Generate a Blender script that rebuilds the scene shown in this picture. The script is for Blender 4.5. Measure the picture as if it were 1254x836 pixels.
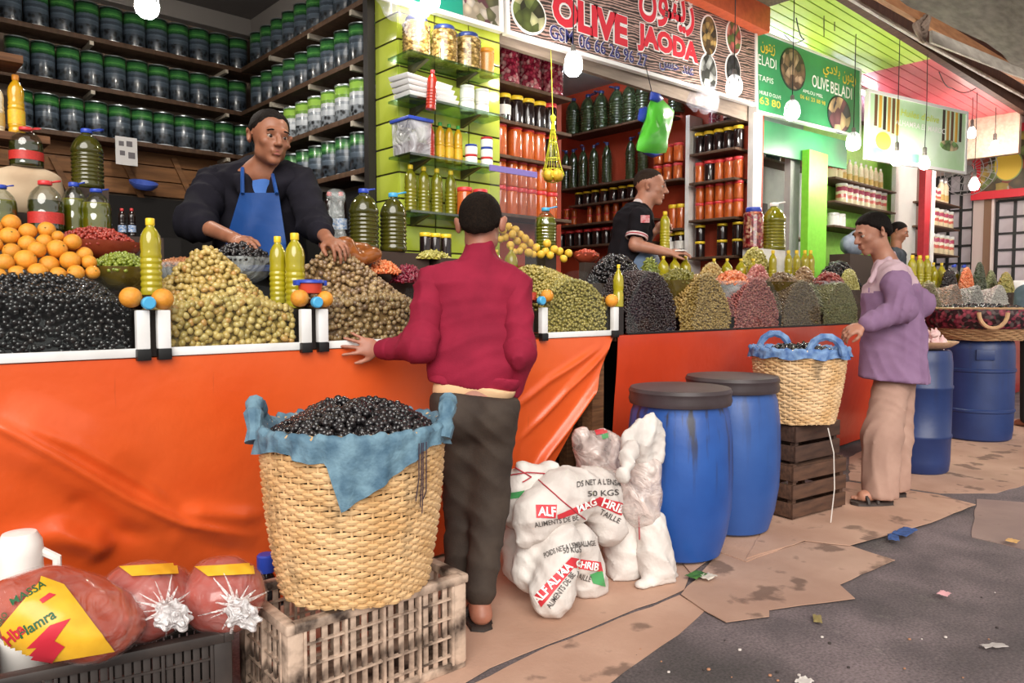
import bpy, bmesh, math, random
import numpy as np
from mathutils import Vector, Matrix, Euler, noise as mnoise
R = math.radians
random.seed(7); rng = np.random.default_rng(7)
for _o in list(bpy.data.objects): bpy.data.objects.remove(_o)
SC = bpy.context.scene
COL = SC.collection

# ------------------------------------------------------------------ camera
FPX, CW, CH = 907.0, 1254, 836
CAMZ, YAW, PITCH = 1.2, R(47.6), math.atan(48 / 907.0)
cam_d = bpy.data.cameras.new('camera'); cam = bpy.data.objects.new('camera', cam_d); COL.objects.link(cam)
cam_d.sensor_width = 36; cam_d.lens = 36 * FPX / CW; cam_d.clip_start = .05; cam_d.clip_end = 200
cam.location = (0, 0, CAMZ); cam.rotation_euler = (R(90) - PITCH, 0, YAW - R(90))
SC.camera = cam
_cm = Matrix.Translation(cam.location) @ cam.rotation_euler.to_matrix().to_4x4()
def ray(px, py):
    return (_cm.to_3x3() @ Vector(((px - CW / 2) / FPX, -(py - CH / 2) / FPX, -1)))
def at(px, py, X=None, Y=None, Z=None, d=None):
    v = ray(px, py); o = Vector(cam.location)
    if Y is not None: t = (Y - o.y) / v.y
    elif X is not None: t = (X - o.x) / v.x
    elif Z is not None: t = (Z - o.z) / v.z
    else: t = d
    return o + v * t

# ------------------------------------------------------------------ world and exposure
SC.view_settings.view_transform = 'Standard'; SC.view_settings.look = 'None'
SC.view_settings.exposure = 0.55; SC.view_settings.gamma = 1; SC.view_settings.use_curve_mapping = False
W = bpy.data.worlds.new('overcast_sky'); SC.world = W; W.use_nodes = True
_bg = W.node_tree.nodes['Background']
_bg.inputs[0].default_value = (1.0, .965, .93, 1); _bg.inputs[1].default_value = 0.56
_sun = bpy.data.lights.new('hazy_sun', 'SUN'); _sun.energy = 2.7; _sun.angle = R(50); _sun.color = (1, .95, .88)
sun = bpy.data.objects.new('hazy_sun', _sun); COL.objects.link(sun); sun.rotation_euler = (R(58), 0, R(-38))

# ------------------------------------------------------------------ materials
MATS = {}
def _new(name):
    m = bpy.data.materials.new(name); m.use_nodes = True
    nt = m.node_tree; return m, nt, nt.nodes['Principled BSDF']
def lin(c):
    return tuple(((x / 12.92) if x <= .04045 else ((x + .055) / 1.055) ** 2.4) for x in c)
def hexc(h):
    h = h.lstrip('#'); return lin(tuple(int(h[i:i + 2], 16) / 255 for i in (0, 2, 4)))
def node(nt, t, **kw):
    n = nt.nodes.new(t)
    for k, v in kw.items(): setattr(n, k, v)
    return n
def mat(name, col, col2=None, rough=.6, scale=20, bump=0, bscale=None, metal=0, coat=0, spec=.5, trans=0, sss=0, detail=4,
        stretch=None, coords='Object', rnd=0, alpha=1, contrast=(.35, .65)):
    """colour (hex) with a second colour mixed in by noise, optional bump and a per-object brightness jitter"""
    if name in MATS: return MATS[name]
    m, nt, p = _new(name); L = nt.links
    c1 = hexc(col); c2 = hexc(col2) if col2 else c1
    p.inputs['Roughness'].default_value = rough; p.inputs['Metallic'].default_value = metal
    p.inputs['Specular IOR Level'].default_value = spec
    p.inputs['Coat Weight'].default_value = coat; p.inputs['Coat Roughness'].default_value = .08
    p.inputs['Transmission Weight'].default_value = trans; p.inputs['Alpha'].default_value = alpha
    if sss: p.inputs['Subsurface Weight'].default_value = sss; p.inputs['Subsurface Scale'].default_value = .01
    p.inputs['Base Color'].default_value = (*c1, 1)
    out = None
    if col2 or bump:
        tc = node(nt, 'ShaderNodeTexCoord'); mp = node(nt, 'ShaderNodeMapping'); L.new(tc.outputs[coords], mp.inputs[0])
        if stretch: mp.inputs['Scale'].default_value = stretch
        nz = node(nt, 'ShaderNodeTexNoise'); nz.inputs['Scale'].default_value = scale; nz.inputs['Detail'].default_value = detail
        L.new(mp.outputs[0], nz.inputs['Vector'])
    if col2:
        cr = node(nt, 'ShaderNodeValToRGB'); e = cr.color_ramp.elements
        e[0].position, e[1].position = contrast; e[0].color = (*c1, 1); e[1].color = (*c2, 1)
        L.new(nz.outputs['Fac'], cr.inputs[0]); out = cr.outputs[0]
    if rnd:
        oi = node(nt, 'ShaderNodeObjectInfo'); mr = node(nt, 'ShaderNodeMapRange')
        mr.inputs['To Min'].default_value = 1 - rnd; mr.inputs['To Max'].default_value = 1 + rnd
        L.new(oi.outputs['Random'], mr.inputs['Value'])
        hs = node(nt, 'ShaderNodeHueSaturation'); L.new(mr.outputs[0], hs.inputs['Value'])
        if out: L.new(out, hs.inputs['Color'])
        else: hs.inputs['Color'].default_value = (*c1, 1)
        out = hs.outputs[0]
    if out: L.new(out, p.inputs['Base Color'])
    if bump:
        b = node(nt, 'ShaderNodeBump'); b.inputs['Strength'].default_value = bump; b.inputs['Distance'].default_value = .01
        if bscale:
            n2 = node(nt, 'ShaderNodeTexNoise'); n2.inputs['Scale'].default_value = bscale; n2.inputs['Detail'].default_value = 3
            L.new(mp.outputs[0], n2.inputs['Vector']); L.new(n2.outputs['Fac'], b.inputs['Height'])
        else: L.new(nz.outputs['Fac'], b.inputs['Height'])
        L.new(b.outputs[0], p.inputs['Normal'])
    MATS[name] = m; return m
def glass_mat(name, tint='#ffffff', fac=.1, rough=.04):
    """thin clear plastic: mostly see-through, with a gloss"""
    if name in MATS: return MATS[name]
    m = bpy.data.materials.new(name); m.use_nodes = True; nt = m.node_tree; nt.nodes.clear(); L = nt.links
    o = node(nt, 'ShaderNodeOutputMaterial'); t = node(nt, 'ShaderNodeBsdfTransparent'); g = node(nt, 'ShaderNodeBsdfGlossy')
    t.inputs[0].default_value = (*hexc(tint), 1); g.inputs['Roughness'].default_value = rough
    fr = node(nt, 'ShaderNodeLayerWeight'); fr.inputs[0].default_value = .25
    ma = node(nt, 'ShaderNodeMath', operation='MULTIPLY_ADD'); ma.inputs[1].default_value = min(.35, fac * 4); ma.inputs[2].default_value = fac
    L.new(fr.outputs['Fresnel'], ma.inputs[0]); mx = node(nt, 'ShaderNodeMixShader')
    L.new(ma.outputs[0], mx.inputs[0]); L.new(t.outputs[0], mx.inputs[1]); L.new(g.outputs[0], mx.inputs[2]); L.new(mx.outputs[0], o.inputs[0])
    MATS[name] = m; return m
def film_mat(name, tint='#ffffff', diff=.25, rough=.15, scale=9):
    """crinkled translucent plastic film"""
    if name in MATS: return MATS[name]
    m = bpy.data.materials.new(name); m.use_nodes = True; nt = m.node_tree; nt.nodes.clear(); L = nt.links
    o = node(nt, 'ShaderNodeOutputMaterial'); t = node(nt, 'ShaderNodeBsdfTransparent')
    p = node(nt, 'ShaderNodeBsdfPrincipled'); p.inputs['Base Color'].default_value = (*hexc(tint), 1); p.inputs['Roughness'].default_value = rough
    p.inputs['Specular IOR Level'].default_value = .8
    nz = node(nt, 'ShaderNodeTexNoise'); nz.inputs['Scale'].default_value = scale; nz.inputs['Detail'].default_value = 3; nz.inputs['Distortion'].default_value = 1.5
    tc = node(nt, 'ShaderNodeTexCoord'); L.new(tc.outputs['Object'], nz.inputs['Vector'])
    b = node(nt, 'ShaderNodeBump'); b.inputs['Strength'].default_value = .9; b.inputs['Distance'].default_value = .03; L.new(nz.outputs['Fac'], b.inputs['Height'])
    L.new(b.outputs[0], p.inputs['Normal'])
    mr = node(nt, 'ShaderNodeMapRange'); mr.inputs['From Min'].default_value = .35; mr.inputs['From Max'].default_value = .7
    mr.inputs['To Min'].default_value = diff * .5; mr.inputs['To Max'].default_value = min(1, diff * 1.6); L.new(nz.outputs['Fac'], mr.inputs[0])
    mx = node(nt, 'ShaderNodeMixShader'); L.new(mr.outputs[0], mx.inputs[0]); L.new(t.outputs[0], mx.inputs[1]); L.new(p.outputs[0], mx.inputs[2]); L.new(mx.outputs[0], o.inputs[0])
    MATS[name] = m; return m
def emit_mat(name, col, s):
    if name in MATS: return MATS[name]
    m, nt, p = _new(name); p.inputs['Base Color'].default_value = (1, 1, 1, 1)
    p.inputs['Emission Color'].default_value = (*hexc(col), 1); p.inputs['Emission Strength'].default_value = s
    MATS[name] = m; return m

# ------------------------------------------------------------------ object helpers
def tag(o, label=None, cat=None, group=None, kind=None):
    if label: o['label'] = label
    if cat: o['category'] = cat
    if group: o['group'] = group
    if kind: o['kind'] = kind
    return o
def thing(name, label, cat, loc=(0, 0, 0), rz=0, group=None):
    o = bpy.data.objects.new(name, None); COL.objects.link(o); o.empty_display_size = .05
    o.location = loc; o.rotation_euler = (0, 0, rz); return tag(o, label, cat, group)
def put(name, me, parent=None, loc=None, rz=0, rot=None):
    o = bpy.data.objects.new(name, me); COL.objects.link(o)
    if parent: o.parent = parent
    if loc is not None: o.location = loc
    o.rotation_euler = rot if rot is not None else (0, 0, rz)
    return o
def origin_of(parent):
    l = Vector((0, 0, 0))
    while parent: l += Vector(parent.location); parent = parent.parent
    return l
def copy_tree(o, loc=None, rz=None, parent=None, scale=None, **tags):
    c = o.copy(); COL.objects.link(c); c.parent = parent
    if loc is not None: c.location = loc
    if rz is not None: c.rotation_euler = (0, 0, rz)
    if scale: c.scale = (scale,) * 3 if not hasattr(scale, '__len__') else scale
    for ch in KIDS.get(o.name, o.children): copy_tree(ch, parent=c)
    tag(c, **tags); return c
KIDS = {}
class Proto:
    """one thing with parts, placed any number of times (the first placement is the source itself)"""
    def __init__(self, root): self.root = root; self.kids = list(root.children_recursive); self.used = False
    def place(self, loc, rz=0, label=None, group=None, scale=None, rot=None):
        if not self.used: o = self.root; self.used = True; o.location = loc
        else: o = copy_tree(self.root, loc)
        o.rotation_euler = rot if rot is not None else (0, 0, rz)
        if scale: o.scale = (scale,) * 3 if not hasattr(scale, '__len__') else scale
        elif o is not self.root: o.scale = (1, 1, 1)
        if label: o['label'] = label
        if group: o['group'] = group
        return o
def mesh_np(name, V, F, material=None, smooth=True, sharp=None):
    """V (n,3) array, F (m,k) array of equal-length faces"""
    me = bpy.data.meshes.new(name); V = np.asarray(V, dtype=np.float32); F = np.asarray(F, dtype=np.int32)
    k = F.shape[1]; me.vertices.add(len(V)); me.vertices.foreach_set('co', V.ravel())
    me.loops.add(F.size); me.loops.foreach_set('vertex_index', F.ravel())
    me.polygons.add(len(F)); me.polygons.foreach_set('loop_start', np.arange(0, F.size, k, dtype=np.int32))
    me.polygons.foreach_set('use_smooth', np.full(len(F), smooth)); me.update(calc_edges=True); me.validate()
    if sharp: me.set_sharp_from_angle(angle=R(sharp))
    if material: me.materials.append(material)
    return me
class MB:
    """mesh builder: shapes in, one mesh out"""
    def __init__(s): s.v = []; s.f = []; s.m = []; s.cur = 0
    def add(s, vs, fs):
        n = len(s.v); s.v += [tuple(x) for x in vs]; s.f += [tuple(i + n for i in f) for f in fs]; s.m += [s.cur] * len(fs); return s
    def box(s, c, size, rz=0, M=None, taper=1):
        x, y, z = (a / 2 for a in size); c = Vector(c)
        vs = [Vector((sx * x * (taper if sz > 0 else 1), sy * y * (taper if sz > 0 else 1), sz * z)) for sz in (-1, 1) for sy in (-1, 1) for sx in (-1, 1)]
        m = M if M is not None else Matrix.Rotation(rz, 3, 'Z')
        return s.add([c + m @ v for v in vs], [(0, 2, 3, 1), (4, 5, 7, 6), (0, 1, 5, 4), (2, 6, 7, 3), (1, 3, 7, 5), (0, 4, 6, 2)])
    def span(s, a, b):
        a, b = Vector(a), Vector(b); return s.box((a + b) / 2, [abs(x) for x in (b - a)])
    def lathe(s, prof, n=20, c=(0, 0, 0), sx=1, sy=1, cap=True, M=None):
        vs = []; fs = []
        for r, z in prof:
            for i in range(n):
                a = 2 * math.pi * i / n; vs.append(Vector((r * math.cos(a) * sx, r * math.sin(a) * sy, z)))
        if M is not None: vs = [M @ v for v in vs]
        vs = [v + Vector(c) for v in vs]
        for j in range(len(prof) - 1):
            for i in range(n):
                k = (i + 1) % n; fs.append((j * n + i, j * n + k, (j + 1) * n + k, (j + 1) * n + i))
        if cap:
            fs.append(tuple(range(n - 1, -1, -1))); fs.append(tuple(range((len(prof) - 1) * n, len(prof) * n)))
        return s.add(vs, fs)
    def tube(s, pts, r, n=8, closed=False, flat=None):
        pts = [Vector(p) for p in pts]; N = len(pts); vs = []; fs = []
        rr = r if hasattr(r, '__len__') else [r] * N
        prev = None
        for i, p in enumerate(pts):
            t = (pts[(i + 1) % N] - pts[i - 1]) if closed else (pts[min(i + 1, N - 1)] - pts[max(i - 1, 0)])
            t.normalize()
            if prev is None:
                u = t.orthogonal().normalized()
            else:
                u = (prev - t * prev.dot(t))
                u = u.normalized() if u.length > 1e-6 else t.orthogonal().normalized()
            prev = u; w = t.cross(u)
            for k in range(n):
                a = 2 * math.pi * k / n; o = u * math.cos(a) * rr[i] + w * math.sin(a) * rr[i]
                vs.append(p + o)
        for i in range(N if closed else N - 1):
            j = (i + 1) % N
            for k in range(n):
                l = (k + 1) % n; fs.append((i * n + k, i * n + l, j * n + l, j * n + k))
        if not closed: fs.append(tuple(range(n - 1, -1, -1))); fs.append(tuple(range((N - 1) * n, N * n)))
        return s.add(vs, fs)
    def sheet(s, grid, thick=0, d=(0, 1, 0)):
        """grid[j][i] of points; thick gives it a back side"""
        J, I = len(grid), len(grid[0]); d = Vector(d) * thick
        vs = [Vector(p) for row in grid for p in row]; fs = [(j * I + i, j * I + i + 1, (j + 1) * I + i + 1, (j + 1) * I + i) for j in range(J - 1) for i in range(I - 1)]
        if thick:
            n = len(vs); vs += [v + d for v in vs]; fs += [tuple(reversed([k + n for k in f])) for f in fs]
            bd = [i for i in range(I)] + [j * I + I - 1 for j in range(1, J)] + [(J - 1) * I + i for i in range(I - 2, -1, -1)] + [j * I for j in range(J - 2, 0, -1)]
            for a, b in zip(bd, bd[1:] + bd[:1]): fs.append((b, a, a + n, b + n))
        return s.add(vs, fs)
    def prism(s, outline, a, b=None, axis=None, M=None):
        """outline: 2-D points (x,z); extruded along y from a to b unless M maps them"""
        n = len(outline); vs = [Vector((p[0], a, p[1])) for p in outline] + [Vector((p[0], b, p[1])) for p in outline]
        if M is not None: vs = [M @ v for v in vs]
        return s.add(vs, [tuple(range(n)), tuple(range(2 * n - 1, n - 1, -1))] + [((i + 1) % n, i, i + n, (i + 1) % n + n) for i in range(n)])
    def mesh(s, name, material, smooth=False, sharp=38, bevel=0):
        me = bpy.data.meshes.new(name); me.from_pydata(s.v, [], s.f); me.update()
        ms = material if isinstance(material, (list, tuple)) else [material]
        for m in ms: me.materials.append(m)
        if len(ms) > 1: me.polygons.foreach_set('material_index', s.m)
        bm = bmesh.new(); bm.from_mesh(me)
        if bevel:
            bmesh.ops.bevel(bm, geom=[e for e in bm.edges if len(e.link_faces) == 2 and e.calc_face_angle(0) > .6], offset=bevel, segments=2, affect='EDGES', profile=.6)
        bmesh.ops.recalc_face_normals(bm, faces=bm.faces)
        bm.to_mesh(me); bm.free()
        if smooth or bevel:
            me.polygons.foreach_set('use_smooth', [True] * len(me.polygons)); me.set_sharp_from_angle(angle=R(sharp))
        return me
    def build(s, name, material, parent=None, smooth=False, sharp=38, bevel=0):
        """points are world coordinates; a parent with a location is taken off"""
        if parent:
            o = origin_of(parent); s.v = [(x - o.x, y - o.y, z - o.z) for x, y, z in s.v]
        return put(name, s.mesh(name, material, smooth, sharp, bevel), parent)
def struct(name, mb, material, label=None, **kw):
    o = mb.build(name, material, **kw); o['kind'] = 'structure'
    if label: o['label'] = label
    return o

# ------------------------------------------------------------------ implicit surfaces (bodies, sacks, cloth)
def smin(a, b, k):
    h = np.clip(.5 + .5 * (b - a) / k, 0, 1); return b + (a - b) * h - k * h * (1 - h)
def cap(a, b, ra, rb=None, flat=None):
    a, b = np.array(a, float), np.array(b, float); rb = ra if rb is None else rb
    def f(P):
        p = P - a; ba = b - a
        if flat is not None:
            n = np.array(flat[0], float); n /= np.linalg.norm(n); k = 1 / flat[1] - 1
            p = p + (p @ n)[..., None] * n * k; ba = ba + (ba @ n) * n * k
        t = np.clip((p @ ba) / max(1e-9, ba @ ba), 0, 1)
        return np.linalg.norm(p - t[..., None] * ba, axis=-1) - (ra + (rb - ra) * t)
    f.box = (np.minimum(a, b) - max(ra, rb), np.maximum(a, b) + max(ra, rb)); return f
def ell(c, r, rot=None):
    c, r = np.array(c, float), np.array(r, float); M = np.array((rot.to_matrix() if hasattr(rot, 'to_matrix') else rot)) if rot is not None else None
    def f(P):
        p = P - c
        if M is not None: p = p @ M
        k0 = np.linalg.norm(p / r, axis=-1); k1 = np.linalg.norm(p / (r * r), axis=-1)
        return k0 * (k0 - 1) / np.maximum(k1, 1e-6)
    f.box = (c - max(r), c + max(r)); return f
def surface_nets(vals, org, h):
    S = vals < 0; nx, ny, nz = vals.shape
    cs = [(i, j, k) for i in (0, 1) for j in (0, 1) for k in (0, 1)]
    cnt = sum(S[i:nx - 1 + i, j:ny - 1 + j, k:nz - 1 + k].astype(np.int8) for i, j, k in cs)
    act = (cnt > 0) & (cnt < 8); idx = -np.ones(act.shape, int); I = np.argwhere(act); idx[act] = np.arange(len(I))
    acc = np.zeros((len(I), 3)); n = np.zeros(len(I))
    ed = [(a, b) for a in cs for b in cs if sum(b) - sum(a) == 1 and all(y >= x for x, y in zip(a, b))]
    for a, b in ed:
        va = vals[I[:, 0] + a[0], I[:, 1] + a[1], I[:, 2] + a[2]]; vb = vals[I[:, 0] + b[0], I[:, 1] + b[1], I[:, 2] + b[2]]
        x = (va < 0) != (vb < 0); t = np.where(x, va / np.where(va == vb, 1, va - vb), 0)
        acc += np.where(x[:, None], np.array(a) + t[:, None] * (np.array(b) - np.array(a)), 0); n += x
    V = (I + acc / n[:, None]) * h + org; Q = []
    for ax in range(3):
        s = [slice(1, -1)] * 3; s0 = s.copy(); s1 = s.copy()
        sl0 = [slice(None)] * 3; sl1 = [slice(None)] * 3; sl0[ax] = slice(0, -1); sl1[ax] = slice(1, None)
        A, B = S[tuple(sl0)], S[tuple(sl1)]; E = np.argwhere(A != B)
        u, w = [(1, 2), (2, 0), (0, 1)][ax]
        ok = (E[:, u] > 0) & (E[:, w] > 0) & (E[:, u] < vals.shape[u] - 1) & (E[:, w] < vals.shape[w] - 1); E = E[ok]
        du = np.eye(3, dtype=int)[u]; dw = np.eye(3, dtype=int)[w]
        q = np.stack([idx[tuple((E - du - dw).T)], idx[tuple((E - dw).T)], idx[tuple(E.T)], idx[tuple((E - du).T)]], 1)
        flip = ~A[tuple(E.T)]; q[flip] = q[flip][:, ::-1]; Q.append(q)
    return V, np.concatenate(Q)
def relax(V, F, it=1, lam=.5):
    n = len(V)
    a = np.concatenate([F[:, i] for i in range(4)] * 2); b = np.concatenate([np.roll(F, -1, 1)[:, i] for i in range(4)] + [np.roll(F, 1, 1)[:, i] for i in range(4)])
    c = np.bincount(a, minlength=n)
    for _ in range(it):
        s = np.stack([np.bincount(a, V[b, k], n) for k in range(3)], 1) / np.maximum(c, 1)[:, None]; V = V + lam * (s - V)
    return V
def blob(name, prims, material, res=.012, k=.02, parent=None, minus=(), mk=.01, disp=None, clip=None, smooth=1, pad=.03, local=False, groups=None):
    """smooth union of primitives -> one closed mesh. prims: f or (f, k)"""
    ps = [(p, k) if callable(p) else p for p in prims]
    lo = np.min([p.box[0] for p, _ in ps], 0) - pad; hi = np.max([p.box[1] for p, _ in ps], 0) + pad
    n = np.ceil((hi - lo) / res).astype(int) + 1
    g = np.stack(np.meshgrid(*[lo[i] + np.arange(n[i]) * res for i in range(3)], indexing='ij'), -1)
    d = np.full(tuple(n), 9.)
    first = True
    for p, kk in ps:
        b0 = np.clip(np.floor((p.box[0] - .12 - lo) / res).astype(int), 0, n); b1 = np.clip(np.ceil((p.box[1] + .12 - lo) / res).astype(int), 0, n)
        sl = tuple(slice(a, b) for a, b in zip(b0, b1)); v = p(g[sl]); d[sl] = np.where(d[sl] > 8, v, smin(d[sl], v, kk))
    for p in minus:
        p, kk = p if not callable(p) else (p, mk); d = -smin(-d, p(g), kk)
    if disp: d = d + disp(g)
    if clip: d = np.maximum(d, clip(g))
    for ax in range(3):
        sl = [slice(None)] * 3
        for e in (0, -1): sl[ax] = e; d[tuple(sl)] = 1.0
    V, F = surface_nets(d, lo, res)
    if smooth: V = relax(V, F, smooth)
    if parent is not None and not local: V = V - np.array(origin_of(parent))
    return put(name, mesh_np(name, V, F, material), parent)
def waves(P, comps):
    """sum of sine folds: (amplitude, kx, ky, kz, phase)"""
    return sum(a * np.sin(P[..., 0] * kx + P[..., 1] * ky + P[..., 2] * kz + ph) for a, kx, ky, kz, ph in comps)

# ================================================================== the setting
YC, ZC = 2.55, 1.02           # counter front and its top
YS = 3.3                      # shop fronts
M_asphalt = mat('asphalt', '#5b5152', '#77696a', rough=.9, scale=3.5, bump=.35, bscale=160, detail=8)
# pale scuffs on the asphalt
def _scuffs(m):
    nt = m.node_tree; L = nt.links; p = nt.nodes['Principled BSDF']; src = p.inputs['Base Color'].links[0].from_socket
    tc = node(nt, 'ShaderNodeTexCoord'); n1 = node(nt, 'ShaderNodeTexNoise'); n1.inputs['Scale'].default_value = 2.2; n1.inputs['Detail'].default_value = 10; n1.inputs['Roughness'].default_value = .75
    L.new(tc.outputs['Object'], n1.inputs['Vector'])
    cr = node(nt, 'ShaderNodeValToRGB'); cr.color_ramp.elements[0].position = .60; cr.color_ramp.elements[1].position = .74; L.new(n1.outputs['Fac'], cr.inputs[0])
    mx = node(nt, 'ShaderNodeMix', data_type='RGBA'); L.new(cr.outputs[0], mx.inputs['Factor']); L.new(src, mx.inputs['A']); mx.inputs['B'].default_value = (*hexc('#a99d98'), 1)
    n2 = node(nt, 'ShaderNodeTexNoise'); n2.inputs['Scale'].default_value = 1.1; n2.inputs['Detail'].default_value = 6; L.new(tc.outputs['Object'], n2.inputs['Vector'])
    c2 = node(nt, 'ShaderNodeValToRGB'); c2.color_ramp.elements[0].position = .5; c2.color_ramp.elements[1].position = .68; L.new(n2.outputs['Fac'], c2.inputs[0])
    m2 = node(nt, 'ShaderNodeMix', data_type='RGBA'); L.new(c2.outputs[0], m2.inputs['Factor']); L.new(mx.outputs['Result'], m2.inputs['A']); m2.inputs['B'].default_value = (*hexc('#46403f'), 1)
    n3 = node(nt, 'ShaderNodeTexNoise'); n3.inputs['Scale'].default_value = 95; n3.inputs['Detail'].default_value = 6; L.new(tc.outputs['Object'], n3.inputs['Vector'])
    mr = node(nt, 'ShaderNodeMapRange'); mr.inputs['From Min'].default_value = .3; mr.inputs['From Max'].default_value = .7; mr.inputs['To Min'].default_value = .62; mr.inputs['To Max'].default_value = 1.3; L.new(n3.outputs['Fac'], mr.inputs[0])
    hv = node(nt, 'ShaderNodeHueSaturation'); L.new(m2.outputs['Result'], hv.inputs['Color']); L.new(mr.outputs[0], hv.inputs['Value']); L.new(hv.outputs[0], p.inputs['Base Color'])
_scuffs(M_asphalt)
struct('floor', MB().span((-8, -8, -.1), (18, 8, 0)), M_asphalt, 'worn grey asphalt street')
M_plat = mat('platform', '#3a332f', '#4a4039', rough=.9)
struct('floor_raised', MB().span((-1.5, 3.12, .001), (12, 7, .38)), M_plat, 'raised shop floor behind the stalls')

# ---- cardboard on the ground
def cardboard_mat(name, a, b, stain=.62):
    m = mat(name, a, b, rough=.85, scale=2.5, bump=.15, bscale=60, detail=6)
    nt = m.node_tree; L = nt.links; p = nt.nodes['Principled BSDF']; src = p.inputs['Base Color'].links[0].from_socket
    tc = node(nt, 'ShaderNodeTexCoord'); n1 = node(nt, 'ShaderNodeTexNoise'); n1.inputs['Scale'].default_value = 5; n1.inputs['Detail'].default_value = 7
    L.new(tc.outputs['Object'], n1.inputs['Vector']); cr = node(nt, 'ShaderNodeValToRGB')
    cr.color_ramp.elements[0].position = stain; cr.color_ramp.elements[1].position = stain + .06; L.new(n1.outputs['Fac'], cr.inputs[0])
    mx = node(nt, 'ShaderNodeMix', data_type='RGBA'); mf = node(nt, 'ShaderNodeMath', operation='MULTIPLY'); mf.inputs[1].default_value = .65; L.new(cr.outputs[0], mf.inputs[0])
    L.new(mf.outputs[0], mx.inputs['Factor']); L.new(src, mx.inputs['A']); mx.inputs['B'].default_value = (*hexc('#4f3a30'), 1); L.new(mx.outputs['Result'], p.inputs['Base Color'])
    return m
M_card = [cardboard_mat('cardboard_a', '#b08a74', '#c29d88'), cardboard_mat('cardboard_b', '#ab8570', '#bf9b86', .58), cardboard_mat('cardboard_c', '#a5826f', '#b99783', .56), cardboard_mat('cardboard_d', '#86706a', '#988077', .62)]
def card(px, z, m, label):
    pts = [at(x, y, Z=z) for x, y in px]; fine = []
    for a, b in zip(pts, pts[1:] + pts[:1]):
        n = max(1, int((b - a).length / .09)); e = (b - a).normalized().cross(Vector((0, 0, 1)))
        for i in range(n):
            w = 0 if i == 0 else .012 * mnoise.noise(a * 7 + b * 3 + Vector((i * 1.7, 0, 0)))
            fine.append(a.lerp(b, i / n) + e * w)
    n = len(fine); mb = MB(); mb.add([p + Vector((0, 0, .003)) for p in fine] + fine, [tuple(range(n))] + [(i, (i + 1) % n, (i + 1) % n + n, i + n) for i in range(n)])
    return tag(mb.build('cardboard_sheet', m), label, 'cardboard', 'cardboard sheets laid on the street')
card([(300, 980), (560, 842), (600, 818), (671, 789), (838, 722), (846, 700), (800, 640), (560, 660), (300, 760)], .0035, M_card[0], 'long tan cardboard strip under the white sacks and the boy')
card([(671, 792), (832, 729), (863, 748), (831, 777), (787, 807), (743, 840), (690, 880), (540, 880), (570, 842)], .0002, M_card[1], 'cardboard sheet lying alongside the strip below the sacks')
card([(834, 728), (881, 677), (914, 687), (1010, 655), (1040, 668), (1096, 686), (1028, 716), (1047, 733), (983, 741), (942, 747), (942, 755), (889, 762), (863, 748)], .0068, M_card[2], 'ragged stained cardboard sheet in front of the blue barrels')
card([(800, 640), (846, 702), (881, 676), (914, 688), (1000, 655), (1010, 640), (960, 600)], .0101, M_card[0], 'cardboard sheet under the two black-lidded barrels')
card([(914, 684), (985, 662), (1040, 668), (1096, 652), (1140, 640), (1195, 618), (1150, 606), (1040, 590), (960, 600)], .0134, M_card[1], 'cardboard sheet under the wooden crates and the man in sandals')
card([(1040, 588), (1150, 604), (1220, 604), (1262, 592), (1262, 512), (1120, 520), (1040, 560)], .0002, M_card[2], 'tan cardboard sheet beside the far blue barrels')
card([(1196, 611), (1262, 616), (1262, 675), (1190, 658)], .0002, M_card[3], 'grey-brown cardboard sheet out on the asphalt')

# ---- counters with tarpaulin fronts
def tarp_mat(name, a, b):
    m = mat(name, a, b, rough=.34, scale=2.2, bump=.25, bscale=14, coat=.25, spec=.5, detail=6)
    nt = m.node_tree; L = nt.links; p = nt.nodes['Principled BSDF']; src = p.inputs['Base Color'].links[0].from_socket
    tc = node(nt, 'ShaderNodeTexCoord'); mp = node(nt, 'ShaderNodeMapping'); mp.inputs['Scale'].default_value = (26, 3, 2.2); L.new(tc.outputs['Object'], mp.inputs[0])
    n1 = node(nt, 'ShaderNodeTexNoise'); n1.inputs['Scale'].default_value = 1; n1.inputs['Detail'].default_value = 5; L.new(mp.outputs[0], n1.inputs['Vector'])
    cr = node(nt, 'ShaderNodeValToRGB'); cr.color_ramp.elements[0].position = .68; cr.color_ramp.elements[1].position = .78; L.new(n1.outputs['Fac'], cr.inputs[0])
    mf = node(nt, 'ShaderNodeMath', operation='MULTIPLY'); mf.inputs[1].default_value = .4; L.new(cr.outputs[0], mf.inputs[0])
    mx = node(nt, 'ShaderNodeMix', data_type='RGBA'); L.new(mf.outputs[0], mx.inputs['Factor']); L.new(src, mx.inputs['A']); mx.inputs['B'].default_value = (*hexc('#6a2a16'), 1); L.new(mx.outputs['Result'], p.inputs['Base Color'])
    return m
M_tarp = tarp_mat('orange_tarpaulin', '#e2602a', '#d95420'); M_tarp2 = tarp_mat('red_tarpaulin', '#cf4422', '#bd381a'); M_tarp3 = tarp_mat('dark_red_tarpaulin', '#8e1d1c', '#7a1717')
M_wood = mat('old_wood', '#7a5233', '#5b3a22', rough=.75, scale=6, stretch=(1, 6, 12), bump=.3)
M_board = mat('shelf_board', '#4c3524', '#5f4531', rough=.7, scale=5, stretch=(6, 6, 1), bump=.2)
def seg_dist(x, z, a, b):
    ax, az, bx, bz = a[0], a[1], b[0], b[1]; dx, dz = bx - ax, bz - az; t = max(0, min(1, ((x - ax) * dx + (z - az) * dz) / (dx * dx + dz * dz)))
    return math.hypot(x - ax - t * dx, z - az - t * dz), t, (x - ax) * dz - (z - az) * dx
def pxz(px, py): p = at(px, py, Y=YC + .02); return (p.x, p.z)
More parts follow.
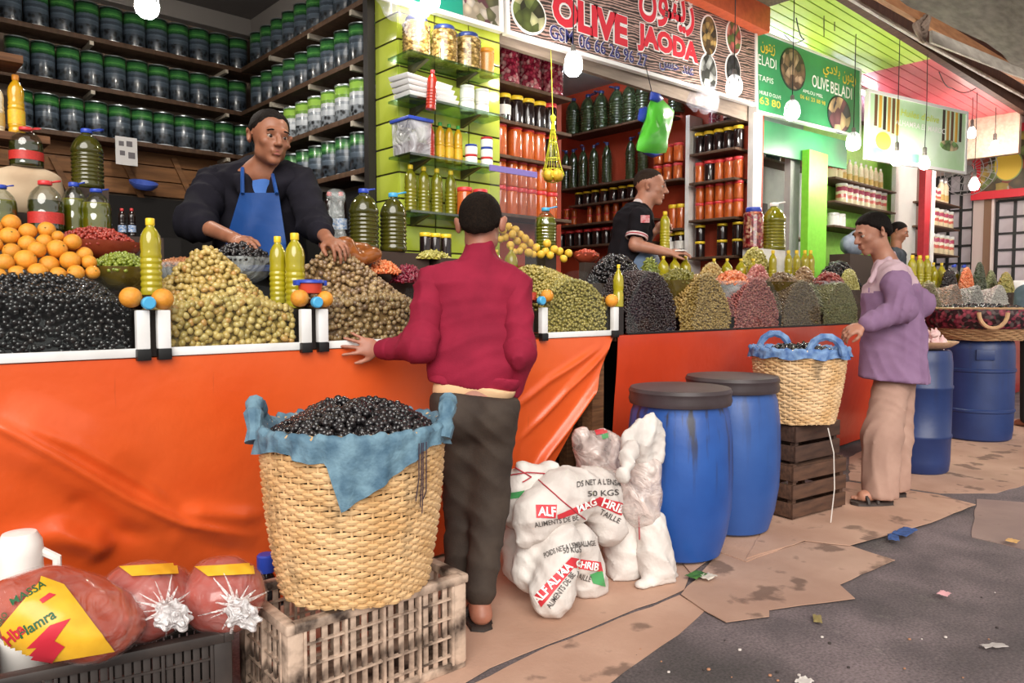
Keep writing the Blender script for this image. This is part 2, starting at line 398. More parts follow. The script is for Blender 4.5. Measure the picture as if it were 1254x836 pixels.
folds = [  # ridge lines traced on the tarpaulin: points, width, height
    ([pxz(-40, 503), pxz(0, 522), pxz(60, 553), pxz(160, 612), pxz(230, 645), pxz(330, 665)], .014, .026), ([pxz(-40, 520), pxz(60, 565), pxz(160, 625), pxz(230, 655), pxz(330, 672)], .05, .035),
    ([pxz(0, 510), pxz(90, 545), pxz(180, 595), pxz(225, 628)], .018, .018), ([pxz(0, 500), pxz(90, 533), pxz(180, 583)], .05, .02), ([pxz(85, 610), pxz(110, 618), pxz(150, 655), pxz(200, 668)], .03, -.016), ([pxz(60, 640), pxz(140, 690)], .03, .02),
    ([pxz(225, 628), pxz(335, 640)], .03, .022), ([pxz(0, 660), pxz(120, 670), pxz(140, 690)], .04, .025), ([pxz(180, 640), pxz(335, 695)], .035, -.02),
    ([pxz(754, 425), pxz(712, 490), pxz(672, 560), pxz(640, 640)], .02, .04), ([pxz(742, 425), pxz(690, 478), pxz(640, 545)], .016, .022), ([pxz(730, 425), pxz(670, 465), pxz(628, 505)], .016, .018), ([pxz(748, 440), pxz(700, 525)], .018, -.03)]
def tarp_y(x, z):
    y = 0
    for pts, w, h in folds:
        best, at_u, n = 9, 0, len(pts) - 1
        for i, (a, b) in enumerate(zip(pts, pts[1:])):
            d, t, _ = seg_dist(x, z, a, b)
            if d < best: best, at_u = d, (i + t) / n
        if best < w * 3: y -= h * math.exp(-(best / w) ** 2) * min(1, at_u * 4 + .15) * min(1, (1 - at_u) * 4)   # ridges fade out at both ends
    return y
def counter(x0, x1, y0, m, label, warp=None, deep=.55):
    r = thing('market_counter', label, 'counter', ((x0 + x1) / 2, y0 + .3, 0), group='stall counters along the street')
    MB().span((x0, y0 + .02, ZC - .03), (x1, y0 + deep, ZC)).build('counter_top', M_board, r)
    c = MB()
    n = max(2, int((x1 - x0) / .9) + 1)
    for i in range(n):
        x = x0 + .03 + (x1 - x0 - .06) * i / (n - 1)
        for y in (y0 + .32, y0 + deep - .05):
            MB().span((x - .03, y - .03, .018), (x + .03, y + .03, ZC - .03)).build('leg', M_wood, r)
    I, J = (int((x1 - x0) / .0125), 90) if warp else (int((x1 - x0) / .05), 44); g = []
    for j in range(J + 1):
        z = .022 + (ZC - .021) * (1 - j / J); row = []
        for i in range(I + 1):
            u = i / I; x = x0 + (x1 - x0) * u; y = y0 + (.20 if warp else .10) * max(0, 1 - z / ZC) ** 1.5
            if warp: x, y = warp(x, y, z, u)
            y += (.008 * mnoise.noise(Vector((x * 3, z * 3, 1))) + .006 * math.sin(x * 9 + z * 5) * (1 - z)) * min(1, max(0, (ZC - z) * 5))
            row.append((x, y, z))
        g.append(row)
    g.insert(0, [(p[0], p[1] + .12, ZC + .002) for p in g[0]])
    MB().sheet(g, .003).build('tarpaulin', m, r, smooth=True, sharp=80)
    return r
def warp_left(x, y, z, u):
    if u > .82:
        pull = (u - .82) / .18 * .62 * max(0, 1 - z / ZC) ** .9; y -= .05 * math.sin((1 - z) * 3.1) * (u - .82) / .18
    else: pull = 0
    return x - pull, y + tarp_y(x - pull, z)
counter(-.35, 3.07, YC, M_tarp, 'counter fronted by wrinkled orange tarpaulin behind the large olive basket', warp_left)
counter(3.10, 6.6, YC, M_tarp2, 'counter fronted by red-orange tarpaulin behind the blue barrels')
counter(6.62, 11.6, YC + .02, M_tarp3, 'counter fronted by dark red tarpaulin behind the far barrels')
tag(MB().span((2.93, YC + .03, .018), (3.02, YC + .1, .98)).build('wooden_post', M_wood), 'bare wooden post in the gap between the orange tarpaulins', 'post')
# dark lining so that nothing shines through below the stalls
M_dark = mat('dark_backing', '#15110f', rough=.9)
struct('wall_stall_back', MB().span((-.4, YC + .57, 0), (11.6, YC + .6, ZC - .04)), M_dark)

# ---- shop one (tins)
XW = 2.42
M_wall1 = mat('grimy_plaster', '#857566', '#766657', rough=.9, scale=3)
M_ceil1 = mat('grey_ceiling', '#5b5654', '#676260', rough=.9, scale=2)
M_plankw = mat('wall_plank', '#8a5e37', '#6b4526', rough=.7, scale=4, stretch=(1, 8, 10), bump=.25, rnd=.15)
M_cream = mat('cream_paint', '#c9bfae', '#b3a896', rough=.6, scale=6)
struct('wall_back', MB().span((-1.5, 5.5, .3), (XW + .1, 5.6, 3.4)), M_wall1, 'grimy plaster wall behind the tins')
struct('wall_right', MB().span((XW, 3.52, .3), (XW + .1, 5.6, 3.4)), M_wall1, 'side wall behind the slanting rows of tins')
struct('wall_left', MB().span((-1.2, 3.3, .3), (-1.1, 5.6, 3.4)), M_wall1)
struct('ceiling', MB().span((-1.5, 2.9, 3.28), (XW + .1, 5.6, 3.4)), M_ceil1, 'dull grey ceiling of the tin shop')
struct('trim_1', MB().span((-1.1, 5.42, 3.16), (XW, 5.5, 3.28)).span((XW - .08, 3.52, 3.16), (XW, 5.5, 3.28)), mat('grey_trim', '#8c8681', rough=.7), 'pale cornice under the ceiling')
# plank cladding below the lowest shelf of the back wall
clad = bpy.data.objects.new('wall_cladding', None); COL.objects.link(clad); clad.location = (0, 5.45, 1.5); clad['kind'] = 'structure'
for i in range(3):
    z0 = 1.93 + i * .105
    MB().span((-1.1, 5.46, z0), (XW, 5.497, z0 + .098)).build('plank', M_plankw, clad, bevel=.004)
for px in (78, 165, 228):
    p = at(px, 215, Y=5.3); MB().prism([(p.x - .05, p.z + .13), (p.x - .02, p.z + .15), (p.x + .1, p.z - .12), (p.x + .07, p.z - .14)], 5.44, 5.46).build('brace', M_plankw, clad)
SHZ = [2.87, 2.565, 2.255]
def shelf(a, b, m, label, brackets=(), bname='bracket', bm=None, name='wall_shelf', group=None, thick=None):
    r = thing(name, label, 'shelf', ((a[0] + b[0]) / 2, (a[1] + b[1]) / 2, a[2]), group=group)
    MB().span(a, b).build('board', m, r, bevel=.003)
    for s, e in brackets: MB().span(s, e).build(bname, bm or m, r)
    return r
for i, z in enumerate(SHZ):
    lab = ['top', 'middle', 'lowest'][i]
    shelf((-.6, 5.29, z - .03), (XW, 5.5, z), M_board, f'dark wooden {lab} shelf of tins on the back wall', [((x - .012, 5.285, z - .055), (x + .012, 5.5, z - .031)) for x in (.2, 1.25, 2.1)], bm=M_cream)
SHZ4 = [2.87, 2.565, 2.255, 1.95]
for i, z in enumerate(SHZ4):
    lab = ['top', 'second', 'third', 'lowest'][i]
    shelf((2.2, 3.53, z - .03), (XW, 5.28, z), M_board, f'dark wooden {lab} shelf of tins on the side wall', [((2.195, y - .012, z - .06), (XW, y + .012, z - .031)) for y in (3.75, 4.25, 4.8)], bm=M_cream)
struct('trim_2', MB().span((2.16, 3.515, .38), (2.205, 3.56, 3.28)), mat('dark_iron', '#1d1714', rough=.6), 'dark upright at the end of the tin shelves')
# top shelf of shop front (timber over the tins)
tag(MB().span((2.1, 3.05, 2.97), (2.24, 3.6, 3.03)).build('timber_beam', M_wood), 'short timber beam over the tiled pillar', 'beam')

# ---- tiled pillar between the shops
PX0, PX1 = 2.21, 2.92
M_tile = mat('lime_tile', '#c3d04f', '#b4c23f', rough=.2, scale=4, coat=.3, rnd=.1); M_grout = mat('tile_joint', '#4a4420', rough=.9)
pil = bpy.data.objects.new('wall_pillar', None); COL.objects.link(pil); pil.location = (2.5, 3.4, .38); pil['kind'] = 'structure'; pil['label'] = 'pillar faced with lime green tiles'
MB().span((PX0 + .006, YS + .006, .38), (PX1, 3.52, 3.3)).build('core', M_grout, pil)
tA = MB().box((0, 0, 0), (.008, .212, .128)).mesh('tile', M_tile, bevel=.003); tB = MB().box((0, 0, 0), (.228, .008, .128)).mesh('tile', M_tile, bevel=.003)
for r in range(15):
    z = 1.13 + r * .137
    put('tile', tA, pil, (PX0 + .002 - 2.5, 3.41 - 3.4, z - .38))
    for c in range(3): put('tile', tB, pil, (PX0 + .118 + c * .236 - 2.5, YS + .002 - 3.4, z - .38))

# ---- shop two
M_red = mat('terracotta_wall', '#b8482a', '#a63c22', rough=.6, scale=4)
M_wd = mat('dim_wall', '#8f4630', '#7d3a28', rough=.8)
struct('wall_honey_back', MB().span((PX1, 3.86, .3), (4.02, 3.94, 3.4)), M_red, 'orange-red wall behind the honey jars')
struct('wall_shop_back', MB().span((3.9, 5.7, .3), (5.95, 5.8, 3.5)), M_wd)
struct('wall_shop_side', MB().span((5.86, YS, .3), (5.94, 5.8, 3.5)), M_red, 'orange-red side wall carrying bottles and jars')
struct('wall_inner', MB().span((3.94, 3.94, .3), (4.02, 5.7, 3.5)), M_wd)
struct('ceiling_shop', MB().span((PX1, YS + .06, 3.40), (5.86, 5.8, 3.46)), mat('pale_ceiling', '#c9cfcf', '#b8c0c2', rough=.6, scale=3))
M_white = mat('white_paint', '#eceae6', '#dcd8d2', rough=.5, scale=8)
struct('trim_3', MB().span((5.72, YS - .03, .38), (5.86, YS + .02, 2.86)), M_white, 'white edge of the honey shelves')
struct('trim_4', MB().span((5.66, 3.86, .38), (5.86, 3.9, 2.86)), M_white, 'white upright between the jar shelves')
# fascia timber behind the sign
struct('trim_5', MB().span((2.92, YS + .03, 2.72), (5.8, YS + .07, 2.98)), mat('fascia_timber', '#9a8a7c', '#85766a', rough=.7, scale=5, stretch=(1, 5, 8)), 'timber lintel under the olive shop sign')

# ---- shop three: interior, steel post, lime post, shelves
M_int = mat('grey_interior', '#a6aaa4', '#8b8f8b', rough=.8, scale=3)
struct('wall_interior_back', MB().span((5.94, 3.84, .3), (7.74, 3.9, 3.6)), M_int, 'grey plaster wall of the cluttered shop')
struct('trim_6', MB().span((6.62, YS + .1, .38), (6.8, YS + .16, 2.75)), mat('galvanised', '#b3b5b2', '#9fa19f', rough=.45, scale=5, metal=.2), 'grey metal door post with a lock')
struct('trim_7', MB().span((6.74, YS - .02, .38), (7.12, YS + .05, 2.62)), mat('lime_post', '#86dc3e', '#7ed236', rough=.4), 'bright lime green post')
struct('wall_shelves_back', MB().span((7.74, 3.95, .3), (11.0, 4.0, 3.6)), mat('lime_wall_b', '#9bd85a', '#8ecb4e', rough=.5))
struct('wall_white_pillar', MB().span((9.98, 3.72, .3), (10.7, 3.77, 3.6)), mat('white_tile', '#d6d6d2', '#c4c6c2', rough=.3, scale=2), 'whitish tiled pillar')
struct('trim_8', MB().span((9.62, YS - .05, .38), (9.8, YS + .02, 3.1)), mat('red_strip', '#b3202c', '#a51b27', rough=.5), 'red door strip')
struct('trim_9', MB().span((9.84, YS - .05, .38), (9.96, YS + .02, 3.1)), M_white)
XE = 12.2
struct('wall_end', MB().span((XE, -.5, 0), (XE + .1, 6, 5)), mat('rosy_render', '#c4a79b', '#b4968b', rough=.9, scale=2), 'rosy rendered wall closing the street')
struct('wall_far_back', MB().span((9.4, 4.9, .3), (XE, 5.0, 4)), mat('far_dim', '#8d8580', rough=.9))

# ---- planked ceilings out to the beam
YB, ZB = 2.70, 3.62
def planks(name, x0, x1, y0, y1, z, n, m, gm, label):
    r = bpy.data.objects.new(name, None); COL.objects.link(r); r.location = ((x0 + x1) / 2, (y0 + y1) / 2, z); r['kind'] = 'structure'; r['label'] = label
    w = (y1 - y0) / n
    for i in range(n): MB().span((x0, y0 + i * w + .006, z), (x1, y0 + (i + 1) * w - .006, z + .02)).build('plank', m, r)
    MB().span((x0, y0, z + .012), (x1, y1, z + .04)).build('batten_backing', gm, r)
planks('ceiling_lime', 5.72, 8.15, YB, 3.75, ZB, 11, mat('lime_plank', '#c5e35a', '#b8d94e', rough=.35, scale=3), mat('lime_joint', '#6f8a2a'), 'lime green planked soffit')
planks('ceiling_red', 8.15, 11.2, YB, 3.75, ZB, 9, mat('red_plank', '#d7606a', '#cc525e', rough=.35, scale=3), mat('pale_joint', '#f0d4d2'), 'pinkish red planked soffit')
struct('ceiling_olive_shop', MB().span((2.4, YB + .2, ZB - .02), (5.7, YS + .5, ZB + .03)), mat('woven_soffit', '#4d4434', '#6d6348', rough=.8, scale=60), 'dark woven soffit over the olive shop sign')
struct('trim_10', MB().span((2.4, YS - .16, 3.4), (5.72, YS - .05, ZB - .02)), mat('orange_edge', '#d9663c', '#c95a34', rough=.5), 'orange strip above the olive shop sign')
struct('wall_upper', MB().span((5.72, 3.7, 3.3), (11.3, 3.78, 4)), mat('dark_upper', '#4a2530', rough=.9))
struct('wall_red_end', MB().span((11.2, YB, 3.1), (11.3, 3.75, ZB)), mat('buff_render', '#c9b29e', '#b89f8c', rough=.9))
struct('trim_11', MB().span((-2, YB - .07, ZB - .03), (12.5, YB + .005, ZB + .27)), mat('rusty_beam', '#5a3a2c', '#47291f', rough=.75, scale=10, stretch=(3, 1, .6), bump=.3), 'long rusty brown beam along the canopy edge')

# ---- canopy over the street: poles, boards and slack fabric
M_pole = mat('whitish_pole', '#c9c0b6', '#a89d92', rough=.5, scale=8); M_rawwood = mat('raw_timber', '#a9744a', '#8f5d38', rough=.7, scale=5, stretch=(1, 6, 6), bump=.2)
def pole(name, px, r, m, label, cat='pole', n=8):
    tag(MB().tube(px, r, n).build(name, m, smooth=True), label, cat)
zc = 3.62
pole('canopy_pole', [at(1012, -20, Y=2.57), at(1130, 51, Y=2.57), at(1275, 130, Y=2.57)], .02, M_pole, 'thin whitish pole slung under the canopy beam')
def plank_between(name, a, b, w, t, m, label, cat='beam'):
    a, b = Vector(a), Vector(b); u = (b - a); L_ = u.length; u.normalize(); s = u.cross(Vector((0, 0, 1))).normalized(); n = s.cross(u)
    M3 = Matrix((u, s, n)).transposed(); tag(MB().box((a + b) / 2, (L_, t, w), M=M3).build(name, m), label, cat)
plank_between('canopy_board', at(1140, 45, Y=2.33), at(1290, 106, Y=2.33), .10, .025, mat('grey_board', '#b3ab9e', '#978f84', rough=.8, scale=4, stretch=(1, 5, 5)), 'weathered grey board lashed to the canopy pole')
plank_between('canopy_rafter', at(1064, -16, Y=2.43), at(1300, 122, Y=2.43), .11, .05, M_rawwood, 'orange-brown timber rafter under the canopy fabric')
mb = MB()
for i in range(5):
    c = at(1126 + i * 2, 40 - i * 4, Y=2.38); pts = [c + Vector((.07 * math.cos(a) * (1 + .2 * math.sin(3 * a + i)), .03 * math.sin(a), .08 * math.sin(a + i * .5))) for a in [k * math.pi / 6 for k in range(12)]]
    mb.tube(pts, .017, 6, closed=True)
tag(mb.build('rope_lashing', mat('rag_rope', '#8a7769', '#6f5d50', rough=.9, scale=20), smooth=True), 'knotted rag binding pole and board together', 'rope')
g = []
for j in range(25):
    v = j / 24; row = []
    for i in range(81):
        u = i / 80; X = 2.5 + 11 * u; e = at(1110, 0, Y=2.2); e2 = at(1254, 85, Y=2.2); z0 = e.z + (e2.z - e.z) * (X - e.x) / (e2.x - e.x)
        Y = 2.2 + .03 * math.sin(X * 2.2) - 3.0 * v
        sag = .035 * math.sin(X * 1.9 + v * 3) * min(1, v * 5) + .02 * math.sin(X * 7 + v * 22) * min(1, v * 6) + .012 * math.sin(v * 45 + X)
        row.append((X, Y, z0 + .28 * v + sag + .03 * mnoise.noise(Vector((X * 2, Y * 2, 0)))))
    g.append(row)
tag(MB().sheet(g, .01, (0, 0, 1)).build('canopy_fabric', mat('grey_fabric', '#7d776e', '#645e56', rough=.95, scale=5, stretch=(1, 4, 1), bump=.3), smooth=True, sharp=80), 'slack grey fabric canopy stretched over the street', 'canopy')
fy = 2.1

struct('ceiling_canopy', MB().span((1.5, 1.6, 4.28), (13, 3.0, 4.32)), mat('canopy_boards', '#6b4a34', '#54382a', rough=.8, scale=4, stretch=(1, 6, 1)), 'brown boarding over the canopy beam')
# black panels stand in for the shade under the plank wall
struct('wall_shade_panel', MB().span((-1.1, 5.36, .38), (XW, 5.4, 1.9)), M_dark, 'black panel standing in for the shade below the plank wall')
struct('wall_shade_panel_side', MB().span((2.3, 3.56, .38), (2.36, 5.36, 1.86)), M_dark)

# ================================================================== signs and lamps
def text_mesh(body, material, width=None, height=None, bold=0, extrude=.001, align='LEFT', shear=0):
    cu = bpy.data.curves.new('lettering', 'FONT'); cu.body = body; cu.size = 1; cu.extrude = 0; cu.offset = bold; cu.resolution_u = 3; cu.shear = shear
    o = bpy.data.objects.new('lettering', cu); COL.objects.link(o); bpy.context.view_layer.update()
    me = bpy.data.meshes.new_from_object(o.evaluated_get(bpy.context.evaluated_depsgraph_get())); bpy.data.objects.remove(o); bpy.data.curves.remove(cu)
    n = len(me.vertices); V = np.empty(n * 3, np.float32); me.vertices.foreach_get('co', V); V = V.reshape(-1, 3)
    lo, hi = V.min(0), V.max(0); sx = width / (hi[0] - lo[0]) if width else None; sy = height / (hi[1] - lo[1]) if height else sx
    sx = sx or sy; V = (V - lo) * (sx, sy, 1)
    if align == 'CENTER': V[:, 0] -= (hi[0] - lo[0]) * sx / 2
    me.vertices.foreach_set('co', V.ravel()); me.materials.clear(); me.materials.append(material); me.update(); return me
def flat(name):  # plain print colours
    return mat('print_' + name, '#' + name, rough=.55)
def photo_mat(name, cols, scale=14, feature='F1'):
    """a printed food photograph: coloured cells"""
    if name in MATS: return MATS[name]
    m, nt, p = _new(name); L = nt.links; tc = node(nt, 'ShaderNodeTexCoord'); vo = node(nt, 'ShaderNodeTexVoronoi'); vo.inputs['Scale'].default_value = scale
    nz = node(nt, 'ShaderNodeTexNoise'); nz.inputs['Scale'].default_value = scale * .5; L.new(tc.outputs['Object'], nz.inputs['Vector']); L.new(tc.outputs['Object'], vo.inputs['Vector'])
    sp = node(nt, 'ShaderNodeSeparateColor'); L.new(vo.outputs['Color'], sp.inputs[0]); cr = node(nt, 'ShaderNodeValToRGB'); cr.color_ramp.interpolation = 'CONSTANT'
    e = cr.color_ramp.elements
    while len(e) < len(cols): e.new(.5)
    for i, c in enumerate(cols): e[i].position = i / len(cols); e[i].color = (*hexc(c), 1)
    L.new(sp.outputs[0], cr.inputs[0]); mx = node(nt, 'ShaderNodeMix', data_type='RGBA'); mx.blend_type = 'MULTIPLY'; mx.inputs['Factor'].default_value = .8
    mr = node(nt, 'ShaderNodeMapRange'); mr.inputs['From Max'].default_value = .6; mr.inputs['To Min'].default_value = 1.15; mr.inputs['To Max'].default_value = .35; L.new(vo.outputs['Distance'], mr.inputs[0])
    L.new(cr.outputs[0], mx.inputs['A']); L.new(mr.outputs[0], mx.inputs['B']); L.new(mx.outputs['Result'], p.inputs['Base Color']); p.inputs['Roughness'].default_value = .5
    MATS[name] = m; return m
def field_mat():
    """printed picture of furrows fanning over dark soil"""
    m, nt, p = _new('furrow_print'); L = nt.links; tc = node(nt, 'ShaderNodeTexCoord'); mp = node(nt, 'ShaderNodeMapping'); mp.inputs['Scale'].default_value = (.6, 1, 3.2); mp.inputs['Rotation'].default_value = (0, .3, 0)
    w = node(nt, 'ShaderNodeTexWave'); w.bands_direction = 'Z'; w.inputs['Scale'].default_value = 5.5; w.inputs['Distortion'].default_value = 7; w.inputs['Detail'].default_value = 4; w.inputs['Detail Scale'].default_value = 1.6
    L.new(tc.outputs['Object'], mp.inputs[0]); L.new(mp.outputs[0], w.inputs['Vector'])
    n = node(nt, 'ShaderNodeTexNoise'); n.inputs['Scale'].default_value = 4; n.inputs['Detail'].default_value = 8; n.inputs['Roughness'].default_value = .7; L.new(tc.outputs['Object'], n.inputs['Vector'])
    ma = node(nt, 'ShaderNodeMath', operation='ADD'); L.new(w.outputs['Fac'], ma.inputs[0]); L.new(n.outputs['Fac'], ma.inputs[1])
    cr = node(nt, 'ShaderNodeValToRGB'); e = cr.color_ramp.elements; e[0].position = .46; e[0].color = (*hexc('#332a25'), 1); e[1].position = .66; e[1].color = (*hexc('#bf9c90'), 1)
    mm = node(nt, 'ShaderNodeMath', operation='MULTIPLY'); mm.inputs[1].default_value = .5; L.new(ma.outputs[0], mm.inputs[0]); L.new(mm.outputs[0], cr.inputs[0]); L.new(cr.outputs[0], p.inputs['Base Color']); p.inputs['Roughness'].default_value = .45
    return m
class Sign:
    """a board in its own frame: x to the right, z up, front towards -y"""
    def __init__(s, label, loc, w, h, rz=0, tilt=0, lean=0, board=None, frame=None, fw=.03, cat='sign', name='shop_sign'):
        s.r = thing(name, label, cat, loc); s.r.rotation_euler = (lean, tilt, rz); s.w, s.h = w, h
        put('panel', MB().span((0, 0, 0), (w, .03, h)).mesh('panel', board), s.r)
        if frame:
            f = MB().span((-fw, -.012, -fw), (w + fw, .03, 0)).span((-fw, -.012, h), (w + fw, .03, h + fw)).span((-fw, -.012, 0), (0, .03, h)).span((w, -.012, 0), (w + fw, .03, h))
            put('frame', f.mesh('frame', frame), s.r)
    def text(s, body, x, z, m, rot=0, lift=.004, parent_name='lettering', **kw):
        return put(parent_name, text_mesh(body, m, **kw), s.r, (x, -lift, z), rot=(R(90), -rot, 0))
    def rect(s, x0, z0, x1, z1, m, lift=.003, name='printed_panel'):
        return put(name, MB().span((x0, -lift, z0), (x1, 0, z1)).mesh(name, m), s.r)
    def oval(s, x, z, rx, rz_, m, rim=None, lift=.008, rw=.014):
        if rim:
            o = put('picture_rim', MB().prism([((rx + rw) * math.cos(a), (rz_ + rw) * math.sin(a)) for a in np.linspace(0, 2 * math.pi, 29)[:-1]], -lift + .003, 0).mesh('picture_rim', rim), s.r, (x, 0, z))
        return put('food_picture', MB().prism([(rx * math.cos(a), rz_ * math.sin(a)) for a in np.linspace(0, 2 * math.pi, 29)[:-1]], -lift, 0).mesh('food_picture', m), s.r, (x, 0, z))
M_wh = flat('f4f2ee'); M_alu = mat('white_frame', '#e8e6e4', rough=.35)
ZEIT = '\ufee5\ufeee\ufe98\ufef3\ufeaf'; BLADI = '\ufef1\ufea9\ufefc\ufe91'
# --- olive shop sign
s2 = Sign('printed OLIVE JAODA shop sign with red lettering over a furrowed field', (2.93, 3.235, 2.765), 2.735, .74, tilt=R(-1.6), board=field_mat(), frame=M_alu, fw=.025)
RED, NAVY = flat('d42a3a'), flat('3a3a78')
def lined(s, body, x, z, front, back, o=.045, **kw):
    ob = kw.pop('bold', 0); a = text_mesh(body, front, bold=ob, **kw); w0 = max(v.co.x for v in a.vertices); h0 = max(v.co.y for v in a.vertices)
    s_ = put('lettering', a, s.r, (x, -.008, z), rot=(R(90), 0, 0))
    g = o * .16
    kb = dict(kw); kb['width'] = w0 + 2 * g; kb['height'] = h0 + 2 * g
    put('letter_outline', text_mesh(body, back, bold=ob + o, **kb), s.r, (x - g, -.005, z - g), rot=(R(90), 0, 0))
lined(s2, 'OLIVE', .355, .115, RED, M_wh, width=.72, height=.2, bold=.055)
lined(s2, 'JAODA', 1.18, .12, RED, M_wh, width=.73, height=.19, bold=.055)
lined(s2, 'GSM', .33, .025, NAVY, M_wh, o=.022, width=.21, height=.085, bold=.012)
lined(s2, '06 66 26 96 27', .59, .022, NAVY, M_wh, o=.022, width=.70, height=.085, bold=.012)
lined(s2, ZEIT, 1.2, .33, RED, M_wh, width=.66, height=.3, bold=.02)
lined(s2, '\ufee6\ufeb4\ufea3 \ufeaa\ufee8\ufecb', 1.43, .035, NAVY, M_wh, o=.022, width=.42, height=.085, bold=.01)
OL = photo_mat('olives_photo', ['#3c3a22', '#7d8a4a', '#c9c796', '#55602c', '#e6e4d0']); BK = photo_mat('black_olive_photo', ['#1d1c20', '#35343a', '#57565c'], 24)
BR = photo_mat('brown_photo', ['#3a2b1c', '#8a6a3c', '#c9a662', '#5a4228'], 20); RD = photo_mat('red_photo', ['#a8483c', '#d98a78', '#6a7a3a', '#c2605a'], 16); GY = photo_mat('grey_photo', ['#6a6c68', '#a9aca8', '#3a3c38', '#d8dad6'], 14)
s2.oval(.16, .13, .13, .105, OL, M_wh)
s2.oval(2.06, .40, .10, .14, BR, M_wh); s2.oval(2.41, .46, .10, .125, RD, M_wh); s2.oval(2.05, .12, .105, .135, GY, M_wh); s2.oval(2.40, .2, .1, .12, BK, M_wh)
# --- narrow sign to its left
s1 = Sign('narrow shop sign, half green and half olive photograph, above the glass shelves', (2.06, 3.235, 2.745), .795, .72, tilt=R(-1.5), board=photo_mat('olive_tray_photo', ['#6b6a48', '#c9b9a0', '#d9cdbd', '#7a4a52', '#8f8a60'], 18), frame=M_alu, fw=.025)
s1.rect(0, 0, .53, .72, flat('158a72')); lined(s1, 'salic', .1, .1, NAVY, M_wh, o=.03, width=.34, height=.12, bold=.02, shear=.3)
# --- green sign
GRN = mat('print_green', '#2f8a55', '#37985f', rough=.4, scale=3)
s3 = Sign('green OLIVE BELADI shop sign with oval food photographs', (5.74, 3.255, 2.80), 2.02, .64, tilt=R(-2.6), board=GRN, frame=M_alu, fw=.02)
YEL = flat('e8c83c')
s3.text('OLIVE', .98, .335, M_wh, width=.34, height=.11, bold=.01); s3.text('BELADI', 1.36, .33, M_wh, width=.47, height=.11, bold=.01)
s3.text(ZEIT, 1.62, .46, YEL, width=.3, height=.13, bold=.01); s3.text(BLADI, 1.2, .46, YEL, width=.36, height=.14, bold=.01)
s3.oval(.62, .43, .22, .17, photo_mat('bottles_photo', ['#4a3a2e', '#8a6a52', '#c9a88a', '#6a4a3c'], 13), flat('1e3a2a')); s3.oval(1.55, .15, .24, .165, photo_mat('bread_photo', ['#4a4a4e', '#d9b98a', '#7a4a52', '#e6c99a'], 7), flat('1e3a2a'))
for x, z, w, h, t, m in ((.02, .25, .25, .045, 'TAPIS', M_wh), (.02, .38, .3, .08, 'ELADI', M_wh), (.75, .2, .5, .035, '06 61 23 88 98', YEL), (.04, .06, .15, .06, '63', YEL), (.24, .06, .15, .06, '80', YEL), (.04, .14, .36, .03, 'HUILE D OLIVE', M_wh), (.8, .26, .4, .03, 'AMLOU MIEL', M_wh)):
    s3.text(t, x, z, m, width=w, height=h)
s3.text(ZEIT, .06, .48, YEL, width=.24, height=.1, bold=.01)
s3b = Sign('green valance board under the OLIVE BELADI sign', (5.95, 3.35, 2.5), 1.75, .28, tilt=R(-2.0), board=GRN, name='valance_board', cat='board')
# --- tilted sign with bottles
def four(pa, pb, pc, pd):  # top-left, top-right, bottom-right, bottom-left -> frame of the board
    x = (pb - pa).normalized(); n = x.cross(pd - pa).normalized(); z = n.cross(x) * -1
    if z.z < 0: z = -z
    y = z.cross(x); return Matrix((x, y, z)).transposed()
A = at(1065, 113, Y=3.02); dA = (A - cam.location).dot(ray(627, 418)); Lb = .2347 * dA; dB = dA + .504 * Lb
def atd(px, py, dd): v = ray(px, py); return Vector(cam.location) + v * (dd / v.dot(ray(627, 418)))
B = atd(1183, 140, dB); D = atd(1057, 190, dA); Mx = four(A, B, None, D)
hh = (D - A).length; ww = (B - A).length; o4 = A - Mx.col[2] * hh
s4 = Sign('tilted pale green sign picturing hanging bottles, framed in white', o4, ww, hh, board=mat('mint_print', '#a9d79a', '#d6ecd2', rough=.4, scale=1.6), frame=M_alu, fw=.03)
s4.r.rotation_euler = Mx.to_euler()
s4.text("Huiles d'olive", ww * .3, hh * .74, flat('c9d84a'), width=ww * .4, height=hh * .12, bold=.005, shear=.2); s4.text('ALHAMRA EL MAROC', ww * .25, hh * .58, M_wh, width=ww * .52, height=hh * .09, bold=.006, shear=.1)
for i in range(11):
    left = i < 6; x = (.05 + i * .042) * ww if left else (.74 + (i - 6) * .047) * ww; zb = (.5 - .06 * (i if left else 10 - i) * .3) * hh
    o = s4.rect(x, zb, x + .026 * ww, hh * .99, flat(['6a4a2a', 'd9a83c', '3a2c1e', 'b98a3a'][i % 4]), name='printed_bottle')
s4.oval(.14 * ww, .28 * hh, .07 * ww, .14 * hh, flat('e0c84a')); s4.oval(.82 * ww, .4 * hh, .1 * ww, .09 * hh, photo_mat('mint_photo', ['#8ab86a', '#d9c89a', '#6a8a4a'], 12))
s4.rect(.02 * ww, .02 * hh, .5 * ww, .16 * hh, mat('mint_dark', '#5fb88a', '#8fd0aa', rough=.4, scale=3))
# --- red framed food board on the end wall
p5 = at(1200, 235, X=12.0); p5b = at(1200, 168, X=12.0)
s5 = Sign('red framed menu board with food photographs on the end wall', (12.0, p5.y, p5.z), 2.2, p5b.z - p5.z, rz=R(-90), board=photo_mat('feast_photo', ['#5a4a2a', '#c9a84a', '#a8482c', '#7a8a4a', '#d9cdb0'], 9), frame=flat('d82030'), fw=.11)
s5.oval(.33, .33, .16, .2, flat('e0b83a'), flat('8a9a5a')); s5.oval(.95, .45, .36, .42, flat('e8e6d0'), flat('c9a84a')); s5.oval(1.0, .42, .2, .2, photo_mat('salad_photo', ['#6a9a3a', '#a8c86a', '#d84a3a'], 12), lift=.012)

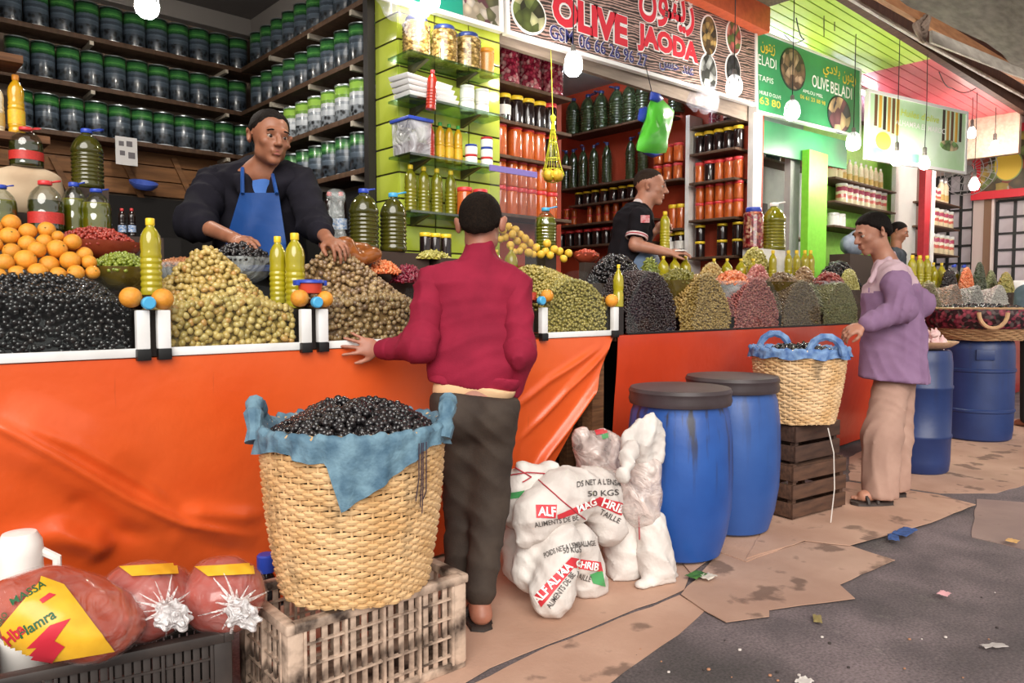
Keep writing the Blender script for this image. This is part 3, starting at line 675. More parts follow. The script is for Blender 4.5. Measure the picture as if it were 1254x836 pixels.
# --- lamps
M_glow = emit_mat('lamp_glow', '#fff6ea', 130); M_sock = mat('socket', '#6a6560', rough=.5); M_cord = mat('black_cord', '#1c1a19', rough=.6); M_rib = mat('lamp_body', '#c4c8cc', rough=.3)
def lamp(px, py, Y, s, top, label, ribbed=True, wob=0):
    s *= .86; p = at(px, py, Y=Y); r = thing('pendant_lamp', label, 'lamp', p, group='pendant lamps over the stalls')
    put('bulb', MB().lathe([(.001, -.055), (.03, -.05), (.048, -.032), (.055, -.008), (.053, .012), (.035, .02)] if ribbed else [(.001, -.05), (.025, -.043), (.038, -.022), (.04, 0), (.03, .028), (.018, .05), (.016, .06)], 18).mesh('bulb', M_glow, smooth=True), r, (0, 0, 0)).scale = (s,) * 3
    b = MB()
    if ribbed:
        b.lathe([(.034, .02), (.03, .05), (.02, .085), (.014, .09)], 14)
        for i in range(12):
            a = i * math.pi / 6; c, q = math.cos(a), math.sin(a)
            b.tube([(.053 * c, .053 * q, .012), (.052 * c, .052 * q, .04), (.04 * c, .04 * q, .072), (.02 * c, .02 * q, .09)], .004, 5)
    else: b.lathe([(.017, .055), (.017, .085), (.012, .088)], 12)
    o = put('housing', b.mesh('housing', M_rib if ribbed else M_sock, smooth=True), r); o.scale = (s,) * 3
    put('socket', MB().lathe([(.015, .088), (.016, .12), (.01, .13), (.004, .132)], 12).mesh('socket', M_sock, smooth=True), r).scale = (s,) * 3
    pts = [Vector((0, 0, .13 * s)), Vector((.01 * wob, 0, (top - p.z) * .5)), Vector((0, 0, top - p.z))]
    put('cord', MB().tube(pts, .004, 5).mesh('cord', M_cord), r)
    return r
lamp(180, 8, 4.2, 1.25, 3.28, 'lamp hanging before the back wall of tins')
lamp(527, 2, 3.0, 1.0, 3.6, 'lamp hanging in front of the narrow green sign')
lamp(702, 82, 3.0, 1.12, 3.6, 'ribbed lamp hanging under the GSM number')
lamp(899, 108, 2.95, 1.2, 3.6, 'ribbed lamp hanging at the right end of the OLIVE JAODA sign')
lamp(970, 138, 2.95, 1.25, 3.62, 'ribbed lamp hanging before the middle of the green sign')
lamp(1045, 176, 2.95, 1.3, 3.62, 'lamp hanging below the bread photograph of the green sign')
lamp(1098, 195, 2.72, 1.42, 3.62, 'bare bulb before the left half of the tilted sign', False)
lamp(1132, 200, 2.68, 1.4, 3.62, 'bare bulb before the middle of the tilted sign', False, 2)
lamp(1190, 163, 2.9, 1.4, 3.62, 'bare bulb hanging just beyond the tilted sign', False, 1)
lamp(1193, 226, 2.8, 1.6, 3.62, 'bare bulb hanging low beside the red framed board', False, 1)
lamp(1218, 180, 2.85, 1.5, 3.62, 'bare bulb hanging before the red framed board', False, 1)
# cables looped under the soffits
def cable(pts, label, m=M_cord, r=.005):
    P = [at(x, y, Z=z) for x, y, z in pts]; Q = []
    for a, b in zip(P, P[1:]):
        for k in range(6):
            t = k / 6; Q.append(a.lerp(b, t) - Vector((0, 0, .05 * math.sin(t * math.pi))))
    tag(MB().tube(Q + [P[-1]], r, 5).build('cable', m, smooth=True), label, 'cable')
cable([(960, 42, 3.58), (985, 48, 3.52), (975, 22, 3.6)], 'black cable looped over the top of the green sign')
cable([(1150, 88, 3.6), (1166, 108, 3.58), (1195, 108, 3.6)], 'black cable looped under the red soffit')
for px in (1009, 1022): tag(MB().tube([at(px, 2, Y=2.95), at(px, 45 if px < 1015 else 38, Y=2.95)], .004, 5).build('cable', M_cord), f'thin wire hanging from the lime soffit, {"longer" if px < 1015 else "shorter"} of two', 'cable')

# tube lights under the shop ceilings
def tube_light(c, L_, label, rz=0):
    r = thing('tube_light', label, 'lamp', c, rz, 'tube lights inside the shops'); put('tube', MB().lathe([(.014, -L_ / 2), (.014, L_ / 2)], 12, M=Matrix.Rotation(R(90), 3, 'Y')).mesh('tube', emit_mat('tube_glow', '#f2f6ff', 60), smooth=True), r); put('batten', MB().box((0, 0, .035), (L_ + .06, .05, .03)).mesh('batten', M_rib), r)
tube_light((4.9, 4.3, 3.34), 1.1, 'white tube light under the ceiling of the olive shop'); tube_light((6.7, 3.55, 3.565), .9, 'white tube light in the grey shop'); tube_light((8.5, 3.62, 3.565), 1.1, 'white tube light over the lime shop shelves')

# ================================================================== goods on the shelves
def band_mat(name, stops, h, noise=.0, dots=None, coat=.3, rough=.3, scale=60):
    """printed label: colour bands up the height of the thing; dots = (z0, z1, colour, light, scale) for a strip of printed olives"""
    if name in MATS: return MATS[name]
    m, nt, p = _new(name); L = nt.links; tc = node(nt, 'ShaderNodeTexCoord'); sx = node(nt, 'ShaderNodeSeparateXYZ'); L.new(tc.outputs['Object'], sx.inputs[0])
    dv = node(nt, 'ShaderNodeMath', operation='DIVIDE'); dv.inputs[1].default_value = h; L.new(sx.outputs['Z'], dv.inputs[0]); src = dv.outputs[0]
    nz = node(nt, 'ShaderNodeTexNoise'); nz.inputs['Scale'].default_value = scale; L.new(tc.outputs['Object'], nz.inputs['Vector'])
    if noise:
        ma = node(nt, 'ShaderNodeMath', operation='MULTIPLY_ADD'); ma.inputs[1].default_value = noise; L.new(nz.outputs['Fac'], ma.inputs[0])
        sb = node(nt, 'ShaderNodeMath', operation='SUBTRACT'); sb.inputs[1].default_value = noise / 2; L.new(src, sb.inputs[0]); L.new(sb.outputs[0], ma.inputs[2]); src = ma.outputs[0]
    cr = node(nt, 'ShaderNodeValToRGB'); cr.color_ramp.interpolation = 'CONSTANT'; e = cr.color_ramp.elements
    while len(e) < len(stops): e.new(.5)
    for i, (z, c) in enumerate(stops): e[i].position = z; e[i].color = (*hexc(c), 1)
    L.new(src, cr.inputs[0]); col = cr.outputs[0]
    if dots:
        z0, z1, c0, c1, sc = dots; vo = node(nt, 'ShaderNodeTexVoronoi'); vo.inputs['Scale'].default_value = sc; L.new(tc.outputs['Object'], vo.inputs['Vector'])
        c2 = node(nt, 'ShaderNodeValToRGB'); c2.color_ramp.elements[0].position = .28; c2.color_ramp.elements[0].color = (*hexc(c0), 1); c2.color_ramp.elements[1].position = .62; c2.color_ramp.elements[1].color = (*hexc(c1), 1)
        L.new(vo.outputs['Distance'], c2.inputs[0])
        g1 = node(nt, 'ShaderNodeMath', operation='GREATER_THAN'); g1.inputs[1].default_value = z0; L.new(dv.outputs[0], g1.inputs[0])
        g2 = node(nt, 'ShaderNodeMath', operation='LESS_THAN'); g2.inputs[1].default_value = z1; L.new(src, g2.inputs[0])
        mu = node(nt, 'ShaderNodeMath', operation='MULTIPLY'); L.new(g1.outputs[0], mu.inputs[0]); L.new(g2.outputs[0], mu.inputs[1])
        mx = node(nt, 'ShaderNodeMix', data_type='RGBA'); L.new(mu.outputs[0], mx.inputs['Factor']); L.new(col, mx.inputs['A']); L.new(c2.outputs[0], mx.inputs['B']); col = mx.outputs['Result']
    L.new(col, p.inputs['Base Color']); p.inputs['Roughness'].default_value = rough; p.inputs['Coat Weight'].default_value = coat
    MATS[name] = m; return m
def cell_mat(name, cols, scale, dark=.3, rough=.15, coat=.5):
    m = photo_mat(name, cols, scale); p = m.node_tree.nodes['Principled BSDF']; p.inputs['Roughness'].default_value = rough; p.inputs['Coat Weight'].default_value = coat; return m

# --- tins
TH, TR = .225, .072
M_can = band_mat('olive_tin', [(0, '#c9cfd4'), (.07, '#1a2026'), (.36, '#4e5a66'), (.46, '#5d6b78'), (.50, '#3b4651'), (.58, '#55626f'), (.66, '#1c4a26'), (.71, '#37743a'), (.76, '#5a9a4c'), (.80, '#3c7c3c'), (.85, '#2a6234'), (.92, '#132a1c')], TH, .05, (.05, .36, '#0c0d10', '#39424b', 38))
M_can2 = band_mat('pale_olive_tin', [(0, '#d5d9dc'), (.07, '#2a3036'), (.33, '#b9bfc4'), (.48, '#8d959c'), (.56, '#c5c9cd'), (.66, '#6f9a3a'), (.74, '#9cc850'), (.9, '#5d8a36'), (.95, '#b9bfc4')], TH, .05, (.05, .33, '#141518', '#8d949a', 38))
M_steel = mat('tin_rim', '#9aa0a3', rough=.3, metal=.8)
def make_tin(m, name='olive_tin'):
    r = thing(name, 'tin', 'tin')
    put('body', MB().lathe([(TR * .97, 0), (TR, .004), (TR, TH - .006), (TR * .97, TH - .003)], 18).mesh('body', m, smooth=True), r)
    put('rim', MB().lathe([(TR * .9, TH - .006), (TR * 1.02, TH - .006), (TR * 1.02, TH), (TR * .94, TH), (TR * .93, TH - .004)], 18).mesh('rim', M_steel, smooth=True), r)
    return Proto(r)
tin, tin2 = make_tin(M_can), make_tin(M_can2)
ROWX = [[14, 47, 79, 112, 142, 170, 196, 223, 247, 270, 292], [22, 50, 80, 109, 137, 164, 190, 217, 242, 266, 290], [24, 52, 82, 112, 142, 171, 197, 222, 247, 270, 296]]
ORD = ['top', 'middle', 'lowest']
for k, row in enumerate(ROWX):
    xs_ = np.linspace(at(row[0], 100, Y=5.385).x, at(row[-1], 100, Y=5.385).x, len(row)); ts = min(1, .985 * (xs_[1] - xs_[0]) / (2.04 * TR))   # shoulder to shoulder
    for x_ in xs_:
        tin.place((float(x_), 5.385, SHZ[k]), random.uniform(-2, 2), f'dark green-banded olive tin on the {ORD[k]} shelf of the back wall', f'tins on the {ORD[k]} back shelf', scale=(ts, ts, 1))
for k in range(4):
    n = 10; yy = np.linspace(3.64, 5.17, n)
    for i, y in enumerate(yy):
        pr = tin2 if (k == 2 and i < 7) else tin
        lab = f'{"pale" if pr is tin2 else "dark"} green-banded olive tin on the {["top", "second", "third", "lowest"][k]} shelf of the side wall'
        pr.place((2.3, y, SHZ4[k]), random.uniform(-2, 2), lab, f'{"pale" if pr is tin2 else "dark"} tins on the {["top", "second", "third", "lowest"][k]} side shelf')
# price notice, blue bowl, low dark shelf with soda bottles
pn = at(155, 185, Y=5.27); s_n = thing('price_notice', 'small white printed notice hung from the lowest back shelf', 'notice', (pn.x, 5.27, pn.z))
put('sheet', MB().span((-.065, 0, -.09), (.065, .004, .09)).mesh('sheet', flat('d8d4d2')), s_n)
for i, (x, z, s) in enumerate([(-.045, .03, .03), (.0, .03, .035), (-.04, -.03, .03), (.01, -.045, .04)]): put('printed_picture', MB().span((x, -.002, z), (x + s, 0, z + s)).mesh('printed_picture', flat('6a6468')), s_n)
pb = at(183, 228, Y=5.2)
bb = MB().lathe([(.02, 0), (.07, .0), (.1, .03), (.105, .05), (.1, .05), (.065, .012), (.001, .01)], 24, M=Matrix.Rotation(R(20), 3, 'X') @ Matrix.Diagonal((.85, .85, .85)), c=(pb.x, 5.33, pb.z)); tag(bb.build('plastic_bowl', mat('blue_plastic', '#4a62b8', rough=.35), smooth=True), 'blue plastic bowl resting against the plank wall', 'bowl')

# --- bottles and jars
def lathe_part(name, prof, m, r, n=18, loc=None):
    return put(name, MB().lathe(prof, n).mesh(name, m, smooth=True, sharp=60), r, loc)
M_oil = mat('olive_oil', '#7f7a12', '#6b6a10', rough=.12, coat=.6, scale=3, trans=.12); M_oilY = mat('backlit_oil', '#b3a51e', '#a2961a', rough=.12, coat=.6, scale=3, trans=.12)  # the yellow one has lamp backlight put into its colour
M_oilD = mat('dark_oil', '#4a4712', '#3a3a10', rough=.12, coat=.6, scale=3, trans=.1); M_oilG = mat('green_oil', '#3c4a2c', '#2c3a24', rough=.12, coat=.6, scale=3, trans=.1)
M_oilO = mat('frying_oil', '#e0b020', '#d49a1a', rough=.12, coat=.6, scale=3, trans=.1)
M_honey = mat('honey', '#d26a2c', '#c4561f', rough=.12, coat=.6, scale=3, trans=.15, rnd=.12); M_syrup = mat('dark_syrup', '#1c1516', '#2a1c18', rough=.1, coat=.6, scale=3)
M_clear = glass_mat('clear_plastic', '#eef4f2', .12)
def pl(name, c): return mat('plastic_' + name, c, rough=.35)
CAPS = {'yellow': pl('yellow', '#e9c62c'), 'blue': pl('blue', '#2c48b0'), 'sky': pl('sky', '#4aa8d8'), 'red': pl('red', '#d63a3c'), 'white': pl('white', '#ecebe8'), 'green': pl('green', '#3fae4a'), 'orange': pl('orange', '#e8952c'), 'navy': pl('navy', '#23356e')}
def make_bottle(liquid, cap_c, kind='litre', label_m=None, handle=False, fill=.86, name='oil_bottle', cat='bottle'):
    """unit height 1 m bottle, scaled when placed"""
    r = thing(name, 'bottle', cat)
    if kind == 'litre':
        prof = [(.10, 0), (.128, .012), (.132, .05)]
        for i in range(6): z = .08 + i * .075; prof += [(.132, z), (.122, z + .02), (.122, z + .03), (.132, z + .05)]
        prof += [(.12, .56), (.126, .62), (.128, .7), (.115, .78), (.08, .85), (.05, .885), (.047, .91)]; capz, capr, hz = .905, .056, .09
    elif kind == 'big':
        prof = [(.2, 0), (.24, .02), (.245, .06)]
        for i in range(8): z = .1 + i * .065; prof += [(.245, z), (.228, z + .018), (.228, z + .03), (.245, z + .048)]
        prof += [(.24, .66), (.215, .74), (.16, .83), (.1, .885), (.075, .9), (.072, .93)]; capz, capr, hz = .925, .088, .07
    elif kind == 'jug':   # round-shouldered big jar
        prof = [(.3, 0), (.36, .03), (.37, .1), (.36, .14), (.37, .18), (.37, .38), (.355, .42), (.37, .46), (.36, .6), (.3, .74), (.2, .84), (.13, .88), (.125, .91)]; capz, capr, hz = .895, .15, .08
    elif kind == 'square':
        prof = [(.17, 0), (.2, .015), (.2, .3), (.185, .33), (.185, .4), (.2, .43), (.2, .62), (.17, .72), (.09, .82), (.055, .87), (.05, .91)]; capz, capr, hz = .905, .062, .08
    if fill < .8:
        zf = fill; lp = [q for q in prof if q[1] < zf]; lo = [q for q in prof if q[1] >= zf]
        lathe_part('liquid', [(a * .97, max(.004, b)) for a, b in lp] + [(lp[-1][0] * .95, zf)], liquid, r); lathe_part('body', prof, M_clear, r)
    else: lathe_part('body', prof, liquid, r)
    c = lathe_part('cap', [(capr * .96, capz), (capr, capz + .006), (capr, capz + hz - .01), (capr * .9, capz + hz), (.001, capz + hz)], CAPS[cap_c], r, 14)
    if handle:
        a0 = 0; pts = [(capr * .9 + .16 * (1 - math.cos(t)) * .6, .05 * math.sin(2 * t) * 0 + .09 * math.sin(t), capz + .05 + .05 * math.sin(t / 2)) for t in np.linspace(0, 2 * math.pi, 17)[:-1]]
        put('handle', MB().tube(pts, .014, 6, closed=True).mesh('handle', CAPS[cap_c], smooth=True), r)
    if label_m:
        lr = max(q[0] for q in prof) + .004; z0, z1 = (.16, .4) if kind != 'jug' else (.17, .38)
        put('label', MB().lathe([(lr, z0), (lr, z1)], 18, cap=False).mesh('label', label_m, smooth=True), r)
    return Proto(r)
def make_jar(m, lid_c, kind='jar', name='jar', label_m=None, cat='jar'):
    r = thing(name, 'jar', cat)
    if kind == 'jar': prof, lz, lr = [(.24, 0), (.27, .02), (.275, .06), (.27, .42), (.275, .78), (.26, .84), (.24, .86)], .85, .275
    elif kind == 'short': prof, lz, lr = [(.36, 0), (.4, .02), (.4, .7), (.38, .78), (.35, .8)], .79, .39
    else: prof, lz, lr = [(.2, 0), (.23, .02)] + [q for i in range(9) for q in ((.235, .06 + i * .08), (.222, .09 + i * .08))] + [(.235, .8), (.215, .86), (.17, .9)], .89, .18
    lathe_part('body', prof, m, r); lathe_part('lid', [(lr * .97, lz), (lr, lz + .01), (lr, .985), (lr * .92, 1), (.001, 1)], CAPS[lid_c] if lid_c in CAPS else MATS[lid_c], r, 16)
    if label_m: put('label', MB().lathe([(max(q[0] for q in prof) + .003, .25), (max(q[0] for q in prof) + .003, .6)], 16, cap=False).mesh('label', label_m, smooth=True), r)
    return Proto(r)
M_paper = flat('e6e2da'); M_redl = mat('red_label', '#c8362e', '#b52c28', rough=.4, scale=30); M_ylab = mat('yellow_label', '#e8a828', '#d8c02c', rough=.4, scale=25)
PR = {
 'oil': make_bottle(M_oil, 'yellow'), 'oily': make_bottle(M_oilY, 'yellow'), 'oilf': make_bottle(M_oilO, 'green', 'litre', M_ylab, name='cooking_oil_bottle'), 'oilk': make_bottle(M_oilO, 'orange', 'litre', M_ylab, name='cooking_oil_bottle'),
 'bigblue': make_bottle(M_oilD, 'blue', 'big', handle=True, name='oil_flagon', fill=.86), 'bigsky': make_bottle(M_oilD, 'sky', 'big', handle=True, name='oil_flagon'), 'biggreen': make_bottle(M_oilG, 'green', 'big', name='oil_flagon'),
 'bignavy': make_bottle(M_oilG, 'navy', 'big', handle=True, name='oil_flagon'), 'bigol': make_bottle(M_oil, 'sky', 'big', handle=True, name='oil_flagon', fill=.78), 'bigw': make_bottle(M_oil, 'white', 'big', handle=True, name='oil_flagon', fill=.8),
 'jugred': make_bottle(M_oilD, 'red', 'jug', M_redl, True, name='oil_jug', fill=.6), 'jugblue': make_bottle(M_oil, 'blue', 'jug', None, True, name='oil_jug', fill=.66), 'soda': make_bottle(M_syrup, 'red', 'litre', mat('blue_label', '#3a78b8', '#d8dce4', rough=.4, scale=18), name='soda_bottle'),
 'sauce': make_bottle(mat('red_sauce', '#b8321c', '#a82a18', rough=.2, coat=.5), 'red', 'litre', name='sauce_bottle'), 'small': make_bottle(M_oilY, 'yellow', 'square'),
 'honey': make_jar(M_honey, 'red', name='honey_jar'), 'honeyo': make_jar(M_honey, 'yellow', name='honey_jar'), 'dark': make_jar(M_syrup, 'yellow', name='syrup_jar'), 'darkl': make_jar(M_syrup, 'yellow', name='syrup_jar', label_m=M_paper), 'darkr': make_jar(M_syrup, 'red', name='syrup_jar'),
 'onion': make_jar(cell_mat('pickled_onions', ['#8a2038', '#b8485c', '#d8a0a0', '#a83048', '#c86a74'], 15), 'navy', 'big', 'pickle_jar'), 'onionr': make_jar(cell_mat('red_pickles', ['#8a2028', '#c87058', '#d8a888', '#a83038'], 15), 'blue', 'big', 'pickle_jar'),
 'olives': make_jar(cell_mat('olives_in_brine', ['#8a7038', '#b8985a', '#c8a870', '#9a8048', '#6a5028'], 17), 'navy', 'big', 'olive_jar'), 'preserve': make_jar(mat('preserve', '#d8a05a', '#c88a48', rough=.2, coat=.5), 'orange', 'jar', 'preserve_jar'),
 'tub': make_jar(mat('white_tub', '#e8e6e2', rough=.4), 'white', 'short', 'plastic_tub', cat='tub'), 'tubred': make_jar(mat('white_tub', '#e8e6e2', rough=.4), 'red', 'short', 'plastic_tub', cat='tub'), 'tubblue': make_jar(mat('white_tub', '#e8e6e2', rough=.4), 'blue', 'short', 'plastic_tub', cat='tub'),
 'tube': make_jar(band_mat('printed_tube', [(0, '#d8c8a0'), (.3, '#c85a4a'), (.45, '#e8e0c8'), (.6, '#a83a5a'), (.8, '#e8d8b0'), (.92, '#7ab0a0')], 1, .12, scale=9), 'white', 'jar', 'printed_canister', cat='canister'),
 'pale': make_bottle(mat('almond_milk', '#e6dcc0', '#d8c8a0', rough=.3), 'white', 'litre', flat('c8a860'), name='lotion_bottle'), 'packet': None}
BASE_W = {}
DIA = {'honey': .56, 'honeyo': .56, 'dark': .56, 'darkl': .565, 'darkr': .56, 'preserve': .56, 'tube': .56, 'tub': .81, 'onion': .48, 'onionr': .48, 'olives': .48, 'pale': .275, 'oil': .27, 'oily': .27, 'oilf': .28, 'oilk': .28, 'sauce': .27, 'soda': .28, 'small': .41, 'bignavy': .5, 'biggreen': .5}
def row(kind, pxs, plane, val, ybot, hpx, label, group, wscale=1.0, zfix=None, jit=0, layer=0):
    """a row of one kind along a wall plane; ybot (y of the base at the middle of the row), height in photo pixels"""
    mid = pxs[len(pxs) // 2]; q = at(mid, ybot, **{plane: val}); z = zfix if zfix is not None else q.z
    dep = (q - Vector(cam.location)).dot(ray(627, 418).normalized()); h = hpx * dep / FPX; z += layer * h * 1.002; Q = [at(px, ybot, **{plane: val}) for px in sorted(pxs)]
    if len(Q) > 1: wscale = min(wscale, .985 * min((b - a).length for a, b in zip(Q, Q[1:])) / (DIA[kind] * h))
    for px in pxs:
        p = at(px, ybot, **{plane: val}); PR[kind].place((p.x, p.y, z), random.uniform(-3, 3), label, group, scale=(h * wscale, h * wscale, h * (1 + random.uniform(-jit, jit))))
    return z, h
M_gshelf = glass_mat('shelf_glass', '#cfe6d8', .2); M_brk = mat('bracket_iron', '#5a5038', rough=.5)
def gshelf(px0, px1, Y, z, label):
    a, b = at(px0, 100, Y=Y), at(px1, 100, Y=Y); r = thing('glass_shelf', label, 'shelf', ((a.x + b.x) / 2, Y, z))
    MB().span((a.x, Y - .1, z - .012), (b.x, YS - .003, z)).build('pane', M_gshelf, r)
    for t in (.22, .75):
        x = a.x + (b.x - a.x) * t; MB().add([(x - .01, YS - .003, z - .012), (x - .01, Y - .07, z - .013), (x - .01, YS - .003, z - .06), (x + .01, YS - .003, z - .012), (x + .01, Y - .07, z - .013), (x + .01, YS - .003, z - .06)], [(0, 1, 2), (5, 4, 3), (0, 3, 4, 1), (1, 4, 5, 2), (2, 5, 3, 0)]).build('bracket', M_brk, r)
YG = 3.2
zG = [at(525, y, Y=YG).z for y in (76, 128, 195, 262)]
for i, z in enumerate(zG): gshelf(488, 606 if i else 600, YG, z, f'{["top", "second", "third", "lowest"][i]} glass shelf on the tiled pillar')
row('olives', [510, 544, 573], 'Y', YG, 76, 47, 'big ribbed jar of pale olives on the top glass shelf', 'olive jars on the top glass shelf', zfix=zG[0], wscale=1.55)
row('preserve', [596], 'Y', YG, 86, 34, 'orange-lidded jar of preserves on the top glass shelf', None, zfix=zG[0])
for i, (px, n) in enumerate([(572, 2), (590, 2)]):
    for k in range(n):
        p = at(px, 120, Y=YG); PR['tub'].place((p.x, p.y, zG[1] + k * .072), 0, 'white round plastic tub on the second glass shelf', 'white tubs on the second glass shelf', scale=(.1, .1, .072))
# bundle of white foam trays
ft = at(520, 120, Y=YG)
for k in range(4): tag(MB().box((ft.x - .012 * k, YG - .02, zG[1] + .012 + k * .026), (.30, .14, .022), rz=.04 * k, taper=1.06).build('foam_tray', mat('white_foam', '#e9e9e6', rough=.7), bevel=.004), 'white foam tray in a wrapped stack on the second glass shelf', 'tray', 'foam trays on the second glass shelf')
# clear box with blue lid
cb = at(504, 160, Y=YG); r = thing('storage_box', 'clear plastic box with blue lid and brown paste on the third glass shelf', 'box', (cb.x, YG, zG[2]))
put('content', MB().box((0, 0, .032), (.118, .14, .06)).mesh('content', mat('brown_paste', '#5a3c34', '#4a2e28', rough=.4)), r)
put('tub', MB().box((0, 0, .085), (.13, .15, .165), taper=1.08).mesh('tub', film_mat('frosted_plastic', '#e4e4ea', .5), bevel=.006), r)
put('lid', MB().box((0, 0, .176), (.155, .175, .018)).mesh('lid', CAPS['blue'], bevel=.004), r)
row('sauce', [527], 'Y', YG - .02, 190, 42, 'thin red sauce bottle on the third glass shelf', None, zfix=zG[2])
row('oilf', [539, 550, 561], 'Y', YG + .03, 190, 48, 'yellow cooking oil bottle on the third glass shelf', 'cooking oil bottles on the third glass shelf', zfix=zG[2], wscale=.9)
for px, n in ((577, 2), (596, 3)):
    for k in range(n):
        p = at(px, 190, Y=YG - .02); PR[['tubred', 'tubblue'][k % 2]].place((p.x, p.y, zG[2] + k * .055), 0, f'white tub with {["red", "blue"][k % 2]} lid stacked on the third glass shelf', f'{["red", "blue"][k % 2]}-lidded tubs on the third glass shelf', scale=(.085, .085, .055))
row('oil', [503, 519, 535, 552], 'Y', YG, 258, 56, 'full olive oil bottle on the lowest glass shelf', 'oil bottles on the lowest glass shelf', zfix=zG[3], wscale=1.0)
row('oilk', [566, 578], 'Y', YG + .05, 258, 36, 'short cooking oil bottle behind the honey jars on the lowest glass shelf', 'short oil bottles on the lowest glass shelf', zfix=zG[3])
row('honey', [569, 588], 'Y', YG - .05, 266, 34, 'red-lidded honey jar on the lowest glass shelf', 'honey jars on the lowest glass shelf', zfix=zG[3])
ZJ = at(533, 318, Y=3.1).z; row('dark', [521, 533, 546], 'Y', 3.1, 318, 32, 'dark jar standing below the glass shelves', 'dark jars below the glass shelves', zfix=ZJ)
hs = at(527, 70, Y=3.06); rs = PR['sauce'].place((hs.x, 3.06, hs.z - .26), 0, 'red sauce bottle hanging from the top glass shelf', None, rot=(0, R(4), 0), scale=.2)

# --- honey wall
YH = 3.70
def board(plane, val, px0, px1, z, label, depth=.16, m=M_board, back=None):
    a, b = at(px0, 200, **{plane: val}), at(px1, 200, **{plane: val})
    if plane == 'Y': A_, B_ = (a.x, val - depth / 2, z - .022), (b.x, (back or val + depth / 2), z)
    else: A_, B_ = (val - depth / 2, min(a.y, b.y), z - .022), ((back or val + depth / 2), max(a.y, b.y), z)
    return shelf(A_, B_, m, label)
HX0, HX1 = 611, 688
zz = {}
for k, (yb, lab) in enumerate([(112, 'pickled onions'), (157, 'yellow-lidded syrup'), (198, 'tall honey jars'), (266, 'stacked honey jars')]):
    zz[k] = at(648, yb, Y=YH).z; board('Y', YH, 598, 690, zz[k], f'shelf of {lab} on the honey wall', back=3.858)
row('onion', [622, 649, 676], 'Y', YH, 110, 62, 'big ribbed jar of pickled red onions', 'pickled onion jars on the honey wall', zfix=zz[0], wscale=1.0)
row('darkl', [617], 'Y', YH, 157, 34, 'yellow-lidded syrup jar with a paper label on the honey wall', None, zfix=zz[1], wscale=.95)
row('dark', [632, 646, 660], 'Y', YH, 157, 34, 'dark syrup jar with yellow lid on the honey wall', 'yellow-lidded syrup jars on the honey wall', zfix=zz[1], wscale=.95)
row('darkr', [673], 'Y', YH, 157, 34, 'dark syrup jar with red lid beside the yellow-lidded ones', None, zfix=zz[1], wscale=.95)
row('honey', [611, 630, 645, 659], 'Y', YH, 198, 40, 'tall red-lidded honey jar on the middle of the honey wall', 'tall honey jars on the honey wall', zfix=zz[2], wscale=.9)
row('darkr', [674], 'Y', YH, 198, 36, 'dark jar with red lid ending the row of tall honey jars', None, zfix=zz[2], wscale=.9)
for k in range(2): row('honey', [612, 626, 638, 650, 662, 675], 'Y', YH, 266, 33, f'red-lidded honey jar in the {["lower", "upper"][k]} of two stacked layers', f'{["lower", "upper"][k]} layer of stacked honey jars', zfix=zz[3], layer=k, wscale=.95)

# --- right side wall of the olive shop, deep part
XS = 5.72
def wrow(kind, pxs, yb, h, label, group, ws=1., x=XS, sh=None, **kw):
    z, hh_ = row(kind, pxs, 'X', x, yb, h, label, group, ws, **kw)
    if sh: board('X', x, sh[0], sh[1], z, sh[2], .2, back=5.86)
    return z, hh_
wrow('bignavy', [702, 720, 736, 755], 160, 48, 'dark oil flagon with looped cap on the upper side shelf', 'looped-cap flagons on the upper side shelf', .82, sh=(700, 822, 'upper side shelf of oil flagons'))
wrow('biggreen', [771, 787, 828], 156, 52, 'dark ribbed flagon with green cap on the upper side shelf', 'green-capped flagons on the upper side shelf', .82, zfix=at(736, 160, X=XS).z)
wrow('bignavy', [693, 702, 714, 727, 743, 772, 787], 228, 50, 'dark oil flagon with looped cap on the lower side shelf', 'looped-cap flagons on the lower side shelf', .82, sh=(690, 800, 'lower side shelf of oil flagons'))
wrow('dark', [709, 719, 729, 740, 751, 762, 773, 784], 247, 17, 'small gold-lidded jar below the flagons', 'small gold-lidded jars below the flagons', 1.1, sh=(705, 800, 'shelf of small gold-lidded jars'))
for k in range(2): wrow('honey', [685, 694, 703, 722, 733, 743, 754, 765, 776, 787], 272, 11, f'small red-lidded jar in the {["lower", "upper"][k]} layer deep in the shop', f'small red-lidded jars, {["lower", "upper"][k]} layer', 1.1, sh=(684, 800, 'shelf of small red-lidded jars') if k == 0 else None, layer=k)
wrow('darkr', [687, 698, 709, 720, 731, 742, 753, 764], 300, 20, 'dark jar on the lowest deep shelf', 'dark jars on the lowest deep shelf', 1., sh=(684, 800, 'lowest deep shelf of dark jars'))
# between the flagons and the white upright
wrow('honey', [806, 818, 830], 222, 20, 'honey jar in the lower layer beside the white upright', 'honey jars beside the white upright, lower layer', 1., sh=(800, 842, 'shelf of honey jars beside the white upright'))
wrow('honey', [807, 819, 831], 202, 22, 'honey jar in the upper layer beside the white upright', 'honey jars beside the white upright, upper layer', 1., zfix=at(818, 222, X=XS).z + .165)
wrow('honeyo', [824, 834], 280, 30, 'yellow-lidded honey jar below the shelf beside the white upright', 'yellow-lidded honey jars beside the white upright', 1., sh=(806, 842, 'low shelf of yellow-lidded jars'))
wrow('darkl', [820, 833], 312, 28, 'dark labelled jar on the bottom shelf beside the white upright', 'dark labelled jars beside the white upright', 1., sh=(806, 842, 'bottom shelf beside the white upright'))
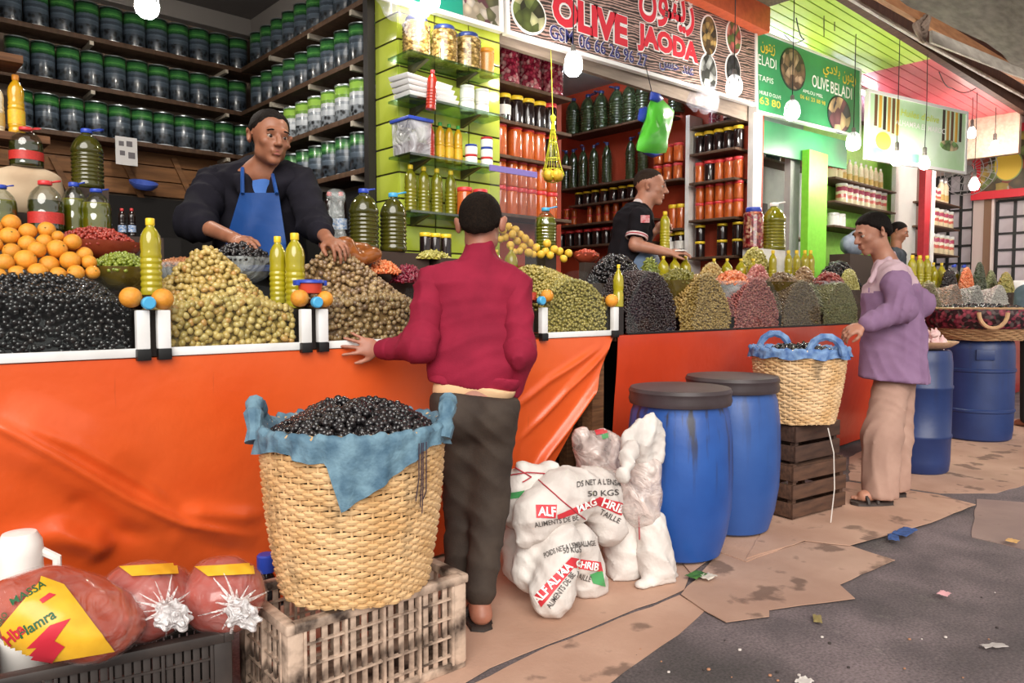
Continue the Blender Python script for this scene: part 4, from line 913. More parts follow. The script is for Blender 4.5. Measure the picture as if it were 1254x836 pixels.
# front rack between the white uprights
FR = (852, 908)
wrow('darkl', [892, 903], 148, 22, 'dark jar with white label on the top of the rack', 'labelled jars on top of the rack', 1.1, sh=(*FR, 'top board of the rack between the white uprights'))
wrow('onion', [875], 148, 30, 'bag-like jar of red pickles on the top of the rack', None, 1.0, zfix=at(903, 148, X=XS).z)
wrow('dark', [857, 868, 880, 892, 904], 186, 27, 'dark yellow-lidded jar on the second board of the rack', 'yellow-lidded jars on the second board of the rack', .9, sh=(*FR, 'second board of the rack between the white uprights'))
wrow('honey', [857, 881, 893, 904], 220, 26, 'red-lidded honey jar on the third board of the rack', 'honey jars on the third board of the rack', .95, sh=(*FR, 'third board of the rack between the white uprights'))
wrow('darkr', [869], 220, 26, 'dark jar among the honey on the third board of the rack', None, .95, zfix=at(893, 220, X=XS).z)
for k in range(2): wrow('honey', [857, 869, 881, 893, 904], 268, 21.5, f'honey jar in the {["lower", "upper"][k]} layer on the fourth board of the rack', f'honey jars on the fourth board of the rack, {["lower", "upper"][k]} layer', 1., sh=(*FR, 'fourth board of the rack between the white uprights') if k == 0 else None, layer=k)
for k in range(2): wrow('dark', [857, 884, 903], 314, 20, f'dark jar in the {["lower", "upper"][k]} layer on the bottom board of the rack', f'dark jars on the bottom board of the rack, {["lower", "upper"][k]} layer', 1.15, sh=(*FR, 'bottom board of the rack between the white uprights') if k == 0 else None, layer=k)

# --- shelves of the lime shop and the shop beyond
YL = 3.78
def lrow(kind, pxs, yb, h, label, group, ws=1., sh=None, Y=YL, **kw):
    z, hh_ = row(kind, pxs, 'Y', Y, yb, h, label, group, ws, **kw)
    if sh: board('Y', Y, sh[0], sh[1], z, sh[2], .25, back=Y + .2)
lrow('tube', [1017, 1024], 221, 40, 'tall printed canister on the upper lime shelf', 'tall printed canisters on the upper lime shelf', .75, sh=(1010, 1086, 'upper shelf of the lime shop'))
lrow('pale', [1033, 1040, 1047, 1054, 1060, 1066, 1072, 1078], 224, 28, 'cream lotion bottle on the upper lime shelf', 'cream bottles on the upper lime shelf', .85, zfix=at(1024, 221, Y=YL).z)
lrow('tube', [1030, 1037, 1044, 1051, 1058, 1065, 1072, 1079], 256, 25, 'small printed canister on the lower lime shelf', 'small printed canisters on the lower lime shelf', .95, sh=(1010, 1086, 'lower shelf of the lime shop'))
lrow('tub', [1020, 1028, 1060, 1070], 284, 16, 'white tub on the bottom lime shelf', 'white tubs on the bottom lime shelf', 1., sh=(1010, 1086, 'bottom shelf of the lime shop'))
YR = 3.6
lrow('tube', [1136, 1141, 1146], 248, 18, 'small jar on the upper shelf behind the red strip', 'small jars on the upper shelf behind the red strip', 1.1, sh=(1131, 1166, 'upper shelf behind the red strip'), Y=YR)
lrow('pale', [1152, 1157], 248, 30, 'pale bottle on the upper shelf behind the red strip', 'pale bottles behind the red strip', 1., Y=YR, zfix=at(1141, 248, Y=YR).z)
lrow('tube', [1136, 1142, 1148, 1154, 1160], 279, 22, 'red printed carton on the lower shelf behind the red strip', 'red printed cartons behind the red strip', 1.1, sh=(1131, 1166, 'lower shelf behind the red strip'), Y=YR)
lrow('tube', [1136, 1142, 1148, 1154, 1160], 312, 24, 'printed canister on the bottom shelf behind the red strip', 'printed canisters on the bottom shelf behind the red strip', 1.1, sh=(1131, 1166, 'bottom shelf behind the red strip'), Y=YR)

# --- clutter inside the grey shop
YI = 3.74
for yb, lab in ((200, 'upper'), (289, 'lower')): board('Y', YI, 922, 985, at(950, yb, Y=YI).z, f'{lab} dusty shelf in the grey shop', .2, back=3.838)
zi0, zi1 = at(950, 200, Y=YI).z, at(950, 289, Y=YI).z
p = at(947, 190, Y=YI); tin.place((p.x, YI, zi0), .4, 'single olive tin on the dusty upper shelf of the grey shop')
p = at(926, 190, Y=YI)
tag(MB().box((p.x, YI, zi0 + .15), (.14, .14, .3)).box((p.x + .05, YI - .06, zi0 + .2), (.1, .02, .12)).build('radio', mat('dull_black', '#2b2a2a', rough=.5), bevel=.01), 'dark set standing on the dusty upper shelf', 'radio')
p = at(974, 175, Y=3.8); tag(MB().span((p.x - .13, 3.82, p.z - .14), (p.x + .1, 3.832, p.z + .14)).build('wall_notice', M_wh), 'blank white paper pinned on the grey wall', 'notice')
p = at(970, 165, Y=YI); tag(MB().box((p.x, YI, zi0 + .12), (.2, .14, .24)).build('carton', mat('brown_carton', '#8a6a4a', '#7a5a3c', rough=.8), bevel=.005), 'brown carton on the dusty upper shelf', 'box')
for k, (px, w, h, c, lab) in enumerate([(930, .2, .3, '#3a3634', 'dark cloth-covered box on the lower dusty shelf'), (951, .1, .17, '#8f2a34', 'small red box on the lower dusty shelf'), (966, .16, .22, '#4a3c30', 'brown box on the lower dusty shelf')]):
    p = at(px, 280, Y=YI); tag(MB().box((p.x, YI + (.03 if k < 3 else -.05), zi1 + h / 2), (w, .12, h), rz=.1 * k).build('carton', mat('carton_%d' % k, c, rough=.7), bevel=.006), lab, 'box')
p = at(929, 208, Y=3.83); tag(MB().span((p.x - .07, 3.82, p.z - .05), (p.x + .07, 3.835, p.z + .05)).build('picture_frame', mat('frame_dark', '#3a2c24', rough=.5)), 'tiny dark framed picture under the dusty shelf', 'picture')

# ================================================================== olives, fruit and bowls on the counter
def ico(sub, s=(1, 1, 1)):
    bm = bmesh.new(); bmesh.ops.create_icosphere(bm, subdivisions=sub, radius=1)
    V = np.array([v.co[:] for v in bm.verts]) * s; F = np.array([[v.index for v in f.verts] for f in bm.faces]); bm.free(); return V, F
def ramp_mat(name, cols, rough=.3, coat=.3, per_object=False, spec=.5):
    """each olive takes its own shade from a ramp"""
    key = name + ('_single' if per_object else '')
    if key in MATS: return MATS[key]
    m, nt, p = _new(key); L = nt.links; cr = node(nt, 'ShaderNodeValToRGB'); e = cr.color_ramp.elements
    while len(e) < len(cols): e.new(.5)
    for i, c in enumerate(cols): e[i].position = i / (len(cols) - 1); e[i].color = (*hexc(c), 1)
    if per_object: oi = node(nt, 'ShaderNodeObjectInfo'); L.new(oi.outputs['Random'], cr.inputs[0])
    else: at_ = node(nt, 'ShaderNodeAttribute'); at_.attribute_name = 'shade'; L.new(at_.outputs['Fac'], cr.inputs[0])
    L.new(cr.outputs[0], p.inputs['Base Color']); p.inputs['Roughness'].default_value = rough; p.inputs['Coat Weight'].default_value = coat; p.inputs['Specular IOR Level'].default_value = spec
    MATS[key] = m; return m
def rand_rot(n):
    q = rng.normal(size=(n, 4)); q /= np.linalg.norm(q, axis=1)[:, None]; w, x, y, z = q.T
    return np.stack([np.stack([1 - 2 * (y * y + z * z), 2 * (x * y - z * w), 2 * (x * z + y * w)], -1), np.stack([2 * (x * y + z * w), 1 - 2 * (x * x + z * z), 2 * (y * z - x * w)], -1), np.stack([2 * (x * z - y * w), 2 * (y * z + x * w), 1 - 2 * (x * x + y * y)], -1)], 1)
def scatter_mesh(name, pts, size, sub, m, core=None, core_m=None, vary=.15):
    """one mesh of many pieces at pts (stuff) plus an optional core (V, quads)"""
    bv, bf = ico(sub, size); n = len(pts); Rm = rand_rot(n); sc = 1 + rng.uniform(-vary, vary, n)
    V = (np.einsum('nij,vj->nvi', Rm, bv) * sc[:, None, None] + pts[:, None, :]).reshape(-1, 3); F = (bf[None] + (np.arange(n) * len(bv))[:, None, None]).reshape(-1, 3)
    sh = np.repeat(rng.random(n), len(bv))
    if core is not None:
        cv, cf = core; T = np.concatenate([cf[:, [0, 1, 2]], cf[:, [0, 2, 3]]]) + len(V); V = np.concatenate([V, cv]); F = np.concatenate([F, T]); sh = np.concatenate([sh, np.full(len(cv), .0)])
    me = mesh_np(name, V, F, m); a = me.attributes.new('shade', 'FLOAT', 'POINT'); a.data.foreach_set('value', sh.astype(np.float32)); return me
def pile(label, x0, x1, cols, size=(.012, .0095, .0095), hs=.14, hf=.2, hp=.37, vp=.5, hb=.2, dep=.5, p=2., q=1., sub=1, singles=0, y0=YC + .02, z0=ZC + .005, cx=0, step=None, name='olive_heap', single_name='olive', single_label=None, rough=.3, coat=.3, backp=None, edge=.5):
    st = step or 1.85 * size[1]; xm, hw = (x0 + x1) / 2, (x1 - x0) / 2
    def F(u): return hs + (hf - hs) * np.clip(1 - np.abs(u) ** p, 0, 1) ** q
    def H(u, v):
        uu = np.clip(np.abs(u - cx * np.clip(v / vp, 0, 1)), 0, 1.2); top = F(u)
        s = np.clip(v / vp, 0, 1); s = s * s * (3 - 2 * s); pk = hs * edge + (hp - hs * edge) * np.clip(1 - uu ** (backp or p), 0, 1) ** q
        a = top * (1 - s) + np.maximum(pk, hs * edge) * s; t = np.clip((v - vp) / max(1e-6, 1 - vp), 0, 1); return a * (1 - t) + np.minimum(a, hb) * t
    xs = np.arange(x0 + st * .6, x1 - st * .4, st); zs = np.arange(st * .5, max(hf, hs), st * .92)
    X, Z = np.meshgrid(xs, zs); X = X + (np.arange(len(zs)) % 2)[:, None] * st * .5; X = X.ravel() + rng.normal(0, st * .3, X.size); Z = Z.ravel() + rng.normal(0, st * .3, Z.size)
    ok = (Z < F((X - xm) / hw) - st * .3) & (X < x1 - st * .4); fr = np.stack([X[ok], y0 + size[1] + rng.uniform(0, st * .45, ok.sum()), z0 + np.maximum(Z[ok], size[1])], 1)
    ys = np.arange(st * .3, dep, st * .8); X, Y = np.meshgrid(xs, ys); X = X + (np.arange(len(ys)) % 2)[:, None] * st * .5; X = X.ravel() + rng.normal(0, st * .2, X.size); Y = np.abs(Y.ravel() + rng.normal(0, st * .2, Y.size))
    u = np.clip((X - xm) / hw, -1, 1); Zt = H(u, Y / dep) + rng.normal(0, st * .12, X.size); top = np.stack([X, y0 + size[1] + Y, z0 + np.maximum(Zt - size[1] * .6, size[1])], 1)
    # steep parts need extra rows between
    ex = top + np.stack([rng.normal(0, st * .3, len(top)), rng.uniform(0, st * .5, len(top)), -rng.uniform(.75, 1.6, len(top)) * st], 1); ex = ex[ex[:, 2] > z0 + size[1]]
    pts = np.concatenate([fr, top, ex]); pts[:, 0] = np.clip(pts[:, 0], x0 + size[0], x1 - size[0])
    # core
    I, J = 24, 20; uu = np.linspace(-1, 1, I + 1); cv = []; ins = size[1] * 2.4
    for j in range(J + 1):
        for i in range(I + 1):
            v = j / J; cv.append((xm + uu[i] * (hw - ins), y0 + ins + v * (dep - ins), z0 + max(.002, float(H(uu[i], v)) - ins)))
    n0 = (I + 1)
    for i in range(I + 1): cv.append((xm + uu[i] * (hw - ins), y0 + ins, z0))
    cf = [(j * n0 + i, j * n0 + i + 1, (j + 1) * n0 + i + 1, (j + 1) * n0 + i) for j in range(J) for i in range(I)] + [((J + 1) * n0 + i, (J + 1) * n0 + i + 1, i + 1, i) for i in range(I)]
    m = ramp_mat(name + label[:20], cols, rough, coat)
    front = np.concatenate([np.ones(len(fr), bool), np.ones(len(top), bool), np.zeros(len(ex), bool)])
    if singles:
        d = np.linalg.norm(pts - np.array(cam.location), axis=1); d[~front] = 99; d[pts[:, 1] > y0 + dep * vp * .9] = 99
        idx = np.argsort(d)[:singles]; keep = np.ones(len(pts), bool); keep[idx] = False
        bv, bf = ico(2, size); me = mesh_np(single_name, bv, bf, ramp_mat(name + label[:20], cols, rough, coat, True))
        for i in idx:
            o = put(single_name, me, None, pts[i], rot=Euler(rng.uniform(0, 6.28, 3))); s = 1 + rng.uniform(-.12, .12); o.scale = (s, s, s); tag(o, single_label, 'olive', single_label.split(' on ')[0] + 's')
        pts = pts[keep]
    me = scatter_mesh(name, pts, size, sub, m, (np.array(cv), np.array(cf)))
    o = put(name, me); tag(o, label, 'heap', kind='stuff'); return o
GREEN = ['#9a8344', '#b89a55', '#c9ae68', '#ab934f', '#d2b876', '#a08a48', '#bd8c4c']
BROWN = ['#7a5f3e', '#9a7d52', '#86694a', '#b09468', '#6b5240', '#a38660']
BLACK = ['#0d0b0d', '#171416', '#221c1d', '#120f12', '#2c2422']
pile('glossy black olives heaped behind the clear panel next to the oranges', .02, .705, BLACK, (.0105, .0092, .009), hs=.15, hf=.2, hp=.275, vp=.45, hb=.2, p=5, dep=.385, rough=.12, coat=.6, edge=1.2)
pile('big heap of pale green olives behind a clear panel', .80, 1.268, GREEN, (.0152, .0118, .0118), hs=.155, hf=.19, hp=.385, vp=.69, hb=.24, dep=.36, p=1.5, q=1.1, singles=300, single_name='green_olive', single_label='pale green olive lying on the big green heap', edge=.9)
pile('heap of small brown-green olives beside the boy', 1.365, 1.93, BROWN, (.0125, .0115, .0115), hs=.15, hf=.2, hp=.40, vp=.66, hb=.24, dep=.375, p=1.6, cx=-.3, singles=300, single_name='brown_olive', single_label='brown-green olive lying on the heap beside the boy', edge=.95)
pile('heap of grated carrot pickles hidden behind the boy', 1.95, 2.395, ['#d8743a', '#e08a4a', '#c8602c'], (.013, .005, .005), hs=.14, hf=.18, hp=.22, vp=.5, dep=.29)
pile('heap of yellow-green cracked olives behind a clear panel', 2.54, 3.045, ['#8a7c34', '#a8954a', '#7c7030', '#b8a45a'], (.0105, .0085, .0085), hs=.16, hf=.29, hp=.37, vp=.9, hb=.34, dep=.262, p=2.2, cx=-.35, edge=.9)
pile('heap of tiny dark purple olives behind an arched clear panel', 3.195, 3.67, ['#2c1f20', '#3a2a2a', '#241a1c', '#463432'], (.0085, .007, .007), hs=.13, hf=.345, hp=.36, vp=.5, hb=.34, dep=.235, p=2.3, sub=1, rough=.35)
pile('heap of golden brown olives behind an arched clear panel', 3.70, 4.27, ['#8f7034', '#a98848', '#7a5e2c', '#b8985a'], (.0095, .008, .008), hs=.11, hf=.345, hp=.35, vp=.5, hb=.34, dep=.235, p=2.2, sub=1)
pile('heap of pinkish red olives behind an arched clear panel', 4.31, 4.89, ['#8f4a48', '#a8605a', '#7a3a3c', '#b87868'], (.0095, .008, .008), hs=.1, hf=.335, hp=.36, vp=.5, hb=.34, dep=.235, p=2.2, sub=1)
pile('heap of brown mixed olives behind an arched clear panel', 4.93, 5.54, ['#6a5640', '#7d6a4a', '#5a463a', '#8a7658'], (.009, .0075, .0075), hs=.1, hf=.33, hp=.35, vp=.5, hb=.34, dep=.235, p=2.2, sub=1)
pile('heap of grey-green olives behind the man in the robe', 5.58, 6.2, ['#6a6844', '#7d7a52', '#5a583c', '#8a865e'], (.009, .0075, .0075), hs=.1, hf=.33, hp=.34, vp=.5, hb=.33, dep=.235, p=2.2, sub=1)
pile('heap of tan olives on the far counter', 7.45, 8.2, ['#7a6c50', '#8f8060', '#6a5c44'], (.012, .01, .01), hs=.08, hf=.36, hp=.33, vp=.5, hb=.3, dep=.25, p=2., sub=1)
pile('heap of grey-pink olives on the far counter', 8.25, 8.9, ['#8a7a70', '#a08f84', '#b88a74'], (.012, .01, .01), hs=.06, hf=.36, hp=.33, vp=.5, hb=.3, dep=.25, p=1.8, sub=1)
pile('heap of pale grey olives on the far counter', 8.95, 9.65, ['#a5a09c', '#bab5b0', '#8f8a86'], (.012, .01, .01), hs=.06, hf=.36, hp=.33, vp=.5, hb=.3, dep=.25, p=1.8, sub=1)
pile('heap of whitish beans on the far counter', 9.7, 10.6, ['#c4beb8', '#b0a8a4', '#d8d2cc'], (.013, .011, .011), hs=.06, hf=.38, hp=.33, vp=.5, hb=.3, dep=.25, p=1.8, sub=1)

# --- clear panels, rails and posts
M_acr = glass_mat('acrylic', '#fafcfb', .008, .03); M_rail = mat('white_rail', '#eeeeee', '#dddddb', rough=.35, scale=6); M_foot = mat('black_foot', '#141414', rough=.4)
def arch(x0, x1, hs, hf, p, n=24):
    xm, hw = (x0 + x1) / 2, (x1 - x0) / 2
    return [(x0, 0)] + [(xm + hw * u, hs + (hf - hs) * max(0, 1 - abs(u) ** p)) for u in np.linspace(-1, 1, n)] + [(x1, 0)]
def bin_(x0, x1, hs, hf, p, label, rail=True, posts=(1, 1), white=True):
    r = thing('display_bin', label, 'bin', ((x0 + x1) / 2, YC, ZC), group='clear fronted bins along the counters')
    MB().prism([(a, b + ZC + (.03 if rail else .005)) for a, b in arch(x0, x1, hs, hf, p)], YC + .006, YC + .010).build('clear_panel', M_acr, r)
    if rail: MB().span((x0 - .03, YC - .006, ZC + .004), (x1 + .03, YC + .005, ZC + .033)).build('rail', M_rail, r, bevel=.004)
    else: MB().span((x0 - .004, YC - .002, ZC + .0045), (x1 + .004, YC + .0055, ZC + .014)).build('rail', M_foot, r)
    if white:
        for s, x in zip(posts, (x0 - .027, x1 + .027)):
            if not s: continue
            MB().span((x - .02, YC - .024, ZC + .03), (x + .02, YC + .004, ZC + .155)).build('post', M_rail, r, bevel=.004)
            MB().span((x - .021, YC - .027, ZC - .006), (x + .021, YC - .002, ZC + .03)).build('post_foot', M_foot, r, bevel=.003)
    return r
bin_(.03, .695, .2, .24, 5, 'white railed bin holding the glossy black olives', posts=(0, 1))
bin_(.812, 1.256, .17, .22, 1.8, 'white railed bin holding the big heap of pale green olives')
bin_(1.378, 2.37, .17, .21, 3, 'white railed bin behind the boy')
bin_(2.55, 3.03, .19, .31, 2.2, 'white railed bin holding the yellow-green cracked olives')
for (a, b, hf, lab) in [(3.185, 3.68, .36, 'tiny dark purple olives'), (3.69, 4.28, .36, 'golden brown olives'), (4.30, 4.90, .35, 'pinkish red olives'), (4.92, 5.55, .345, 'brown mixed olives'), (5.57, 6.2, .345, 'grey-green olives'), (7.44, 8.21, .375, 'tan olives'), (8.24, 8.91, .375, 'grey-pink olives'), (8.94, 9.66, .375, 'pale grey olives'), (9.69, 10.6, .395, 'whitish beans')]:
    bin_(a, b, .14, hf, 2.3, f'arched clear bin holding the {lab}', rail=False, white=False)
    for s in (0, 1):
        pass
# ledges between the bins that carry bottles
for x in (.755, 1.317, 2.455, 3.085):
    tag(MB().span((x - .035, YC + .02, ZC + .004), (x + (.085 if x > 3 else .035), YC + (.1 if abs(x - 1.317) < .01 else .27), ZC + .155)).build('divider_block', mat('dark_divider', '#2a2422', rough=.7)), f'dark divider block between two bins, {["next to the black olives", "between the green and brown heaps", "right of the boy", "at the joint of the two tarpaulins"][[.755, 1.317, 2.455, 3.085].index(x)]}', 'divider')

# --- oranges and lemons
def fruit(name, m, stemc, sub=2):
    V, F = ico(3); r_ = np.linalg.norm(V, axis=1); a = np.abs(V[:, 2]); V = V * (1 - .05 * np.clip(a - .85, 0, 1) * 6)[:, None]
    if name == 'lemon': V[:, 2] *= 1.12 + .14 * np.clip(a - .7, 0, 1)
    r = thing(name, 'fruit', 'fruit'); put('peel', mesh_np('peel', V, F, m), r)
    put('stem_end', MB().lathe([(.1, .97 if name == 'orange' else 1.15), (.07, 1.0 if name == 'orange' else 1.2), (.001, 1.0 if name == 'orange' else 1.21)], 8).mesh('stem_end', stemc), r); return Proto(r)
M_orange = mat('orange_peel', '#e69c34', '#dc8e28', rough=.38, scale=4, bump=.25, bscale=45, rnd=.1); M_lemon = mat('lemon_peel', '#e6bc3c', '#dcae30', rough=.4, scale=4, bump=.2, bscale=40, rnd=.08)
M_stem = mat('stem', '#6a6a2c', rough=.8)
FO, FL = fruit('orange', M_orange, M_stem), fruit('lemon', M_lemon, M_stem)
FO.used = FL.used = False
def put_fruit(P, px, py, rp, Y, label, group, maxr=.05):
    c = at(px, py, Y=Y); dep = (c - Vector(cam.location)).dot(ray(627, 418).normalized()); r_ = min(maxr, rp * dep / FPX)
    return P.place(c, label=label, group=group, scale=r_, rot=Euler(rng.uniform(-1.2, 1.2, 3)))
def settle(items, fixed=(), it=220):
    """items: [centre, radius]; pushes overlapping fruit apart, fixed: (centre, radius) that do not move"""
    C_ = np.array([list(c) for c, _ in items]); r_ = np.array([q for _, q in items]); H0 = C_.copy(); fc = [(np.array(c, float), q) for c, q in fixed]
    for k in range(it):
        d = C_[:, None] - C_[None]; D_ = np.linalg.norm(d, axis=-1) + np.eye(len(C_)); ov = np.clip((r_[:, None] + r_[None]) * 1.004 - D_, 0, None); np.fill_diagonal(ov, 0)
        C_ = C_ + (d / D_[..., None] * ov[..., None]).sum(1) * .32
        for c, q in fc:
            e = C_ - c; L_ = np.linalg.norm(e, axis=1); o = np.clip(r_ + q - L_, 0, None); C_ = C_ + e / np.maximum(L_, 1e-6)[:, None] * o[:, None]
        if k < it - 60: C_ = C_ + (H0 - C_) * .02
    return C_
def fruit_pile(P, spec, label, group, maxr, fixed=()):
    its = []
    for px, py, rp, Y in spec:
        c = at(px, py, Y=Y); dep = (c - Vector(cam.location)).dot(ray(627, 418).normalized()); its.append((c, min(maxr, rp * dep / FPX)))
    for c, (_, r_) in zip(settle(its, fixed), its): P.place(tuple(float(v) for v in c), label=label, group=group, scale=r_, rot=Euler(rng.uniform(-1.2, 1.2, 3)))
OR = [(75, 420, 62), (190, 455, 58), (300, 470, 58), (70, 497, 64), (190, 540, 60), (300, 520, 56), (400, 508, 40), (480, 550, 58), (395, 585, 66), (65, 595, 58), (268, 600, 58), (565, 610, 54), (170, 660, 72), (480, 667, 66), (335, 678, 68), (605, 675, 50), (30, 685, 62), (120, 748, 60), (260, 750, 66), (385, 755, 55), (520, 748, 58), (-10, 440, 55), (-30, 560, 60), (10, 770, 60), (-60, 680, 60), (610, 745, 48)]
fruit_pile(FO, [(x / 5.575, 200 + y / 5.575, r_ / 5.575 * .97, 2.90 - (y - 420) / 330 * .16 + (.03 if (x // 60) % 2 else 0)) for x, y, r_ in OR], 'orange in the stacked pile above the black olives', 'oranges stacked above the black olives', .05)
LE = [(470, 702, 26), (540, 678, 27), (585, 715, 27), (615, 728, 26), (670, 738, 26), (640, 770, 24), (530, 728, 26), (500, 745, 26), (560, 750, 24), (310, 580, 26), (275, 600, 24), (350, 595, 26), (330, 625, 26), (380, 625, 24), (290, 640, 26), (410, 650, 26), (360, 665, 26), (440, 680, 26), (320, 690, 26), (395, 700, 26), (430, 735, 28), (375, 725, 24), (460, 745, 24), (260, 655, 22), (345, 730, 22)]
_fl = at(668, 300, Y=3.14); fruit_pile(FL, [(560 + x / 4.918, 160 + y / 4.918, r_ / 4.918 * .93, 3.03 - (y - 580) / 200 * .10 + (.03 if (x // 40) % 2 else 0)) for x, y, r_ in LE], 'yellow lemon in the pile behind the clear sheet', 'lemons piled behind the clear sheet', .032, [((_fl.x, 3.14, z_), .085) for z_ in (1.42, 1.5, 1.58)])
M_ck = mat('box_dark', '#3a2c24', rough=.8)
def riser(px0, px1, ytop, Y0, Y1, label):
    a, b = at(px0, ytop, Y=Y0), at(px1, ytop, Y=Y0); tag(MB().span((a.x, Y0, ZC + .004), (b.x, Y1, a.z)).build('riser_box', M_ck), label, 'box'); return a.z
riser(-30, 118, 345, 2.97, 3.06, 'dark riser box behind the oranges')
for px, py, rp, lab in [(160, 364, 13, 'left of the blue cap beside the black olives'), (199, 366, 13, 'right of the blue cap by the green heap'), (367, 365, 11, 'left of the blue cap under the red tub'), (398, 366, 10, 'right of the blue cap under the red tub'), (749, 368, 8, 'on the white post at the joint of the tarpaulins'), (670, 362, 8, 'on the white post right of the boy')]:
    put_fruit(FO, px, py, rp, YC - .005, f'single orange set on a post, {lab}', None, .04)
# bottles lying with blue cap towards the street
for px, py, lab in [(181, 371, 'between the black and green heaps'), (387, 370, 'below the red tub'), (662, 368, 'right of the boy')]:
    c = at(px, py, Y=YC - .03); r = thing('lying_bottle', f'small bottle lying with sky blue cap to the street, {lab}', 'bottle', c)
    put('body', MB().lathe([(.012, 0), (.012, -.065), (.021, -.085), (.021, -.17), (.016, -.175)], 14, M=Matrix.Rotation(R(90), 3, 'X')).mesh('body', mat('dark_red_glass', '#4a1a1c', rough=.15, coat=.5), smooth=True), r)
    put('cap', MB().lathe([(.02, -.005), (.021, .0), (.021, .016), (.017, .02), (.001, .02)], 14, M=Matrix.Rotation(R(90), 3, 'X')).mesh('cap', CAPS['sky'], smooth=True), r)
# red tubs on the posts
for px, py, blue, lab in [(380, 352, True, 'red tub with blue clip-on lid on the post by the green heap'), (646, 360, False, 'open red tub on the post right of the boy')]:
    c = at(px, py + 8, Y=YC + .03); r = thing('sauce_tub', lab, 'tub', c)
    put('tub', MB().lathe([(.03, 0), (.042, .004), (.046, .04), (.043, .04), (.04, .01)], 20).mesh('tub', mat('red_tub', '#c8442e', '#b83a26', rough=.3, coat=.4), smooth=True), r)
    if blue:
        put('lid', MB().lathe([(.05, .04), (.053, .042), (.052, .05), (.046, .054), (.001, .052)], 20).mesh('lid', CAPS['blue'], smooth=True), r)
        for s in (-1, 1): put('clip', MB().box((s * .055, 0, .042), (.016, .03, .02)).mesh('clip', CAPS['blue'], bevel=.003), r)
# tall clear sheet with purple edge behind the boy
a, b = at(600, 318, Y=2.86), at(657, 318, Y=2.86)
r = thing('clear_sheet', 'upright clear sheet with purple edging in front of the lemons', 'sheet', ((a.x + b.x) / 2, 2.86, ZC)); zt = at(640, 208, Y=2.86).z
MB().span((a.x, 2.858, ZC + .001), (b.x, 2.862, zt)).build('pane', glass_mat('hazy_acrylic', '#f4f4f8', .035, .12), r); MB().span((a.x, 2.855, zt - .03), (b.x, 2.865, zt)).build('edging', mat('purple_tape', '#8a7ac0', rough=.5), r)

ZR = ZC + .292
# --- bowls and heaps behind the bins
def heap(label, px, py, Y, rx, ry, h, cols, size, n=260, bowl=None, sub=1, cat='heap', name='pickle_heap', zb=None, rough=.35):
    """dome of chunks whose top is at the given pixel; optionally in a bowl"""
    c = at(px, py, Y=Y); zb = c.z - h if zb is None else zb; h = c.z - zb
    a = rng.uniform(0, 2 * math.pi, n); s = np.sqrt(rng.uniform(0, 1, n)); X = c.x + rx * s * np.cos(a); Yy = Y + ry * s * np.sin(a); Z = zb + h * (1 - s ** 2.2) - size[1] * .5 + rng.normal(0, size[1] * .4, n)
    I, J = 20, 6; cv = [(c.x + rx * .93 * (j / J) * math.cos(2 * math.pi * i / I), Y + ry * .93 * (j / J) * math.sin(2 * math.pi * i / I), zb + h * (1 - (j / J) ** 2.2) - size[1] * 1.3) for j in range(J + 1) for i in range(I)]
    cf = [(j * I + i, j * I + (i + 1) % I, (j + 1) * I + (i + 1) % I, (j + 1) * I + i) for j in range(J) for i in range(I)]
    o = put(name, scatter_mesh(name, np.stack([X, Yy, Z], 1), size, sub, ramp_mat(name + label[:26], cols, rough, .4), (np.array(cv), np.array(cf)))); tag(o, label, cat, kind='stuff')
    if bowl:
        R_ = max(rx, ry) * 1.04; hb = bowl[1]
        tag(MB().lathe([(R_ * .45, zb - hb), (R_ * .75, zb - hb * .75), (R_ * .95, zb - hb * .35), (R_ * 1.02, zb + .004), (R_ * 1.03, zb + .012), (R_ * .98, zb + .008), (R_ * .9, zb - hb * .3), (R_ * .7, zb - hb * .68), (R_ * .4, zb - hb * .9)], 24, c=(c.x, Y, 0), sx=rx / max(rx, ry), sy=ry / max(rx, ry)).build('bowl', bowl[0], smooth=True), bowl[2], 'bowl')
    return c
M_bowlg = mat('amber_bowl', '#6a5a24', '#5a4a1c', rough=.12, coat=.6, trans=.3); M_bowlc = film_mat('clear_bowl', '#dfe6e6', .22); M_bowlr = mat('redbrown_tray', '#8a3a24', '#7a2e1c', rough=.3)
heap('crumbled red pepper heaped in a tray behind the oranges', 118, 279, 3.0, .14, .09, .06, ['#8f2c20', '#a83a28', '#7a2218'], (.008, .006, .006), 700, (M_bowlr, .06, 'red-brown tray of crumbled pepper behind the oranges'))
heap('coil of green capers in a glass dish', 149, 310, 2.83, .10, .08, .06, ['#6f7c24', '#8a9632', '#5f6a1e'], (.008, .007, .007), 500, (M_bowlg, .07, 'amber glass dish of green capers by the tall oil bottle'))
heap('black olives heaped under the first seller\'s hand', 295, 298, 3.0, .13, .1, .07, BLACK, (.011, .009, .009), 500, (M_bowlc, .09, 'clear bowl of black olives at the first seller\'s hand'), rough=.2)
heap('reddish crumbs in a clear bowl beside the tall oil bottle', 222, 316, 3.01, .085, .075, .03, ['#a8683a', '#8f5228', '#b87a48'], (.008, .006, .006), 400, (film_mat('clear_bowl', '#dfe6e6', .22), .08, 'clear bowl of reddish crumbs beside the tall oil bottle'))
heap('grated carrot behind the brown-green olives', 470, 320, 2.90, .075, .06, .05, ['#d8683a', '#e08048', '#e8a070'], (.014, .005, .005), 300)
heap('dark red pickled beet sticks beside the boy\'s shoulder', 500, 326, 2.90, .085, .06, .07, ['#6a1428', '#8a2038', '#50101e'], (.02, .005, .005), 360)
heap('pale green peppers on a dish behind the boy', 530, 308, 2.985, .1, .05, .04, ['#a8a048', '#8f8a3a', '#c8bc6a'], (.016, .006, .006), 240, zb=ZJ)
